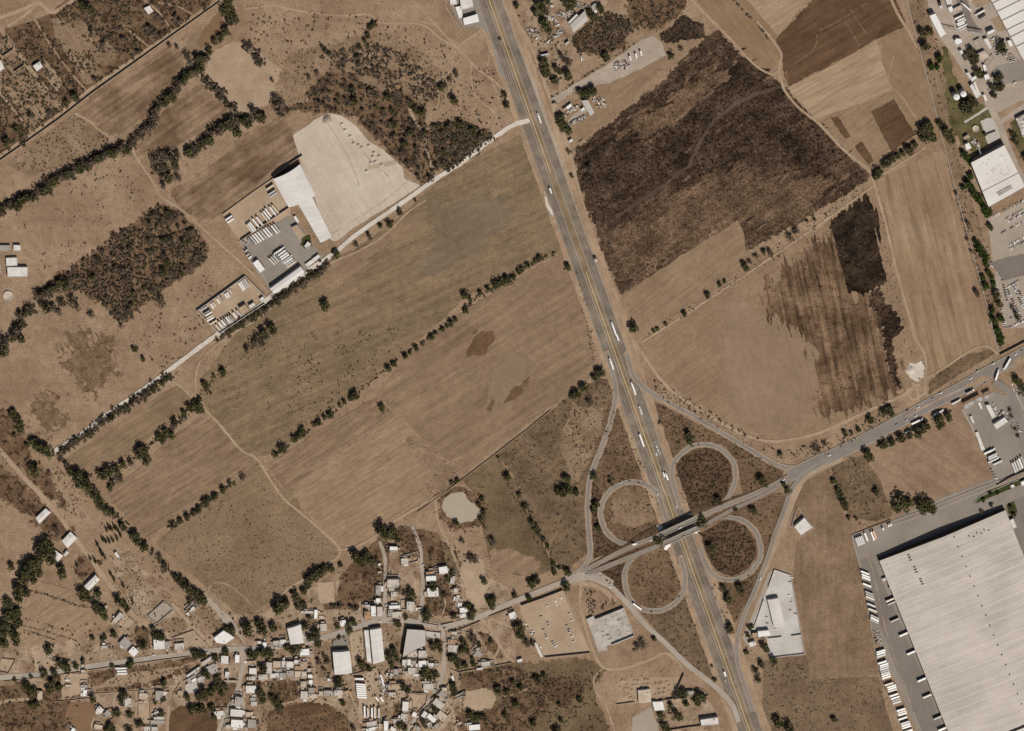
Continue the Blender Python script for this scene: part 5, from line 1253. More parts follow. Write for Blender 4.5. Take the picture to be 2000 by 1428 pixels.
building('lean_to', 'long white lean-to along the grey junkyard shed', 'shed', pts('1109,44 1126,27 1129.5,30 1112.5,46.7'), 5, 'W')
building('grey_shed', 'grey sheet roof across the middle of the scrapyard', 'shed', pts('1136,197 1148,195 1161,220 1153,226'), 6, RPLAIN, 'G', 'gable', .8)
building('station_canopy', 'white canopy of the roadside station at the top', 'canopy', pts('904,36 932.5,27.5 936,42.5 907.5,49'), 7, 'B', 'W', 'canopy')
building('station_building', 'grey and white station building cut by the top edge', 'building', pts('897,-12 920,-14 925,14 901,20'), 6, 'W', 'W')
building('station_building', 'narrow white side wing of the roadside station', 'building', pts('889,14 901,11 904,34 897,37'), 4, 'B')
building('station_building', 'small white block at the top left of the roadside station', 'building', pts('876,-10 889,-10 893,9 880,10'), 4, 'W')
wall_line('curved wall behind the roadside station', pts('866,-10 872,15 885,36 902,58'), 2, .5, 'W')
wall_line('wall along the straight dirt road, its shadow a long dark line', pts('430,2 334,70 276,112 178,182 117,230 52,276 -20,326'), 3.2, .7, 'T')
for p, lab in (('5,109 25,95', 'upper wall of the roofless plot at upper left'), ('27,139 46,126', 'lower wall of the roofless plot at upper left')):
    wall_line(lab, pts(p), 4, .8, 'T')
wall_line('long thin white wall between strip field and factories', pts('1768,-10 1792,82 1812,158 1826,214 1838,262 1863,358 1891,464 1920,570 1951,692'), 1.6, .6, 'W')
wall_line('dark edged wall along the north side of the east road', pts('1952,692 1985,675 2010,662'), 4, .7, 'T')

# concrete compound, building site, dirt lot
building('canopy_roof', 'long pale vaulted canopy in the bright concrete compound', 'canopy', pts('1499,1172 1521,1168 1533,1222 1512,1226'), 6, soil('canopy sheet', (222, 212, 201), (212, 201, 189), ps=.03, fa=-78, fu=.1, fs=.3, gr=.04), 'W', 'arch', 1.5)
for p, lab in (('1512,1112 1544.5,1123 1571,1276', 'wall along the east side of the concrete compound'), ('1571,1276 1503,1284', 'wall along the south side of the concrete compound'), ('1499,1246 1526,1243', 'left cross wall inside the concrete compound'), ('1545,1241 1565,1238', 'right cross wall inside the concrete compound'), ('1512,1112 1500,1146', 'short wall at the north corner of the concrete compound'), ('1491,1170 1473,1222', 'wall along the roadside forecourt of the concrete compound')):
    wall_line(lab, pts(p), 3 if 'cross' in lab else 2.5, .6, 'W')
for p, lab in (('1017,1181 1060,1166 1099,1151', 'north wall of the dirt sales lot along the street'), ('1064,1283 1152,1274', 'south wall of the dirt sales lot'), ('1100,1152 1126,1205 1152,1273', 'thin pale east wall of the dirt sales lot')):
    wall_line(lab, pts(p), 4.5 if 'north' in lab else 3.5 if 'south' in lab else 1, .7, 'T')
building('sales_office', 'narrow pale office strip on the west side of the dirt sales lot', 'office', pts('1043,1256 1047,1254 1061,1283 1056,1285'), 3, 'W')
bx = [P(x, y, 0) for x, y in pts('1162,1208 1217,1185.5 1237,1241 1183,1262 1187,1269 1169,1272.5 1145,1208 1158,1201')]
o0 = (bx[0][0], bx[0][1], 0); site = tag(empty('building_site', o0), 'roofless grey building site with rows of small cells beside the frontage road', 'building site')
m = MB(); m.prism([(p[0]-o0[0], p[1]-o0[1]) for p in bx][::-1], .2, 1.0); link('slab', m.mesh('slab', soil('site slab', (196, 184, 171), (172, 160, 147), ps=.06, gr=.25, sa=.12, sc=(118, 105, 93), ss=.3)), site)
def site_pt(u, v):
    A, B, D = Vector(bx[0]), Vector(bx[1]), Vector(bx[3]); return A+(B-A)*u+(D-A)*v-Vector(o0)
def slab_wall(p, q, h, th=.3):
    d = (q-p).normalized(); n = Vector((-d.y, d.x, 0))*th; m = MB()
    m.prism([((p-n).x, (p-n).y), ((q-n).x, (q-n).y), ((q+n).x, (q+n).y), ((p+n).x, (p+n).y)], .9, h); link('partition', m.mesh('partition', WALL['W']), site)
slab_wall(site_pt(0, 0), site_pt(1, 0), 4.5, .5); slab_wall(site_pt(.2, 1), site_pt(1, 1), 4.0, .5); slab_wall(site_pt(1, 0), site_pt(1, 1), 2.6)
for i in range(1, 6):
    for k in range(8):
        if random.random() < .6: slab_wall(site_pt(k/8+.02, i/6+random.uniform(-.03, .03)), site_pt(k/8+random.uniform(.06, .13), i/6), random.uniform(1.4, 2.4))
        if random.random() < .65: slab_wall(site_pt(k/8+random.uniform(0, .05), i/6-random.uniform(.04, .12)), site_pt(k/8+.02, i/6+random.uniform(.03, .1)), random.uniform(1.4, 2.4))
for k in range(8): slab_wall(site_pt(.06+k*.07, .07), site_pt(.06+k*.07, .13), 2.4, .5)
wall_line('short wall of the building site annex', pts('1145,1208 1157,1202'), 4, .7, 'W')
for p, lab, h in (('1335,1315 1320,1348 1319,1362', 'tall wall east of the ridged soil plot', 4.5), ('1272,1369 1318,1363 1340,1362', 'wall between ridged soil plot and earth yard', 4), ('1294,1427 1345,1419 1371,1416', 'wall along the bottom of the earth yard', 3.5), ('1204,1375 1240,1370', 'low wall below the ridged soil plot', 2.5), ('1272,1374 1292,1428', 'thin wall between grey yard and earth yard', 2), ('1371,1345 1384,1357 1372,1361', 'bent wall behind the dark trees at the bottom', 3)):
    wall_line(lab, pts(p), h, .6, 'T')
wall_line('wall round the triangular plot by the frontage road', pts('1557,990 1545,1028 1551,1031'), 2, .5, 'W')
wall_line('wall east of the triangular plot', pts('1557,990 1588,1030'), 2, .5, 'W')

# factories at the top right
IND = [
 ('1815,31 1827,26.5 1848,67 1837,73.6', 10, 'B', 'tall narrow white factory hall beside the boundary wall at the top'), ('1844,-8 1858,-8 1861,7 1850,10.5', 5, 'W', 'white block at the top edge near the tall white hall'), ('1851,15 1859,12 1862.6,22 1855.6,25', 6, 'B', 'small bright white block left of the beige factory slab'),
 ('1862,17 1877,10 1880,19 1864,24', 4, 'E', 'beige factory slab beside the truck row'), ('1928,63 1941,57 1944,61 1930,69', 7, 'B', 'white tanker shed near the sawtooth factory'), ('1864,80 1868,75 1877,76 1880,83 1869,89', 6, 'B', 'white many-sided block beside the factory yard fence'),
 ('1902,80 1913,74 1917,83 1907,91', 3, 'G', 'pale grey roof in the middle of the factory yard'), ('1920.7,77 1929,74 1937.7,94 1933,97', 5, 'W', 'long white shed left of the pipe racks'), ('1907,106 1923,99 1933,111 1920,120', 5, 'E', 'beige hall in the factory yard'), ('1967,80 1974,78 1979,90 1972,92', 5, 'B', 'small white block against the sawtooth factory'),
 ('1873,100 1879,97 1882,104 1877,108', 5, 'W', 'small white block beside the dark factory trees'), ('1879,108 1888,104 1892,114 1884,119', 6, 'D', 'dark roofed block among the factory trees'), ('1919,127 1924,126 1928,137 1923,140', 4, 'B', 'narrow white hut north of the factory junction'),
 ('1887,143 1892,141 1899,152 1896,156', 6, 'W', 'slim white wing at the top of the long white roofs'), ('1896,154 1906,147 1909,152 1899,160', 6, 'B', 'white crosswise roof linking the long white roofs'), ('1894,168 1900,163.5 1913,189 1907,193', 6, 'W', 'long white roof beside the two white silos'), ('1901,161 1904,159 1915,186 1911.5,188', 7, 'B', 'very narrow white roof beside the longer white roof'),
 ('1921.7,147 1930,144 1934,153 1924,157', 6, 'B', 'white square block at the bend of the factory road'), ('1919,186 1924,184.5 1929,196 1925,199', 5, 'B', 'narrow white hut on the factory road edge'), ('1882,269 1890.6,263 1894,268 1885,273', 5, 'T', 'tan roofed hut on the factory lawn'), ('1884,283 1892,278.5 1898,289 1888.5,294.7', 6, 'B', 'white cube beside the pump yard'),
 ('1892,0 1897,-4 1900,2 1894,5', 3, 'E', 'tiny beige roof at the top factory lane'), ('1834,12 1839,10 1842,16 1837,18', 4, 'W', 'tiny white block beside the top factory lane'), ('1833,5 1838,3 1838,9 1834,10', 5, 'D', 'dark square roof near the top edge'), ('1944,15 1949,13 1952,19 1946,21', 5, 'G', 'grey equipment block by the sawtooth factory'), ('1913,38 1926,30 1928,33 1915,41', 6, 'G', 'grey louvred shed at the sawtooth factory'),
]
for p, h, rf, lab in IND:
    building('factory_block', lab, 'factory building', pts(p), h, rf, 'D' if rf == 'D' else 'W')
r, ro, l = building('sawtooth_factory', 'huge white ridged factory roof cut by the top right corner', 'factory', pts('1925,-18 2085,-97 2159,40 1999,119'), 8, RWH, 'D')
A, B = Vector(P(1925, -18, 8)), Vector(P(2085, -97, 8)); D = Vector(P(1999, 119, 8)); o0 = Vector(r.location)
for t in (.18, .3, .43, .56, .66, .8):
    p = A+(D-A)*t-o0; q = B+(D-A)*t-o0; n = (D-A).normalized()*1.6; n.z = 0; m = MB()
    z = Vector((0, 0, 1.3)); m.poly([p-n, q-n, q+z, p+z]); m.poly([p+z, q+z, q+n*.1, p+n*.1]); link('roof_ridge', m.mesh('roof_ridge', RWH), ro)
r, ro, l = building('white_factory', 'big white flat-roofed factory with a long dark shadow on its north side', 'factory', pts('1896,318 1962,283 2003,365 1931,405'), 11, RWH, 'G')
P0 = lambda x, y: Vector(P(x, y, 11))-Vector(r.location)
for p, q, nm in ((P0(1919, 374), P0(1991, 337), 'roof_joint'),):
    n = (q-p).normalized().cross(Vector((0, 0, 1)))*.4; m = MB(); m.prism([((p-n).x, (p-n).y), ((q-n).x, (q-n).y), ((q+n).x, (q+n).y), ((p+n).x, (p+n).y)][::-1], 11*S-.1, 11*S+.5); link(nm, m.mesh(nm, RG), ro)
m = MB(); m.prism([(v.x, v.y) for v in (P0(1946, 376), P0(1974, 361), P0(1978, 367), P0(1951, 383))][::-1], 11*S, 11*S+.5); link('skylight', m.mesh('skylight', RG), ro)
m = MB(); m.box(-.6, -.4, 0, .6, .4, .6); uv = m.mesh('roof_vent', RG)
for i in range(22):
    u, v = random.uniform(.1, .9), random.uniform(.08, .6); q = P0(1896, 318)+(P0(1962, 283)-P0(1896, 318))*u+(P0(1931, 405)-P0(1896, 318))*v; link('roof_vent', uv, ro, (q.x, q.y, 11*S))
building('louvre_roof', 'striped louvred roof at the right edge by the factory road', 'shed', pts('1984,232 2012,218 2012,275 1998,268'), 6, soil('louvres', (214, 204, 193), (150, 138, 126), ps=.1, fa=25, fu=.9, fs=.5, gr=.1), 'W', 'gable', 1)
def pipe_rack(label, a, b, h, wd=1.2):
    A, B = Vector(P(*a, h)), Vector(P(*b, h)); c = (A+B)/2; e = tag(empty('conveyor', (c.x, c.y, 0)), label, 'conveyor'); d = (B-A); d.z = 0; dn = d.normalized(); n = Vector((-dn.y, dn.x, 0))*wd/2
    p, q = A-Vector((c.x, c.y, 0)), B-Vector((c.x, c.y, 0)); m = MB(); m.prism([((p-n).x, (p-n).y), ((q-n).x, (q-n).y), ((q+n).x, (q+n).y), ((p+n).x, (p+n).y)], h*S-.9, h*S); link('belt', m.mesh('belt', STEEL), e)
    for t in (.1, .5, .9):
        x = p+(q-p)*t; m = MB(); m.tube((x.x, x.y, 0), (x.x, x.y, h*S-.9), .25, .25, 6); link('leg', m.mesh('leg', STEEL), e)
pipe_rack('thin pipe bridge from the tall white hall to the fence', (1843, 54), (1868, 60), 7); pipe_rack('dark conveyor across the grey loading lane', (1893, 62), (1924, 68), 9, 2); pipe_rack('slanting conveyor beside the beige hall', (1928, 130), (1943, 113), 8)
pipe_rack('thin pipe bridge over the pump yard to the white factory', (1911, 290), (1916, 301), 8)
wall_line('pale fence between factory truck row and lawn', pts('1841,-8 1852,25 1868,58 1885,80 1905,118'), 2, .5, 'W')
wall_line('hedge wall along the pale slab by the factory road', pts('1926,262 1944,255'), 3, .8, 'G')

# fuel station and truck park on the right
GREYT = soil('canopy slats', (206, 196, 185), (150, 138, 126), ps=.1, fa=26, fu=.7, fs=.45, gr=.05)
building('fuel_canopy', 'wide striped fuel canopy, left one beside the east road', 'canopy', pts('1882,792 1915,775 1918.5,782 1886,799'), 9, GREYT, 'W', 'canopy')
building('fuel_canopy', 'narrower striped fuel canopy, right one beside the east road', 'canopy', pts('1921.5,774.6 1935.4,767 1939,773 1925.5,780'), 9, GREYT, 'W', 'canopy')
for p, h, rf, lab in (('1925,792 1933,790 1945.5,814 1938,817.5', 5, 'W', 'long pale shop in the middle of the fuel station'), ('1940.5,829 1962,815 1969.5,824 1947,839', 6, 'W', 'pale L-shaped restaurant of the fuel station'), ('1910,787 1914,785 1919,798 1916,800', 3, 'B', 'narrow white kiosk below the left fuel canopy'), ('1905,845 1910,843 1924,878 1917,882', 3, 'W', 'narrow pale wash bay along the west fence of the truck park'), ('1894,814 1898,812 1904,826 1900,828', 3, 'W', 'narrow pale strip hut on the fuel station west fence'), ('1973,949 1979,946 1983,951 1976,954', 4, 'W', 'tiny white gatehouse by the dark lawn strip'), ('1993,942 2006,936 2010,944 1997,950', 4, 'B', 'small white hut at the right edge by the service road')):
    building('station_building', lab, 'building', pts(p), h, rf, 'W')
wall_line('white wall along the west side of the fuel station', pts('1879,800 1902,842 1920,882'), 2, .9, 'W')
wall_line('dark hedge-topped wall along the south side of the truck park', pts('1946,946 1975,930 2010,915'), 4, .7, 'T')
wall_line('white fence curving round the dark lawn strip', pts('1901,985 1911,971 1970,944 1990,936'), 1.4, .6, 'W')
wall_line('wall along the street right of the fuel station', pts('1976,755 1990,780 2000,800'), 2, .9, 'W')
wall_line('pale fence down the west side of the loading yard', pts('1663,1046 1680,1110 1700,1218 1714,1300 1740,1360 1762,1428'), 1.4, .5, 'W')
wall_line('fence line along the north side of the loading yard', pts('1664,1044 1740,1014'), 1.6, .5, 'T')
wall_line('low wall along the south edge of the tan fields', pts('1076,800 1030,838 968,886 900,938 870,960 815,1000'), 1.8, .6, 'T')

# ================================================================ THE VILLAGE
CODE = {'W': 'white', 'B': 'bright white', 'G': 'grey', 'E': 'beige', 'T': 'tan', 'O': 'clay-coloured', 'D': 'dark'}
BLOCKS = {
 'on the left farm plots below the road': '162.4,1311.4,8,6,0,4,W 132,1329,9,4,0,3,W 133,1340,11,6,0,3,E 164,1341,13,6,0,4,G 166,1354,8,13,0,3,B 78,1358,10,16,4,5,E 203,1264.5,10,6,-3,5,W 192,1420,16,9,10,4,E 143,1426,7,8,35,4,B',
 'beside the brown playing field': '195,1387,13,12,40,5,W 210,1394,11,12,40,4,G 250,1372,13,18,4,4,W',
 'north of the street near the dirt road fork': '245,1257,19,18,42,5,G 261,1273,16,15,42,5,B 233.5,1204,9,14,38,5,W 226,1212,9,10,38,4,E 239,1216,10,9,38,4,T',
 'between the two walled lots above the main street': '311,1259,22,20,-3,5,W 327,1260.6,9,15,-4,4,G 350.5,1263,19,13,-4,4,W 377,1189,8,6,-38,5,W 366.6,1199,6,5,-38,5,B 373.5,1179,8,6,-38,4,G',
 'under the trees south of the grassy wedge': '379,1329,10,7,-32,5,B 392.5,1326,9,14,55,5,W 414,1308,20,19,-27,6,G 405,1291.5,24,8,-33,4,W 377,1313,30,4,-35,4,W 374.5,1327,18,9,-31,4,G 352,1354,9,9,0,3,T',
 'west of the dirt lane south of the crossroads': '439,1289,15,16,3,4,W 463.5,1287,9,16,3,5,B 444,1318,8,12,0,5,W 452,1331,18,4,2,4,W 465.5,1371,14,18,12,6,G 462,1393,24,14,4,6,W 463,1414,24,16,4,6,B 428,1394,18,10,-8,4,W 446,1420,10,8,-8,4,E',
 'east of the dirt lane south of the crossroads': '491,1295,16,8,-3,3,T 494,1311,15,12,0,5,W 493,1325,13,8,0,5,W 490,1347,20,15,0,6,W 484,1396,9,10,0,4,E 496,1375,12,8,0,4,W 492,1414,16,17,3,4,G 494,1366,10,6,0,4,G',
 'around the garden plot at the lower left': '311,1359,15,19,3,5,G 313,1403,15,6,0,5,W 307,1411,26,8,2,4,G 287,1424,12,9,0,4,W 302,1424,12,8,0,4,W 280,1360,16,11,2,4,E 276,1372,12,5,2,3,T 306,1392,9,4,-20,4,W 322,1354,8,6,0,4,W',
 'in the cluster left of the small white warehouse': '517,1259,8,9,-4,5,B 540,1256.5,13,10,-4,5,W 553,1254,12,9,-4,4,W 506,1255,8,6,0,4,W 536,1196,1,1,0,1,W 595,1274,19,13,-3,5,B',
 'in the shared block west of the sandy lane': '525.7,1305,12,23,3,6,W 541,1298,15,13,2,5,E 554,1297,8,13,2,5,W 566,1298.5,14,13,3,6,W 578.7,1293,9,8,0,6,W 593.5,1299,13,12,0,5,T 581,1305,11,8,0,5,O 567,1315.5,14,10,-2,5,G 581.5,1317,12,12,0,5,E 594,1317,9,10,0,4,W 606,1321,9,7,0,5,B 514,1323,18,11,-2,5,W 536,1320,17,9,-5,4,W 552,1320,12,10,0,5,G 604,1309,7,7,0,4,E 545,1310,11,6,-12,4,G',
 'lower down beside the sandy lane': '607,1332.5,8,9,0,5,B 592.5,1337,11,12,0,4,E 608.7,1349,12,11,0,5,G 593.7,1358,13,15,0,5,W 611,1360,15,9,0,5,E 641,1355,17,12,0,5,G 627,1355,8,9,0,4,E 661,1354,16,11,0,5,W 678,1353,10,8,-15,4,T 642,1328,5,6,0,3,B',
 'above the main street beside the tree hedge': '617,1200,7,18,3,4,B 600,1196,24,5,2,3,W 628,1206,10,7,0,4,E 632,1226,13,15,-3,6,W 670,1217.5,12,12,-12,6,B',
 'in the row north of the shop street': '718,1203,12,17,-3,6,O 729.5,1194,10,21,-3,7,B 742,1195,11,20,-3,7,W 718,1184,10,5,0,6,W 739,1173,10,9,0,5,B 739,1153,10,18,0,5,G 741,1103,5,5,0,4,B 741,1118,6,4,0,3,W',
 'between the two north lanes': '768,1140,23,16,0,6,W 765,1152,10,6,0,5,E 770,1161,13,11,0,6,W 771,1186,22,7,-3,6,B 763,1198,9,12,-3,5,G 775,1201,18,12,-3,6,W 802,1184.5,15,18,2,7,W 814,1190,5,6,0,4,W 790.5,1096.5,14,12,-8,5,W 769,1071.5,16,8,2,5,B',
 'east of the grey north lane': '866,1114,17,14,-9,6,B 842,1130,20,10,-3,6,B 840,1119,16,5,-8,5,O 884,1133,8,16,12,4,W 845.5,1157,22,18,-4,6,W 890.5,1153.5,9,9,5,5,W 894.5,1169,7,14,8,4,W 898,1182,9,10,3,4,W 905,1192,14,10,-6,6,B 904,1203,13,9,-10,6,W 1001,1202,13,12,-20,5,B',
 'at the foot of the grey warehouse': '805,1277,18,13,0,6,E 825,1278,15,14,0,6,W 799,1294,7,12,0,5,B 808,1295,9,9,0,4,G 790,1294.5,9,12,0,5,W 825,1297,15,13,-5,6,B 842,1299,11,8,0,4,W 853,1299,9,7,0,4,G 773.5,1313,10,12,0,5,G 804,1311,14,13,0,6,W 795,1316,6,9,0,4,E 812,1319,12,6,0,4,W 763,1318,10,5,0,4,W',
 'around the truck yard lane': '837,1342,20,13,0,5,W 834,1333,20,4,0,4,E 770,1342,24,10,-4,6,T 766,1356,15,7,0,5,W 794,1352,15,6,0,5,E 792,1380,12,19,3,6,W 789.5,1402,13,15,5,5,W 809.5,1396,9,10,25,5,B 777,1409,18,8,0,5,W 754,1418,9,20,0,6,B 768,1425,12,8,30,5,W 765,1340,4,4,0,4,W 726,1414,20,9,-10,5,W 724,1425,18,7,-15,6,B 758,1318,8,7,0,4,E 742,1418,5,10,0,4,E',
 'in the wedge between the two southern lanes': '857,1375,22,13,38,6,W 863,1399,20,15,38,5,E 829,1396,12,9,-55,5,W 843,1403,19,10,38,6,B 836,1417,14,9,-30,5,W 852,1419,14,8,-40,5,G 868,1347,10,8,0,5,E 864,1357,13,11,40,5,G 815,1423,14,9,30,4,G',
 'east of the southern lane': '885,1267,20,14,2,4,W 882,1254,14,9,2,4,O 887,1237,11,6,0,5,W 949,1297,17,9,-5,5,W 936,1307,10,4,-5,4,W 935,1277,13,9,38,4,G 897,1357,14,3.5,-25,4,G 898,1362.5,13,3.5,-22,3.5,G 927,1421,22,11,-5,5,B 917,1415,9,6,-5,4,W 898,1413,8,5,-30,4,W 933,1268,7,4,-35,4,W',
}
for phrase, data in BLOCKS.items():
    rows = [x.split(',') for x in data.split()]
    rows = sorted([([float(v) for v in r[:6]], r[6]) for r in rows if float(r[2]) > 2], key=lambda r: r[0][0])
    for k, ((cx, cy, w_, h_, ang, ht), rf) in enumerate(rows):
        sz = 'small ' if w_*h_ < 75 else 'large ' if w_*h_ > 280 else 'narrow ' if max(w_, h_)/min(w_, h_) > 1.9 else ''
        tl = f'house, {ordinal(k+1)} from the west {phrase}'
        building('house', fit(f'{sz}{CODE[rf]} flat-roofed {tl}', f'{CODE[rf]} flat-roofed {tl}', f'{CODE[rf]} {tl}'), 'house', rect(cx, cy, w_, h_, ang), ht, RW2 if rf == 'W' and random.random() < .55 else rf, random.choice('WWTG'), annex=random.choice((2, 3, 3, 4)), tank=(k*7+3) % 4 if (k % 2 == 0 and w_*h_ > 90) else False, group='village houses '+phrase)
for p, h, rf, kind, lab in (('561,1228.5 587.5,1220 593,1255 567.5,1258.5', 8, RRIB, 'gable', 'small white gabled warehouse with one grey roof slope'), ('649.8,1274.7 683,1272.2 688,1314.2 653.6,1318', 9, RRIB, 'gable', 'square white warehouse left of the tan earth yard'), ('722.5,1231 745,1227 751,1290 729,1297', 8, RRIB, 'gable', 'long white warehouse right of the tan earth yard'),
                          ('795,1228.5 831,1231 832,1261 815,1268 786,1285', 9, RPLAIN, 'flat', 'grey trapezoid warehouse on the south side of the street bend')):
    building('village_warehouse', lab, 'warehouse', pts(p), h, rf, 'D' if 'grey trap' in lab else 'W', kind, 1.6 if 'small' in lab else 1)
building('lean_to', 'narrow white annex along the long white warehouse', 'shed', pts('711,1231 720,1231 726,1296 717,1293'), 5, 'W')
VW = '''2.5|W|white edged wall round the roofless lot beside the earth road|287,1203 320,1173 338,1190 306,1217 287,1203
2.5|T|wall round the triangular tan lot above the main street|362,1267 335,1245 378,1230 410,1264
2.5|T|wall of the tan compound at the far left|4,1285 30,1288 16,1314 -5,1310
2.5|T|wall of the plot beneath the dotted olive pasture|363,1190 377,1178 390,1186
2|T|dark wall along the south side of the main street at left|8,1330 80,1322 155,1312
2.5|T|dark wall along the main street above the grassy wedge|172,1308 250,1297 330,1286 372,1281
2|T|wall along the lane south of the grassy wedge|172,1355 245,1350 330,1343
2|T|wall of the brown farm plots at left|100,1370 140,1367 172,1363 195,1378
2.5|T|wall round the long tan lot by the alley|270,1352 269,1417 293,1416 293,1368
2|T|wall beside the alley of the garden plot|352,1332 340,1352 330,1378
2.5|T|wall north of the brown garden|420,1382 443,1380
2|T|wall along the dirt lane above the white houses|458,1357 446,1386
2|W|wall along the dirt lane below the white houses|445,1392 434,1425
2|T|wall behind the shared house block|517,1290 560,1285 600,1284
2.5|T|wall under the square white warehouse|645,1317 646,1290
2.5|T|wall closing the tan truck yard on its north side|690,1316 735,1303
2.5|T|wall along the bottom of the tan truck yard|710,1405 745,1407
2.5|T|wall west of the long white warehouse|709,1232 713,1290
2.5|T|wall along the street by the overgrown plot|823,1215 858,1221
2.5|T|wall bending along the street under the pale earth yard|860,1220 886,1214
2.5|T|wall on the south side of the street after the bend|882,1233 905,1226 938,1212
2.5|T|wall on the south side of the street near the bare mounds|955,1203 1000,1186
2.5|T|wall round the concrete floor by the grey warehouse|825,1231 861,1235 861,1246
2.5|T|wall of the walled tan lot beside the lane|834,1358 831,1374 815,1391 800,1386
3|T|dark back wall above the walled tan lot|804,1352 833,1353
3|T|wall along the lane in the wedge, its dark side to the west|875,1336 855,1350 848,1364 838,1376
2.5|T|wall along the lower southern lane|838,1376 826,1392 813,1408
2.5|T|wall south of the tree gardens|896,1312 940,1304 1000,1293
2.5|T|wall with small gateposts in front of the brush|880,1305 898,1314
2.5|W|wall round the small plot of the north lane|780,1086 815,1076 817,1094 782,1104
2.5|T|wall above the houses east of the grey lane|831,1114 873,1104
2.5|T|wall beside the shop row|706,1180 708,1205
2.5|T|wall at the back of the shop row|706,1180 735,1176
3|T|wall west of the clay-coloured roof by the bend|872,1232 872,1278
2.5|W|dark wall along the earth yard right of the shed|780,1430 785,1400
2|T|short cross wall west of the lane wedge|419,1299 400,1310 394,1318'''
for row in VW.split('\n'):
    h, mt, lab, p = row.split('|'); wall_line(lab, pts(p), float(h), .5, mt)

# ================================================================ VEHICLES
HD = (.336, .942)
def hdir(s): return (HD[0]*s, HD[1]*s)
semi(1053, 230, *hdir(-1), 22, 'white semi truck driving north past the scrapyard'); trk = [(1075.5, 373, 1, 12, 'short white truck driving south beside the green pasture'), (1194, 710, -1, 24, 'long white semi truck beside the brown pasture'), (1237, 758, -1, 27, 'long white semi truck passing the slip road fork'), (1251, 801, -1, 18, 'grey trailer truck north of the northeast loop'), (1253.5, 861, 1, 27, 'long white semi truck level with the scrub triangle'), (1302, 930, -1, 15, 'white box truck, right one of two side by side'), (1296.5, 926, -1, 10, 'smaller white truck, left one of two side by side'), (1416, 1317, 1, 10, 'white delivery truck on the highway at the bottom')]
for x, y, s, L, lab in trk:
    if s == -1 and y == 710: s = -1
    semi(x, y, *hdir(s), max(L, 11), lab, 'silver' if 'grey' in lab else 'white')
semi(1198.5, 641, *hdir(-1), 27, 'white semi truck at the head of the double trailer'); trailer(1206.3, 659.5, *hdir(-1), 13, 'white rear trailer hooked behind the semi truck on the highway')
for x, y, s, c, lab in ((1262, 834, -1, 'black', 'black car on the highway east of the scrub triangle'), (1278, 863, -1, 'grey', 'grey car ahead of the white traffic group'), (1282.5, 872, -1, 'white', 'first white car of the group near the northeast loop'), (1285, 879, -1, 'white', 'second white car of the group near the northeast loop'), (1282, 887, -1, 'white', 'third white car, left lane of the group near the northeast loop'), (1287.5, 885, -1, 'silver', 'silver car, last of the group near the northeast loop'), (1321, 990, -1, 'silver', 'silver car just north of the overpass'), (1417, 1329, 1, 'grey', 'grey car behind the white delivery truck'), (1435, 1330, -1, 'black', 'black car on the northbound lanes at the bottom'), (1284, 965, 1, 'silver', 'silver car where the northwest loop meets the highway')):
    car(x, y, *hdir(s), lab, c)
for x, y, dx, dy, c, lab, z in ((1212, 943, 1, -.2, 'silver', 'silver car on top of the northwest loop, left one', None), (1230, 940.5, 1, 0, 'black', 'black car on top of the northwest loop, right one', None), (1326, 1026.5, 1, -.46, 'white', 'white car crossing the north deck of the overpass', 8*S+.9), (1334, 1043, 1, -.46, 'grey', 'grey car crossing the south deck of the overpass', 8*S+.9), (1269, 1052, 1, -.46, 'white', 'white car climbing to the overpass from the west', 6.6*S+.5), (1327, 1166, .7, -.7, 'black', 'black car on the southwest loop', None), (1191, 1147, -.7, -.6, 'white', 'white car on the frontage road west of the loops', None), (1146, 1122, 1, 0, 'silver', 'silver car at the broad junction', None), (1485, 1130, .4, -.9, 'white', 'white car on the curving frontage road', None), (1530, 937, 1, -.5, 'white', 'white car where the overpass road meets the east road', None), (1620, 889, 1, -.5, 'white', 'white car alone on the east road', None)):
    car(x, y, dx, dy, lab, c, z=z)
semi(1240, 1061.5, 1, -.15, 11, 'small white truck at the foot of the northwest loop', z=2*S+.5)
bus(1244.5, 1184.5, .8, .57, 20, 'white bus on the southwest loop')
E = (.87, -.49)
for k, (x, y, c) in enumerate(((1751, 829, 'black'), (1770, 821, 'silver'), (1772.7, 802, 'black'), (1788.5, 812, 'white'), (1793, 795.5, 'white'), (1822, 778.5, 'grey'), (1837, 767.6, 'white'), (1896, 739, 'white'), (1909, 725, 'silver'), (1924, 748.5, 'grey'), (1940, 710, 'white'), (1983, 692, 'white'), (1995, 685, 'black'))):
    car(x, y, *E, f'{c} car on the east road, {ordinal(k+1)} from its western end', c, group='cars on the east road', long=(x in (1793, 1896)))
for x, y, dx, dy, L, lab, c in ((1895, 765, .9, -.45, 18, 'white semi truck in the lane before the fuel station', 'grey'), (1868, 785, .9, -.45, 20, 'pale semi truck beside the left fuel canopy', 'silver'), (1792, 823, .9, -.42, 26, 'long white semi truck parked by the roadside trees, lower one', 'white'), (1833, 806.5, .9, -.45, 23, 'white semi truck parked by the roadside trees, upper one', 'white'), (1947.5, 732, .3, -.95, 22, 'white semi truck turning out of the side street', 'white'), (1967, 711, -.5, .86, 25, 'white semi truck turning across the east road', 'white')):
    semi(x, y, dx, dy, L, lab, c)
semi(1773, 844, .87, -.5, 11, 'white van under the roadside trees')
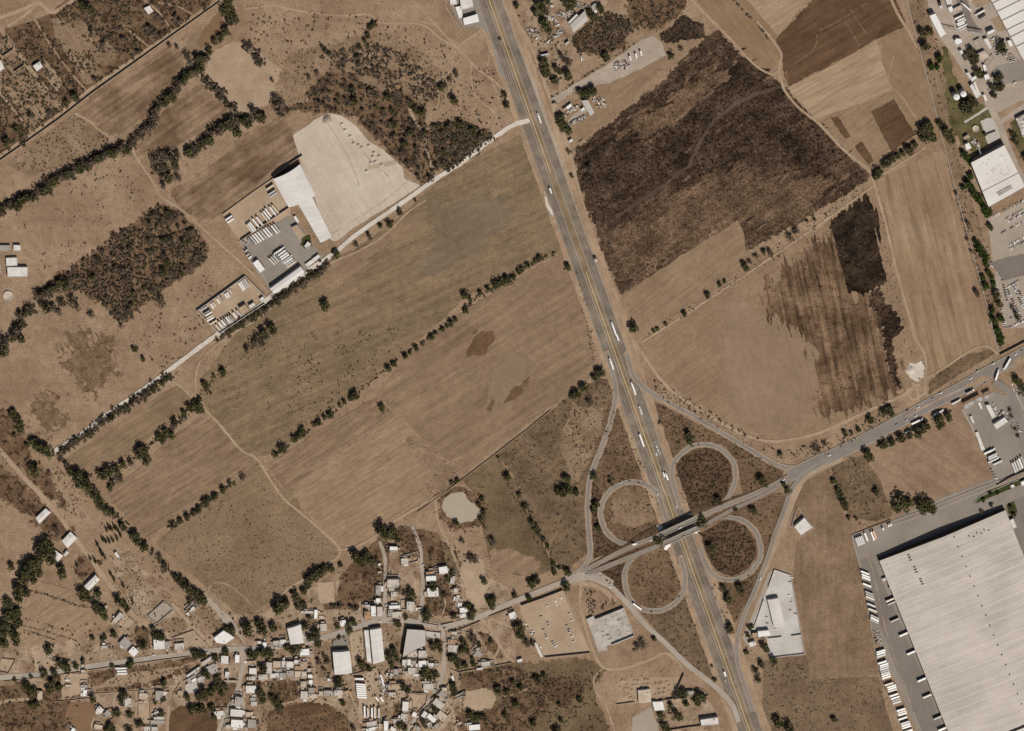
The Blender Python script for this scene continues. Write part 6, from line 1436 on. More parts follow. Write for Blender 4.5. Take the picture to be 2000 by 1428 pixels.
def fleet(data, L, dx, dy, phrase, group, cab=0, c=None, axis=0):
    q = sorted(pts(data), key=lambda p: p[axis]); frm = 'from the west' if axis == 0 else 'from the north'
    for k, (x, y) in enumerate(q):
        cl = c or random.choice(['white', 'white', 'white', 'white', 'silver', 'silver', 'beige', 'grey'])
        lab = fit(f'{cl} box trailer, {ordinal(k+1)} {frm} {phrase}', f'{cl} trailer, {ordinal(k+1)} {frm} {phrase}', f'trailer, {ordinal(k+1)} {frm} {phrase}')
        if cab and (k % cab == 0): semi(x, y, dx, dy, L+5, lab.replace('box trailer', 'semi truck').replace('white trailer', 'white truck').replace('silver trailer', 'silver truck'), cl, group=group)
        else: trailer(x, y, dx, dy, L, lab, cl, group)
fleet('537.8,409 532.8,412.4 524,415.6 520.8,420.6 516.4,423.8 507,432 499.4,435.7 493.7,442 490.5,444.6 487.4,447', 20, -.61, -.79, 'in the row on the earth truck yard', 'trailers on the earth truck yard')
fleet('541,446 536,448.5 529.6,450 525,452.5 520.5,455.5 514.6,458 509,461 504,464 499.5,466.5 495,469.5 490.5,472.4', 20, -.63, -.77, 'in the row under the dividing wall', 'trailers under the dividing wall')
fleet('531,511 535,508 539,504.5 543,501.5', 16, -.64, -.77, 'in the slanted group on the grey yard', 'slanted trailers on the grey yard')
fleet('545.5,489.5 550,494.5 553.5,499 556.5,502.5 560,506 563,509.5 566,513 568.8,516.5', 20, .83, -.56, 'in the stacked group on the grey yard', 'stacked trailers on the grey yard', axis=1, cab=4)
fleet('447,426 450.5,431', 15, .83, -.56, 'in the pair at the west corner of the earth yard', 'trailer pair at the west corner', axis=1)
fleet('527.5,366 531,376.5 534,381', 16, .83, -.56, 'beside the west wall of the arched hall', 'trailers beside the arched hall', axis=1)
fleet('425,639.5 431,634.3 436.3,630.5 440.8,628 445,625 449,623 452.8,620.7 458.9,616 466.4,611.7', 13, -.6, -.8, 'along the south wall of the trailer yard', 'trailers along the south wall')
fleet('398,603.4 404,610 407.5,613.5 409.5,619.5 411.5,623.5 417,630', 15, .85, -.52, 'along the west wall of the trailer yard', 'trailers along the west wall', axis=1)
fleet('414.4,598 419,595 426.5,588.3 433,584 442.3,578.6 446,576 451.3,570.3', 11, -.53, -.85, 'along the north wall of the trailer yard', 'trailers along the north wall')
fleet('471,560.5 474,558 477.7,555.2 481.4,552.2', 18, -.53, -.85, 'in the north corner of the trailer yard', 'trailers at the north corner')
fleet('481,490 484,498 488,503', 7, .7, -.7, 'in the scrap corner west of the grey yard', 'small trailers in the scrap corner')
fleet('1674.3,1058.8 1678,1057.4 1681.7,1056 1685.3,1054.6 1691.8,1049', 17, .37, .93, 'at the loading yard top', 'trailers at the loading yard top')
trailer(1704.5, 1047.5, .37, .93, 18, 'white box trailer beside the orange one at the loading yard top'); trailer(1708.6, 1044.8, .37, .93, 17, 'orange box trailer beside the white ones at the loading yard top', 'orange')
for x, y, lab in ((1724.7, 1033.6, 'left'), (1736, 1027, 'middle'), (1740, 1025, 'right')):
    semi(x, y, .37, .93, 6.5, f'small white tractor unit, {lab} one by the north fence of the loading yard')
fleet('1689.6,1119 1691,1125 1692,1130 1693.5,1143 1698,1158.5 1699,1163.5 1699.7,1168.5 1702,1182 1704.5,1192', 17.5, .93, .38, 'in the upper row along the west fence', 'upper row of trailers along the west fence', axis=1)
fleet('1708.7,1205 1708.3,1209.5 1708,1213.5', 18, .9, .45, 'in the skewed group along the west fence', 'skewed trailers along the west fence', axis=1)
fleet('1720.6,1272 1720.8,1276.3 1721.5,1281 1723.5,1294 1726.5,1298.5 1727,1302.6 1727.5,1306.7 1728.6,1310.8 1729.5,1315 1730.5,1319 1731.5,1323.5 1736.5,1336.5 1741,1340.8 1742.3,1344.8 1743.5,1348.9 1746,1358 1748.5,1363.5 1750.5,1368 1752,1372.2 1760,1386.8 1761.7,1391 1762.8,1395.3 1763.5,1403.5 1768,1412 1769.5,1416.2 1771,1420.5 1774,1428', 18, .95, -.31, 'in the lower west fence row', 'lower row of trailers along the west fence', axis=1)
fleet('1739,1172 1742,1178 1748,1211.5 1765,1239.5 1780,1275 1800.5,1328 1811,1360 1832,1402 1841,1424', 18, .92, -.4, 'docked along the west wall of the vast warehouse', 'trailers docked at the vast warehouse', axis=1)
fleet('1933,881.6 1938.6,890 1939.4,894 1941,898.5 1948.6,904', 19, .91, -.42, 'in the west row of the truck park', 'trailers in the west row of the truck park', axis=1, cab=3)
fleet('1980.5,914 1984.5,911.5 1989.5,908.5 1993.5,905 1998,901', 20, .38, .92, 'in the east row of the truck park', 'trailers in the east row of the truck park')
fleet('1874,33 1877,38.5 1878,43 1877.5,47.5 1880,52 1880.5,57', 15, .9, -.42, 'in the factory truck row at the top right', 'trucks in the factory row', axis=1, cab=2)
semi(1887, 13, -.75, -.66, 24, 'long white semi truck on the grey factory loading lane'); semi(1914, 25, -.87, .5, 22, 'white semi truck backed to the sawtooth factory')
trailer(702, 1326, 1, 0, 18, 'white box trailer alone at the top of the village truck yard'); fleet('704.5,1337 705,1341.2 705.4,1345.4 705.8,1349.6 706.2,1353.8 706.6,1358 707,1362.2', 19, 1, .06, 'in the stack on the village truck yard', 'stacked trailers on the village truck yard', c='white', axis=1)
fleet('712,1391 718.5,1392 726.5,1392 732,1392 740,1393', 19, .03, 1, 'in the upright row of the village truck yard', 'upright trailers on the village truck yard', cab=3)
fleet('745,1322 746.5,1328 748,1335 749,1342 736,1365 746,1366', 9, .5, .85, 'along the east side of the village truck yard', 'small trucks on the village truck yard', axis=1)
for k, y in enumerate((1305.5, 1311, 1316)): trailer(237+k*.6, y, 1, -.03, 23 if k == 0 else 19, f'{("uppermost", "middle", "lowest")[k]} of three long white trailers parked below the main street at left', 'white', 'three trailers below the main street')
fleet('1231,114 1242.6,109 1252,104', 10, .3, .95, 'on the grey gravel yard at the top', 'white boxes on the gravel yard', c='white')
trailer(1064, 107, .97, -.2, 16, 'long grey container beside the highway tree', 'silver'); trailer(1108, 84, .77, -.64, 9, 'short grey trailer in the brush below the junkyard', 'silver')
semi(884.5, 1325, .3, .95, 11, 'small white truck at the crossing of the southern lanes')

def car_row(x0, y0, x1, y1, n, dx, dy, phrase, skip=.15):
    got = [(x0+(x1-x0)*i/(n-1), y0+(y1-y0)*i/(n-1)) for i in range(n) if random.random() > skip]
    frm = 'from the west' if abs(x1-x0) > abs(y1-y0) else 'from the north'
    if frm == 'from the west': got.sort()
    else: got.sort(key=lambda p: p[1])
    for k, (x, y) in enumerate(got):
        c = random.choice(['white', 'white', 'silver', 'grey', 'black', 'beige', 'red', 'blue'])
        car(x, y, dx*random.choice((1, -1)), dy, f'{c} car, {ordinal(k+1)} {frm} {phrase}', c, group='cars '+phrase)
U = (.45, .89)
car_row(1934, 426, 1998, 392, 20, *U, 'in the top row of the upper car park', .35)
car_row(1962, 430, 1998, 411, 12, *U, 'in the second row of the upper car park', .12); car_row(1967, 433.5, 1999, 417, 11, *U, 'in the third row of the upper car park', .12)
car_row(1950, 459, 1999, 433, 15, *U, 'in the fourth row of the upper car park', .3); car_row(1974, 478, 1999, 464, 8, *U, 'in the fifth row of the upper car park', .2); car_row(1973, 487, 1999, 473, 8, *U, 'in the sixth row of the upper car park', .3)
V_ = (.93, -.37)
car_row(1929, 484, 1937, 520, 6, *V_, 'along the fence of the upper car park', .3)
car_row(1944, 552, 1964, 640, 22, *V_, 'along the fence of the staff car park', .15); car_row(1958, 548, 1976, 626, 17, *V_, 'in the second file of the staff car park', .25); car_row(1969, 568, 1994, 620, 13, *V_, 'in the third file of the staff car park', .1)
car_row(1981, 562, 2000, 604, 11, *V_, 'in the fourth file of the staff car park', .1); car_row(1986, 560, 2001, 590, 9, *V_, 'in the fifth file of the staff car park', .1); car_row(1966, 642, 2000, 627, 12, *U, 'in the bottom row of the staff car park', .1); car_row(1970, 560, 1990, 549, 8, *U, 'under the dark slats of the staff car park', .1)
car_row(1940, 788, 1946, 806, 7, .9, -.4, 'beside the fuel station shop', .1); car_row(1977, 752, 1992, 785, 7, .4, .9, 'along the street right of the fuel station', .4); car_row(1988, 828, 1992, 842, 4, .9, -.3, 'at the right edge of the fuel station', 0); car_row(1936, 917, 1948, 940, 5, .9, -.4, 'in the dark corner of the truck park', .1)
LOT = '1085,1175,.4,.9,white,1 1088,1182,.4,.9,white,0 1096,1168,.2,1,white,0 1069,1184,1,.3,white,0 1057,1204,1,-.2,black,0 1070,1216,1,-.5,grey,0 1072,1222,.9,-.5,silver,0 1062,1230,1,-.4,grey,0 1066,1241,.8,.5,black,0 1068,1246,.9,-.5,white,0 1079,1254,.9,-.5,grey,0 1082,1258,.9,-.5,silver,1 1085,1262,.9,-.45,white,1 1112,1199,.9,-.5,beige,0 1117,1212,.9,-.5,white,0 1107,1222,.9,-.5,grey,0 1111,1230,.9,-.5,black,0 1112,1235,.9,-.4,silver,0 1117,1243,.9,-.5,white,1 1120,1253,.9,-.4,beige,0 1027,1219,.8,.5,white,0 1030,1227,.8,.5,silver,0 1041,1233,.9,-.4,white,0 1043,1238,.9,-.4,grey,0 1038,1238,.9,-.5,white,0 1056,1264,.5,.8,white,0 1091,1186,.7,.7,grey,0'
rows = sorted([x.split(',') for x in LOT.split()], key=lambda r: float(r[0]))
for k, rr in enumerate(rows):
    car(float(rr[0]), float(rr[1]), float(rr[2]), float(rr[3]), f'{rr[4]} vehicle, {ordinal(k+1)} from the west on the dirt sales lot', rr[4], 'vehicle', group='vehicles on the dirt sales lot', long=rr[5] == '1')
for k, (x, y, c) in enumerate(((1546, 1128, 'white'), (1543, 1137, 'grey'), (1541, 1163, 'white'), (1546, 1177, 'silver'), (1544, 1192, 'grey'), (1554, 1199, 'black'), (1498, 1206, 'silver'), (1499, 1218, 'grey'), (1515, 1229, 'white'))):
    car(x, y, .97, .2, f'{c} car, {ordinal(k+1)} from the north in the concrete compound', c, group='cars in the concrete compound')
for k, (x, y, c) in enumerate(((742, 1213, 'white'), (763, 1215, 'silver'), (805, 1241, 'white'), (662, 1243, 'black'), (300, 1279, 'white'), (872, 1256, 'white'), (826, 1103, 'silver'))):
    car(x, y, 1, -.1, f'{c} car in the village, {ordinal(k+1)} of the ones on the streets', c, group='cars on the village streets')

# ================================================================ POLES, SIGNS, HEAPS
def pole(x, y, h, label, name='utility_pole', arm=True):
    e = tag(empty(name, P(x, y, 0)), label, 'pole'); m = MB(); m.tube((0, 0, 0), (0, 0, h*S), .3, .16, 8); link('shaft', m.mesh('shaft', STEEL), e)
    if arm: m = MB(); m.box(-1.3, -.1, h*S-1.2, 1.3, .1, h*S-1.0); link('crossarm', m.mesh('crossarm', STEEL), e)
for x, y, h, lab in ((1132, 780, 20, 'tall pole in the waste ground west of the slip road'), (1440, 873, 13, 'pole beside the straight slip road'), (1010, 920, 15, 'pole between meadow and waste ground'), (1831, 737, 15, 'pole on the verge north of the east road'), (1657, 841, 14, 'pole by the ditch north of the east road'), (1491, 1170, 12, 'pole at the corner of the concrete compound')): pole(x, y, h, lab)
p = P(1162, 505, 0); e = tag(empty('billboard', p), 'white triangular roadside billboard on the east shoulder', 'billboard'); m = MB()
for a in (0, 120, 240):
    t = math.radians(a+20); u = math.radians(a+140); A, B = (3.6*math.cos(t), 3.6*math.sin(t)), (3.6*math.cos(u), 3.6*math.sin(u)); m.poly([(*A, 2.5), (*B, 2.5), (*B, 7), (*A, 7)])
m.poly([(3.6*math.cos(math.radians(a+20)), 3.6*math.sin(math.radians(a+20)), 7) for a in (0, 120, 240)]); link('panel', m.mesh('panel', WALL['W']), e); m = MB(); m.tube((0, 0, 0), (0, 0, 7), .35, .35, 10); link('post', m.mesh('post', STEEL), e)
def heap(x, y, r, h, label, mat, group=None, name='gravel_heap'):
    g = np.random.default_rng(int(x*7+y)); m = MB(); n = 14; rings = []
    for k, (f, z) in enumerate(((1, 0), (.72, .45), (.4, .85), (.12, 1.0))):
        rings.append([(f*r*S*(1+g.uniform(-.15, .15))*math.cos(2*math.pi*i/n), f*r*S*(1+g.uniform(-.15, .15))*math.sin(2*math.pi*i/n), z*h*S) for i in range(n)])
    for a, b in zip(rings, rings[1:]):
        for i in range(n): j = (i+1) % n; m.poly([a[i], a[j], b[j], b[i]])
    m.poly(rings[-1]); p = P(x, y, 0)
    return tag(link(name, m.mesh(name, mat), None, p), label, 'heap', group)
hp = pts('668,242 674,254 684,266 690,280 700,283 706,288 720,284 730,298 740,305 728,306 716,334 724,318 733,316 745,322')
for k, (x, y) in enumerate(sorted(hp, key=lambda q: q[1])): heap(x, y, 4.5, 2.6, f'pale gravel heap, {ordinal(k+1)} from the north on the graded pad', MATS['bare pad'], 'gravel heaps on the graded pad')
heap(639, 233, 10, 5, 'grey stone heap at the north tip of the graded pad', MATS['grey gravel']); heap(1779, 722, 9, 3, 'white spoil heap at the bend of the farm track', MATS['white gravel'])
k = 0
for row in range(5):
    for i in range(9 - (row == 0)*3):
        x, y = 1213+i*11+row*2+random.uniform(-5, 5), 1330+row*8.5-(i*.6)+random.uniform(-4, 4)
        if x < 1316-row*2 and not (1240 < x < 1280 and y > 1340):
            k += 1; heap(x, y, random.uniform(3, 6.5), random.uniform(1.1, 2.1), f'low soil ridge, one of many on the ridged soil plot', MATS['path'], 'soil ridges on the ridged plot', 'soil_heap')
def junk(label, line, width, n, seed, s0=.35, s1=1.5):
    g = random.Random(seed); m = MB(); L = [Vector(P(*q)) for q in pts(line)]; o = L[0].copy()
    for i in range(n):
        t = g.uniform(0, len(L)-1.001); a, b = L[int(t)], L[int(t)+1]; c = a+(b-a)*(t-int(t)); d = (b-a).normalized(); c = c+Vector((-d.y, d.x, 0))*g.uniform(-width/2, width/2)*S-o
        w2, l2, h2, an = g.uniform(s0, s1), g.uniform(s0, s1*1.5), g.uniform(.4, 1.8), g.uniform(0, 3.1); cs, sn = math.cos(an), math.sin(an)
        m.prism([(c.x+x*cs-y*sn, c.y+x*sn+y*cs) for x, y in ((-l2, -w2), (l2, -w2), (l2, w2), (-l2, w2))], 0, .3+h2, g.randrange(5))
    return tag(link('scrap', m.mesh('scrap', [RG, STEEL, RT, RD, RW]), None, o), label, None, None, 'stuff')
for lab, ln, wd, n in (('row of wrecked cars and scrap along the junkyard lane', '1062,88 1078,76 1090,66 1098,58', 8, 60), ('piled white scrap beside the big junkyard tree', '1066,32 1075,30 1084,44 1088,50', 9, 50), ('dense scrap rows north of the grey shed', '1092,24 1102,32 1112,26 1118,18', 10, 90), ('scrap under the trees left of the junkyard lane', '1030,60 1042,58 1050,74', 10, 40), ('long scrap row along the scrapyard south fence', '1112,244 1128,234 1144,226', 7, 80), ('scrap heaps behind the tan scrapyard huts', '1100,226 1118,214 1128,206', 7, 60), ('scrap scattered right of the grey scrapyard roof', '1158,192 1172,196 1180,200 1168,212', 12, 60), ('pallets and frames on the gravel yard slab', '1200,132 1214,124 1228,128', 16, 60), ('machinery and pipes beside the sawtooth factory', '1942,72 1954,92 1966,108 1980,120', 14, 140), ('pump yard equipment north of the white factory', '1898,270 1908,282 1914,290', 10, 40), ('round vats and drums left of the pipe racks', '1936,75 1944,92 1950,108', 6, 50), ('scrap corner west of the grey truck yard', '470,472 480,470 484,476', 7, 40), ('rubble by the far junkyard roofs', '1120,12 1132,8 1148,16', 9, 50), ('clutter in the yards of the village truck yard', '742,1320 750,1345 746,1362', 9, 40), ('clutter between the houses of the lane wedge', '858,1346 868,1356 872,1366', 9, 60), ('clutter around the shared house block', '530,1308 556,1308 600,1312', 14, 50), ('clutter among the houses by the grey warehouse', '790,1305 812,1306 820,1318', 14, 50), ('containers and stacked goods on the loading yard fence', '1711,1232 1714,1245 1716,1256', 10, 40), ('drums and crates around the fuel station island', '1952,806 1966,812 1980,830', 12, 30)):
    junk(lab, ln, wd, n, hash(lab) % 1000 if False else len(lab)*7+n)

# ================================================================ TREES AND BRUSH
def T(phrase, data, kd='g'):
    for q in data.split():
        v = q.split(','); TREES.append((float(v[0]), float(v[1]), float(v[2])*1.18, v[3] if len(v) > 3 else kd, phrase))
        for k in range(4 if float(v[2]) > 5 else 2): BUSHES.append((float(v[0])+random.uniform(-1, 1)*float(v[2]), float(v[1])+random.uniform(-1, 1)*float(v[2]), random.uniform(1.5, 4), random.choice('bbg'), phrase))
def belt(phrase, line, n, r0, r1, width, kd):
    L = pts(line); cum = [0]
    for a, b in zip(L, L[1:]): cum.append(cum[-1]+math.dist(a, b))
    for i in range(n):
        t = (i+random.uniform(.2, .8))/n*cum[-1]; k = max(j for j in range(len(L)-1) if cum[j] <= t); f = (t-cum[k])/(cum[k+1]-cum[k])
        a, b = L[k], L[k+1]; d = math.dist(a, b); nx, ny = -(b[1]-a[1])/d, (b[0]-a[0])/d; o = random.uniform(-width/2, width/2)
        TREES.append((a[0]+(b[0]-a[0])*f+nx*o, a[1]+(b[1]-a[1])*f+ny*o, random.uniform(r0, r1)*1.15, random.choice(kd), phrase))
        for q in range(12): BUSHES.append((a[0]+(b[0]-a[0])*f+nx*o*1.4+random.uniform(-9, 9), a[1]+(b[1]-a[1])*f+ny*o*1.4+random.uniform(-9, 9), random.uniform(2, 5.5), random.choice('bbbg'), phrase))
belt('in the stream belt at the left edge', '-4,412 30,402 60,382 110,350 150,330 190,312 225,296 250,286', 34, 7, 11, 14, 'ggb')
belt('in the stream belt up to the stock pond', '250,282 290,240 310,205 335,186 355,160 378,138 400,106', 24, 7, 11, 12, 'gbb')
T('round the stock pond at the top', '436,20,10 445,10,10 452,25,11 448,40,9 440,58,9 430,72,8 418,80,7 408,98,8 395,112,8 445,0,9 460,38,8,b 330,88,5,b 345,92,5,b 365,108,8,b 372,120,7,b')
T('in the tree clump north of the brown field', '300,310,10,b 315,305,11,b 330,302,11,b 345,302,9,b 305,330,10,b 322,325,10,b 340,325,9,b 330,345,11 318,342,9,b 345,345,8,b 318,360,7,b 340,315,9')
belt('in the belt below the light grazing field', '366,305 385,285 410,265 435,245 460,228 480,240 500,222', 17, 7, 11, 12, 'gbb')
T('at the head of the brown field belt', '432,245,10 447,240,11 462,255,10 475,232,9 492,215,9,b 505,225,11 512,228,9 540,205,11,b 545,218,10,b 538,190,8,b 548,200,9,b 560,215,6,b')
belt('in the hedge right of the light grazing field', '398,150 412,165 428,184 440,200 465,222', 8, 4, 7, 4, 'b')
belt('in the bushy line above the light grazing field', '478,80 490,96 500,112 512,130', 5, 4, 6, 3, 'b')
for ph, n, poly in (('in the thicket north of the gravel pad', 80, '585,200 640,145 700,165 740,185 800,192 830,240 858,300 852,352 820,358 790,320 742,280 700,228 655,218'), ('in the woodland west of the truck yards', 64, '78,570 115,540 200,475 310,398 350,415 396,470 402,505 372,530 330,556 262,610 236,636 200,590 150,566'), ('in the thicket by the white gravel road', 16, '842,245 900,240 950,262 872,332 855,318')):
    scatter(TREES, poly, n, 5, 10, 'bbbg', ph, gap=.55)
T('standing on the top pasture', '635,97,5 628,90,4 641,104,5 722,52,6 730,46,6 717,68,6 712,78,5 703,92,5 697,110,6,b 700,122,6,b 670,118,4,b 718,118,5,b 728,130,4,b 602,150,5,b 618,141,5,b 505,120,5 530,155,4,b')
T('standing right of the sandy thicket path', '885,193,9 822,219,9 860,168,7 868,165,6,b 890,143,7,b 878,155,5,b 922,255,8 905,248,8,b 875,245,8,b 938,268,6,b')
T('at the highway edge near the loop track', '984,184,6 988,204,6 975,75,3')
T('at the upper left plots', '170,12,9 178,20,8 160,8,7 128,200,7 145,186,8 150,190,6 180,58,7,b 290,55,8,b 300,62,7,b 312,70,7,b 340,30,6,b 350,40,6,b 198,85,7,b 95,220,6,b 60,225,7,b 30,250,7 12,275,9 45,280,6 240,75,6,b 270,100,6,b 185,155,6,b')
belt('in the stream belt left of the dark grass patch', '-4,690 15,662 30,640 48,610 60,592', 10, 8, 12, 12, 'gb')
belt('in the belt south of the left farm', '66,575 90,565 110,560 130,552', 6, 8, 11, 10, 'gb'); T('in the belt south of the left farm', '90,598,10 82,592,8,b 105,600,9,b 120,590,9,b 140,585,10,b 150,598,8,b 115,608,6,b')
T('standing alone on open ground', '312,587,11,b 42,662,7 633,594,11 745,794,7 1108,520,7 1236,639,10 177,614,7,b 265,682,5 280,700,5 260,680,5')
T('in the dark clump on the green pasture', '530,640,11 516,650,10 506,660,10,b 495,668,9,b 484,680,8,b 512,668,7')
T('along the gully west of the green pasture', '435,725,8 417,733,4 398,748,6 402,756,6 412,768,3 390,778,5')
belt('along the south side of the white gravel road', '115,884 160,855 200,825 235,800 270,778 300,758 330,738', 22, 4, 7, 6, 'gb')
belt('in the shrub row below the trailer yards', '440,652 480,625 520,600 560,572 600,545 640,515', 24, 4, 6.5, 5, 'gb')
T('beside the white gravel road near the gravel pad', '655,495,8 720,460,6,b 741,440,5 760,437,7 780,413,6 694,478,5,b 811,390,4,b')
H1 = '550,875,9 537,887,6 590,843,9 575,855,7 582,850,6 622,823,7 612,828,5 645,808,8 632,815,5 663,789,4 672,784,5 693,770,9 685,776,6 757,718,7 768,710,6 790,694,6 800,688,4 811,679,6 825,671,4 842,657,6 850,650,4 864,642,5 872,636,4 880,630,7 888,623,5'
T('in the lower half of the long hedge', H1)
T('in the upper half of the long hedge', '909,606,6 908,575,8 918,583,5 937,570,5 952,562,5 968,555,9 978,550,8 990,546,9 1002,540,6 1012,530,5 1018,525,6 1030,517,5 1052,503,6 1045,508,4')
T('along the path west of the earth road', '25,805,9 32,815,8 38,825,9 40,838,8 28,848,4 65,862,10 75,870,12 85,876,11 95,882,10 52,868,5 65,915,11 68,922,9 95,922,4,b')
T('in the big dark belt below the white road end', '135,918,9 148,925,12 155,938,12 165,940,12 172,952,10 182,960,10 190,970,10 195,982,9 205,995,8 218,1000,7 200,925,11 212,918,10 225,915,9 232,930,9,b 240,905,8 222,940,8,b 255,900,8,b 270,885,10 280,880,9 284,895,10 275,875,9 130,905,7,b 118,895,6,b 172,930,7,b 215,952,6')
T('in the hedge above the tan ploughed field', '310,850,7 322,842,9 332,848,9 318,856,8 340,825,9,b 358,805,6 370,795,8 384,790,9 390,798,9 380,783,5 360,815,5,b')
T('in the hedge below the tan ploughed field', '338,1025,8,b 352,1016,6 365,1008,7 378,1000,6 388,993,7 400,980,8 406,974,6 418,968,7 435,955,7 448,942,5 473,930,6,b')
T('beside the cypresses at the lower left', '240,1026,8 262,1045,11 268,1052,9 280,1064,9 310,1086,6,b 322,1104,8,b 320,1112,6,b')
for k, q in enumerate(pts('208,1034 213,1030 218,1032 224,1030 230,1034 200,1052 206,1056 213,1056 220,1054 228,1050 190,1062 196,1074 176,1090 185,1094 198,1080 235,1044 216,1120 222,1130 204,1086 150,1102 258,1172 240,1142')): TREES.append((q[0], q[1], 3.2, 'c', 'in the cypress stand beside the earth road'))
T('in the belt beside the dotted pasture', '343,1128,7 352,1133,9 360,1140,9 368,1147,9 376,1154,9 385,1160,9 392,1166,10 398,1172,7 372,1158,7,b 383,1170,6,b')
T('in the big dark wood at the left edge', '78,1082,13 62,1098,14 90,1074,12 98,1088,11 50,1110,13 45,1128,12 62,1128,10 35,1148,12 52,1155,9 15,1175,10 22,1198,14 34,1192,10 10,1222,13 26,1236,12 6,1252,11 34,1215,10 22,1104,7 75,1115,10 100,1072,10 36,1165,9 12,1200,10 4,1232,10 30,1250,8')
T('around the barns on the left earth road', '118,1110,10 122,1122,8 160,1156,11 170,1164,9 191,1158,9 189,1183,11 198,1192,10 205,1200,8 230,1168,9 240,1178,8 248,1188,6 222,1237,7 110,1032,7,b 80,1065,12 92,1060,11')
T('along the main street at the lower left', '95,1268,9 115,1293,9 128,1298,9 132,1308,7 85,1313,8 107,1315,8 100,1332,9 95,1345,8 52,1338,10 65,1346,9 60,1358,7 115,1340,7 70,1372,7 180,1244,5 200,1247,5 205,1243,5 162,1290,5 148,1300,6 28,1326,4 60,1320,4')
T('near the houses above the main street', '278,1260,9 300,1238,6 310,1240,8 317,1241,7 282,1228,5,b 297,1226,6 255,1292,7 251,1300,6 218,1299,5 370,1172,6 442,1226,7 452,1228,8')
T('in the crossroads gardens', '480,1226,13 380,1275,8 390,1277,8 398,1276,6 440,1271,7 488,1275,8 497,1279,7 505,1272,6 420,1283,7 320,1332,7 400,1312,8 406,1318,7 424,1322,8 426,1335,9 415,1342,8 398,1352,10 388,1358,8 365,1360,7 410,1352,7 432,1352,7 440,1340,7 372,1384,9 384,1382,7 394,1383,9 412,1380,7 418,1398,6')
T('in the lower left gardens', '240,1355,9 236,1366,7 215,1418,9 222,1426,9 228,1390,8 208,1425,7 253,1393,7 268,1412,7 275,1410,6 252,1425,9 318,1364,6 315,1390,6 302,1370,5 180,1362,8 60,1375,6')
T('in the tree line above the village', '545,1182,13 556,1176,9 536,1186,8 575,1160,9 580,1168,7 592,1152,7 603,1130,10 613,1122,10 622,1114,10 632,1110,9 645,1108,8 600,1142,7 665,1102,5')
T('beside the warehouse and street gardens', '512,1224,12 506,1215,8 534,1222,9 595,1220,8 616,1236,11 603,1243,7 622,1255,7 592,1180,8 580,1184,6 603,1205,6 650,1183,6,b 662,1182,6,b 685,1186,6,b 694,1187,6,b 678,1217,7 690,1214,7 682,1230,7 658,1221,6 662,1243,4')
T('around the lane houses of the north', '742,1030,11 752,1042,12 768,1032,9 774,1048,9 760,1045,8 690,1082,10 702,1090,11 715,1082,8 724,1094,9 710,1098,8 735,1092,6,b 778,1148,8,b 800,1156,8 806,1160,7 790,1158,6,b 776,1216,8 843,1142,9 833,1198,9 830,1205,8 886,1202,6 913,1182,7 922,1192,9 918,1203,7 955,1172,9 962,1168,7 960,1182,7 945,1132,7 916,1088,9,b 928,1092,7,b 872,1128,5 865,1160,6 880,1118,6 792,1204,5')
T('among the houses south of the street', '768,1268,8 760,1280,9 774,1284,7 764,1296,6 845,1260,8 856,1256,7 860,1266,6 830,1308,10 838,1318,9 825,1316,7 851,1316,7 884,1338,8 886,1350,7 881,1283,9 912,1270,6 925,1296,6 892,1290,6 893,1298,7 906,1297,7 922,1285,5 704,1292,9 707,1302,7 515,1270,9 526,1273,9 560,1262,8 572,1266,9 582,1262,8 512,1303,9 658,1332,9 663,1326,7 505,1348,9 510,1362,9 538,1370,9 546,1378,10 530,1360,6 669,1370,6 638,1290,7,b 622,1290,6,b 631,1305,5,b 632,1278,5,b 780,1412,9 788,1420,7 825,1406,7 830,1416,6 720,1304,6 786,1338,7 795,1346,7 848,1385,7 690,1420,7,b 850,1362,5')
T('in the orchard left of the bare mounds', '902,1250,6 908,1262,7 898,1268,7 920,1240,8,b 925,1252,7,b 935,1258,5 958,1250,5')
T('in the brown brush at the bottom', '970,1345,8 918,1392,8 925,1400,8 935,1398,7 945,1400,7 1005,1372,8 988,1350,6 1015,1340,6 1048,1325,8 1085,1425,9 1095,1405,5 1062,1318,6 1130,1365,6 1092,1375,5 1040,1410,7 985,1395,6 1000,1330,6')
T('near the walled dirt lot', '1012,1226,12 1018,1240,7 1040,1255,6,b 1005,1161,6 1032,1166,6 1036,1138,9 1046,1132,9 1103,1142,9 1082,1116,6 1108,1114,8 1080,1102,4 1092,1108,4 1030,1255,7,b 1025,1250,6,b')
T('in the waste ground west of the slip road', '1170,726,10 1160,736,7 1138,755,9 1124,767,9 1117,772,6 1152,783,7,b 1105,932,9 1098,958,10 1110,955,9 1088,958,7 1125,960,7 1108,945,6 1160,928,7 1191,940,4 1190,932,3.5 1162,983,8 1160,995,7 1166,1028,6 1170,1033,5')
T('in the meadow hedge north of the village', '1024,988,6 1012,965,5 1038,1018,7 1046,1030,7 1051,1040,6 1060,1052,5 990,930,8 972,892,3 1068,1065,4 940,973,5 935,985,5 944,1000,6 938,1012,6 890,1020,6 902,1055,5,b 960,1055,8,b 893,937,5 881,942,4')
T('inside and around the interchange', '1345,848,8 1347,858,7 1486,934,9 1492,942,7 1470,994,8 1435,994,5 1402,975,8 1395,985,5,b 1284,1050,12 1367,1015,12 1387,1066,9 1392,1075,6 1445,1148,10 1420,1166,8 1422,1172,6 1412,1146,6 1424,1226,9 1277,1247,5 1288,823,3 1365,1038,4')
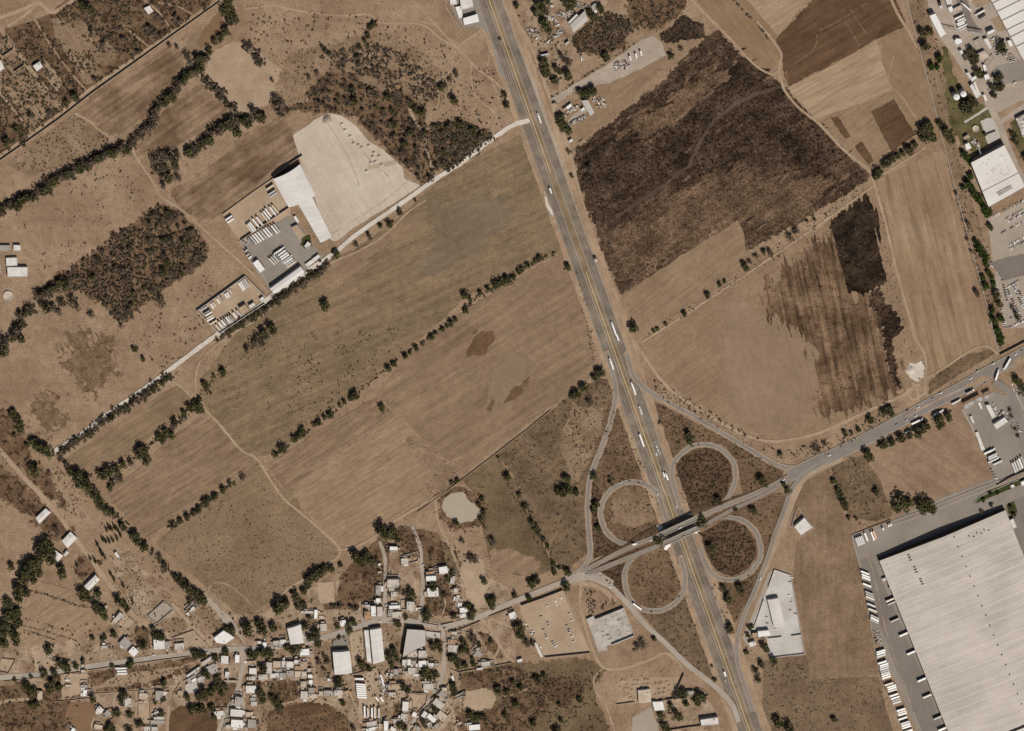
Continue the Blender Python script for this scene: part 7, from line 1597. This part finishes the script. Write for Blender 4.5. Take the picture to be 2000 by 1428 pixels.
T('beside the frontage road and bottom yards', '1490,1258,8 1495,1266,7 1510,1288,8 1475,1310,8,b 1486,1295,7 1480,1325,6 1335,1354,9 1326,1350,8 1318,1358,6,b 1365,1356,11 1360,1368,8 1372,1362,7 1308,1376,6 1340,1374,6 1318,1394,10 1326,1400,7 1290,1394,8 1294,1416,8 1302,1420,7 1520,1408,10 1540,1420,10 1512,1400,6,b 1628,1403,6 1255,1256,8,b 1245,1262,7,b 1460,1240,5 1463,1225,5 1468,1222,4 1458,1272,5 1390,1300,3 1396,1326,4')
T('along the weedy strip east of the triangular plot', '1627,938,6 1635,956,6 1641,964,7 1648,980,9 1650,990,6 1656,1010,4 1671,1012,4 1709,958,6 1712,966,4,b')
T('in the roadside row beside the east road', '1695,886,11 1720,868,7 1727,866,8 1741,862,8 1758,853,9 1774,848,8 1790,840,11 1797,836,8 1806,830,10 1830,816,11 1835,826,9 1850,811,9')
T('on the reddish field', '1757,975,13 1766,984,12 1750,990,10 1775,978,9 1796,982,11 1810,985,13 1818,990,10 1800,995,8')
T('in the ditch north of the east road', '1698,818,8 1724,804,8 1735,798,8 1740,806,6 1650,846,6 1675,838,5 1662,845,4 1590,872,6,b 1530,944,5 1538,956,7 1597,878,5,b 1610,865,5,b 1525,886,6,b')
T('in the great dark clump by the boundary wall', '1812,252,13 1804,264,12 1798,250,10 1820,266,10 1810,240,9 1845,255,10 1852,264,9 1858,272,7 1834,240,7')
T('in the tree row across the field corner', '1712,338,9 1718,332,7 1708,345,6 1725,320,7 1733,314,8 1742,309,8 1752,303,7 1762,298,6 1772,292,9 1778,288,8 1786,281,6')
T('on the factory lawn at the top right', '1800,62,9 1815,59,7 1804,87,10 1885,204,11 1893,198,11 1890,214,9 1902,200,8 1880,212,7 1922,261,4')
T('on the lawn by the boundary wall', '1817,128,8,l 1832,111,8,l 1829,130,6,l')
T('between the factory buildings', '1895,96,8 1902,108,9 1892,108,7 1905,118,6 1898,122,5 1908,138,9 1914,146,7 1956,84,8 1950,94,7 1958,98,7 1945,152,8 1952,148,7 1936,168,7 1950,170,8 1957,166,6 1940,184,6')
T('in the lush row along the boundary wall', '1880,297,7 1886,304,8 1893,316,7 1894,342,7 1887,352,5 1891,360,10 1880,365,6 1899,376,9 1912,388,9 1920,402,9 1928,414,10 1931,440,6 1935,445,5 1904,470,6 1910,480,8 1914,490,8 1922,500,9 1926,515,6 1928,530,5 1918,540,6 1935,538,6 1924,556,8 1940,552,6 1936,604,7 1940,622,8 1953,621,7 1948,642,8 1952,655,8 1953,667,7', 'l')
T('along the staff car park fence', '1944,574,9 1950,592,8 1982,610,5 1986,620,5 1976,598,4,b')
T('on the lawn right of the factory road', '1976,260,6 1980,268,7 1984,276,6 2000,305,7')
T('by the street right of the fuel station', '1984,740,9 1990,748,8 1998,760,9 1972,800,4,b 1975,812,4,b 1982,838,4,b 1986,850,4,b')
T('on the dark lawn strip', '1934,963,4,l 1948,961,4,l 1920,975,4,l 1935,986,4 1916,998,4 1974,990,5 1979,1005,5')
T('in the junkyard at the top', '1008,10,6 1052,10,10 1060,16,9 1044,24,8 1066,2,8 1110,8,11 1104,2,9 1120,4,8 1062,44,10 1068,54,10 1058,38,7 1156,30,9 1164,34,7 1150,22,7 1170,12,7 1174,20,6 1062,118,10 1065,130,10 1062,142,8 1068,140,8 1085,133,7 1092,140,5 1105,143,9 1110,150,7 1082,156,8 1183,112,8 1180,104,6 1095,108,7,b 1103,116,6,b 1112,122,6,b 1132,97,5,b')
T('around the scrapyard', '1130,178,7 1140,181,9 1150,176,9 1158,174,9 1146,186,7 1092,228,9 1095,238,10 1100,248,9 1108,254,8 1310,107,7 1330,94,5,b 1152,325,9,b 1110,295,5,b 1115,342,4,b 1138,372,2,b 1531,187,4,b')
T('along the hedge under the burnt field', '1476,499,5,b 1490,490,5 1502,493,7,b 1455,520,8 1450,512,5,b 1463,510,5,b 1415,549,4 1405,554,5 1381,575,6 1335,612,6 1283,642,4 1276,646,4 1299,633,4,b 1540,462,7,b 1550,452,5,b 1575,430,4,b 1590,428,4,b 1555,448,6,b')
T('beside the strip field wall', '1888,435,5,b 1888,465,4,b 1896,490,4,b 1906,572,7,b 1905,566,5,b 1866,376,4,b')

def bush_line(phrase, line, n, r0, r1, width, kd='b'):
    L = pts(line)
    for i in range(n):
        k = random.randrange(len(L)-1); f = random.random(); a, b = L[k], L[k+1]
        BUSHES.append((a[0]+(b[0]-a[0])*f+random.uniform(-1, 1)*width/2, a[1]+(b[1]-a[1])*f+random.uniform(-1, 1)*width/2, random.uniform(r0, r1), random.choice(kd), phrase))
bush_line('in the rows of the lower left farm plot', '52,1153 80,1158 110,1168 145,1180 180,1188', 130, 1, 2.4, 4)
bush_line('in the rows of the lower left farm plot', '46,1222 80,1230 120,1242 150,1252', 90, .9, 1.8, 2); bush_line('in the rows of the lower left farm plot', '46,1230 80,1240 110,1250', 70, .9, 1.8, 2); bush_line('in the rows of the lower left farm plot', '48,1208 80,1214 110,1226 140,1232', 24, 1, 3, 6)
bush_line('along the south side of the white gravel road', '112,886 160,856 200,826 250,790 300,755 345,728', 160, 1.5, 4, 9, 'bbg')
bush_line('in the shrub row below the trailer yards', '420,664 480,625 520,600 560,572 600,545 640,515', 150, 1.5, 4, 9, 'bbg')
bush_line('in the lower half of the long hedge', '540,886 590,850 640,815 690,775 760,716 810,680 880,630', 130, 1.2, 3.5, 5, 'bbg'); bush_line('in the upper half of the long hedge', '905,608 930,580 985,550 1050,508 1085,494', 90, 1.5, 4.5, 7, 'bbg')
bush_line('in the hedge above the tan ploughed field', '275,890 300,862 330,848 350,815 390,790', 120, 1.5, 4.5, 12, 'bbg'); bush_line('in the hedge below the tan ploughed field', '330,1030 380,1000 420,968 475,930', 80, 1.2, 4, 7, 'bbg')
bush_line('in the belt beside the dotted pasture', '205,985 240,1025 290,1070 340,1125 400,1178', 150, 1.5, 4.5, 12, 'bbg'); bush_line('in the hedge of the top field', '1430,-5 1445,15 1465,35 1490,60 1500,75', 40, 1, 3.4, 4)
bush_line('along the edge of the gravel yard', '1075,190 1120,162 1180,125 1250,78', 60, 1, 3, 4); bush_line('in the hedge of the waste ground', '1010,945 1040,1010 1070,1070 1085,1108', 70, 1, 3.2, 6, 'bg')
bush_line('along the wall of the strip field', '1868,380 1890,455 1915,545 1935,620', 70, 1, 2.6, 7); bush_line('in the gully west of the green pasture', '390,775 415,745 440,725', 40, 1, 3, 14, 'bg')
SC = []
for poly, n, r0, r1, kd, ph, cl in (
 ('480,10 780,40 880,90 900,140 860,190 760,170 640,140 560,200 545,160 490,90', 420, 1.2, 3.4, 'b', 'dotting the pasture at the top', .3),
 ('620,110 720,80 800,110 860,170 830,225 740,190 690,160', 900, 1.5, 4.8, 'b', 'in the brushy belt above the thicket', .3),
 ('560,215 600,190 640,140 700,165 800,190 835,240 860,300 852,352 822,358 790,322 742,282 700,230 655,220', 850, 1.5, 4.2, 'bbbg', 'under the thicket north of the gravel pad', 0),
 ('838,242 900,236 955,256 966,270 872,338 855,320', 750, 1.8, 5, 'bbbg', 'under the thicket by the white gravel road', 0),
 ('840,140 960,130 985,210 960,262 900,236 850,238', 150, 1.2, 3, 'b', 'right of the sandy thicket path', .3),
 ('72,572 200,475 310,398 352,412 404,475 404,508 330,556 236,640 196,590 150,568', 2000, 1.8, 5, 'bbbg', 'under the woodland west of the truck yards', .25),
 ('0,70 100,30 150,0 425,0 330,66 272,108 172,178 112,226 0,306', 2200, 1.3, 4.2, 'bbbbg', 'on the upper left building plots', .3),
 ('20,318 60,280 145,224 214,272 200,290 150,318 60,342', 230, 1, 2.6, 'b', 'on the dotted pasture by the ditch wall', .3),
 ('10,420 110,360 250,300 300,380 240,420 110,520 60,540 60,470', 150, 1, 2.6, 'b', 'on the pasture below the stream belt', .4),
 ('300,620 410,530 440,560 380,600 420,650 320,725 250,660', 130, 1, 2.8, 'b', 'on the pasture beside the trailer yard', .4),
 ('600,650 800,640 790,690 700,760 600,830 560,800', 230, 1, 2.6, 'gb', 'in the tufted part of the green pasture', .45),
 ('420,680 560,640 640,760 540,860 440,800', 190, .9, 2.2, 'b', 'on the lower green pasture', .45),
 ('340,1040 520,920 600,1015 655,1080 540,1165 470,1205 400,1140', 460, .9, 2.2, 'gbb', 'on the dotted olive pasture', .3),
 ('215,1090 300,1085 350,1160 300,1200 255,1190', 170, 1, 2.6, 'b', 'on the bare ground by the earth road', .3),
 ('0,880 60,960 130,1050 100,1050 0,960', 120, 1, 3, 'b', 'beside the left earth road', .3), ('60,890 130,920 230,1010 200,1040 120,990', 150, 1, 2.6, 'b', 'between the earth road and the dark belt', .35),
 ('1320,905 1372,874 1426,905 1428,940 1412,970 1350,1005 1322,960', 330, 1.2, 3, 'bbg', 'inside the northeast loop', .2), ('1370,1040 1425,1016 1475,1055 1478,1085 1430,1124 1382,1092', 270, 1.2, 3, 'bbg', 'inside the southeast loop', .2),
 ('1180,1000 1230,948 1288,990 1296,1030 1240,1056 1190,1036', 130, 1, 2.6, 'b', 'inside the northwest loop', .3), ('1228,1120 1275,1078 1325,1090 1328,1150 1275,1186 1232,1160', 110, 1, 2.6, 'b', 'inside the southwest loop', .35),
 ('1180,830 1210,790 1285,985 1230,938 1170,960', 190, 1.2, 3, 'b', 'in the triangle west of the highway', .3), ('1280,785 1440,870 1525,914 1450,966 1436,890 1372,864 1312,895', 190, 1.2, 3, 'bg', 'between northeast loop and slip road', .35), ('1100,800 1185,800 1150,900 1120,940', 120, 1, 3, 'b', 'on the pale bank beside the slip road', .3), ('1270,735 1520,880 1540,900 1500,890 1290,780', 200, 1.2, 3, 'b', 'along the bank of the straight slip road', .1), ('1530,880 1640,845 1760,785 1770,800 1640,875 1560,905', 170, 1.2, 3, 'b', 'in the ditch beside the east road', .2),
 ('1376,1130 1440,1140 1490,1095 1470,1150 1430,1240 1390,1160', 120, 1.2, 2.8, 'b', 'below the southeast loop', .3), ('1140,1150 1190,1160 1205,1180 1150,1200', 110, 1.2, 2.8, 'b', 'in the plot between the dirt tracks', .2), ('1165,1125 1222,1095 1215,1130 1225,1170 1200,1150', 70, 1.2, 2.8, 'b', 'beside the southwest loop', .2), ('1255,1200 1345,1160 1370,1200 1415,1340 1370,1310', 100, 1.2, 2.8, 'b', 'in the grey wedge by the highway', .35),
 ('905,1312 1000,1300 1095,1330 1060,1400 1000,1428 920,1428 960,1395 985,1370 960,1345', 430, 1.5, 4, 'bbg', 'in the brown brush at the bottom', .2), ('1000,1310 1180,1310 1160,1345 1195,1428 1010,1428', 330, 1.2, 3, 'bbg', 'in the olive brush at the bottom', .35), ('1495,1330 1730,1325 1745,1428 1495,1428', 330, .9, 2, 'b', 'on the grey dotted field', .25), ('1480,1290 1580,1300 1580,1330 1500,1340', 60, 1.2, 3, 'b', 'beneath the concrete compound', .2),
 ('1120,70 1150,45 1185,25 1225,30 1240,60 1180,112 1115,85', 700, 1.5, 4.2, 'bbbg', 'in the brush below the grey shed', .1), ('1230,0 1345,0 1290,55 1240,58', 220, 1.3, 3.6, 'bbg', 'in the brush at the top edge', .2), ('1290,66 1335,30 1372,52 1370,72 1300,86', 120, 1.3, 3.4, 'b', 'in the burnt patch by the gravel yard', .1), ('1015,30 1120,90 1090,180 1060,160 1040,90', 110, 1.3, 3, 'bg', 'around the junkyard', .3),
 ('1772,0 1795,0 1830,80 1860,200 1900,380 1945,560 1955,690 1900,480 1850,290', 240, 1, 2.6, 'b', 'between boundary wall and factories', .3), ('1600,930 1660,895 1690,890 1735,1000 1680,1030', 130, 1, 2.6, 'b', 'on the grey weedy strip', .3), ('1715,380 1760,600 1790,690 1775,700 1730,560', 110, .8, 1.8, 'b', 'beside the black burnt rectangle', .2),
 ('660,1130 740,1100 760,1050 770,1160 735,1178', 170, 1.2, 3.2, 'b', 'on the overgrown plot by the lane', .3), ('830,1060 890,1060 905,1100 885,1190 830,1200', 260, 1.2, 3.4, 'bbg', 'on the overgrown plots of the north lane', .25), ('775,1025 825,1040 820,1090 780,1080', 90, 1.2, 3.2, 'b', 'on the plot between the north lanes', .2), ('500,1330 580,1332 580,1374 500,1374', 110, 1.4, 3.6, 'bbg', 'on the overgrown village plot', .15), ('510,1385 680,1385 690,1428 500,1428', 190, 1.3, 3.2, 'b', 'on the terraced brush below the village', .25), ('0,1350 80,1345 160,1372 140,1428 0,1428', 260, 1.3, 3.4, 'bbg', 'in the brush at the far lower left', .25), ('175,1312 390,1283 350,1318 270,1344 180,1350', 230, 1.1, 2.8, 'bg', 'on the grassy wedge', .35), ('0,1240 420,1180 500,1215 640,1150 700,1200 500,1260 0,1310', 420, 1, 3.4, 'bg', 'around the upper village', .35), ('500,1260 900,1220 900,1428 700,1428 600,1380', 620, 1, 3.6, 'bg', 'between the village houses', .3), ('860,960 945,950 950,1040 880,1040', 130, 1.2, 3, 'bg', 'on the bank of the farm pond', .1), ('968,890 1000,940 1085,1110 1075,1115 985,940', 90, 1.2, 3, 'bg', 'in the hedge of the green meadow', 0),
 ('1075,800 1170,735 1200,750 1180,830 1020,960 990,900', 170, 1, 2.6, 'gb', 'on the waste ground west of the slip road', .4), ('1115,295 1160,262 1170,300 1135,360', 60, 1, 2.6, 'b', 'at the corner of the burnt field', .2), ('1680,366 1706,360 1520,505 1265,662 1258,655 1500,490', 150, 1, 2.6, 'b', 'along the foot of the long hedge', 0), ('1115,485 1128,490 1172,715 1160,720', 70, 1, 2.4, 'b', 'along the west shoulder of the highway', 0)):
    scatter(BUSHES, poly, n, r0, r1, kd, ph, clump=cl)

TREES.sort(key=lambda t: -t[2])
ADJ = {'g': 'dark green', 'b': 'brown leafless', 'l': 'lush green', 'c': 'slender'}
LIM = 300
big, rest = [t for t in TREES if t[3] != 'c'][:LIM], [t for t in TREES if t[3] != 'c'][LIM:]
byp = {}
for t in big+[t for t in TREES if t[3] == 'c']: byp.setdefault(t[4], []).append(t)
for ph, L in byp.items():
    L.sort(key=lambda t: t[0])
    for k, t in enumerate(L):
        sz = 'large ' if t[2] > 9.5 else 'small ' if t[2] < 5.5 and t[3] != 'c' else ''
        tl = f"{'cypress' if t[3] == 'c' else 'tree'}, {ordinal(k+1)} from the west {ph}"
        tree_obj(t[0], t[1], t[2], t[3], fit(f'{sz}{ADJ[t[3]]} {tl}', f'{ADJ[t[3]]} {tl}', f"{ADJ[t[3]].split()[-1]} {tl}", tl), 'trees '+ph)
merged('undergrowth_trees', 'many smaller trees mingled through the belts, hedges and gardens', rest, lambda t: CROWN[t[3]], LM, lambda t: t[3])
POND = pts('866,972 884,963 906,960 915,978 928,985 942,998 936,1008 922,1018 900,1021 872,1008 862,990')
BUSHES = [b for b in BUSHES if not in_poly(b[0], b[1], POND) and not -20 < b[0]-hx(b[1]) < 24 or False]
BUSHES.sort(key=lambda t: -t[2])
for x, y, r, kd, ph in BUSHES[:300]:
    o = link('shrub', BMESH[kd][random.randrange(len(BUSH))], None, P(x, y, 0)); o.rotation_euler = (0, 0, random.uniform(0, 6.28)); s = r*S; o.scale = (s, s, s)
    tag(o, fit(f"low {'brown' if kd == 'b' else 'green'} shrub {ph}"), 'shrub', f"{'brown' if kd == 'b' else 'green'} shrubs {ph}")
merged('scrub', 'countless small dry bushes dotted over the pastures and waste ground', BUSHES[300:], lambda t: BUSH, {k: LM[k] for k in 'gb'}, lambda t: t[3])
print('TREES', len(TREES), 'BUSHES', len(BUSHES))
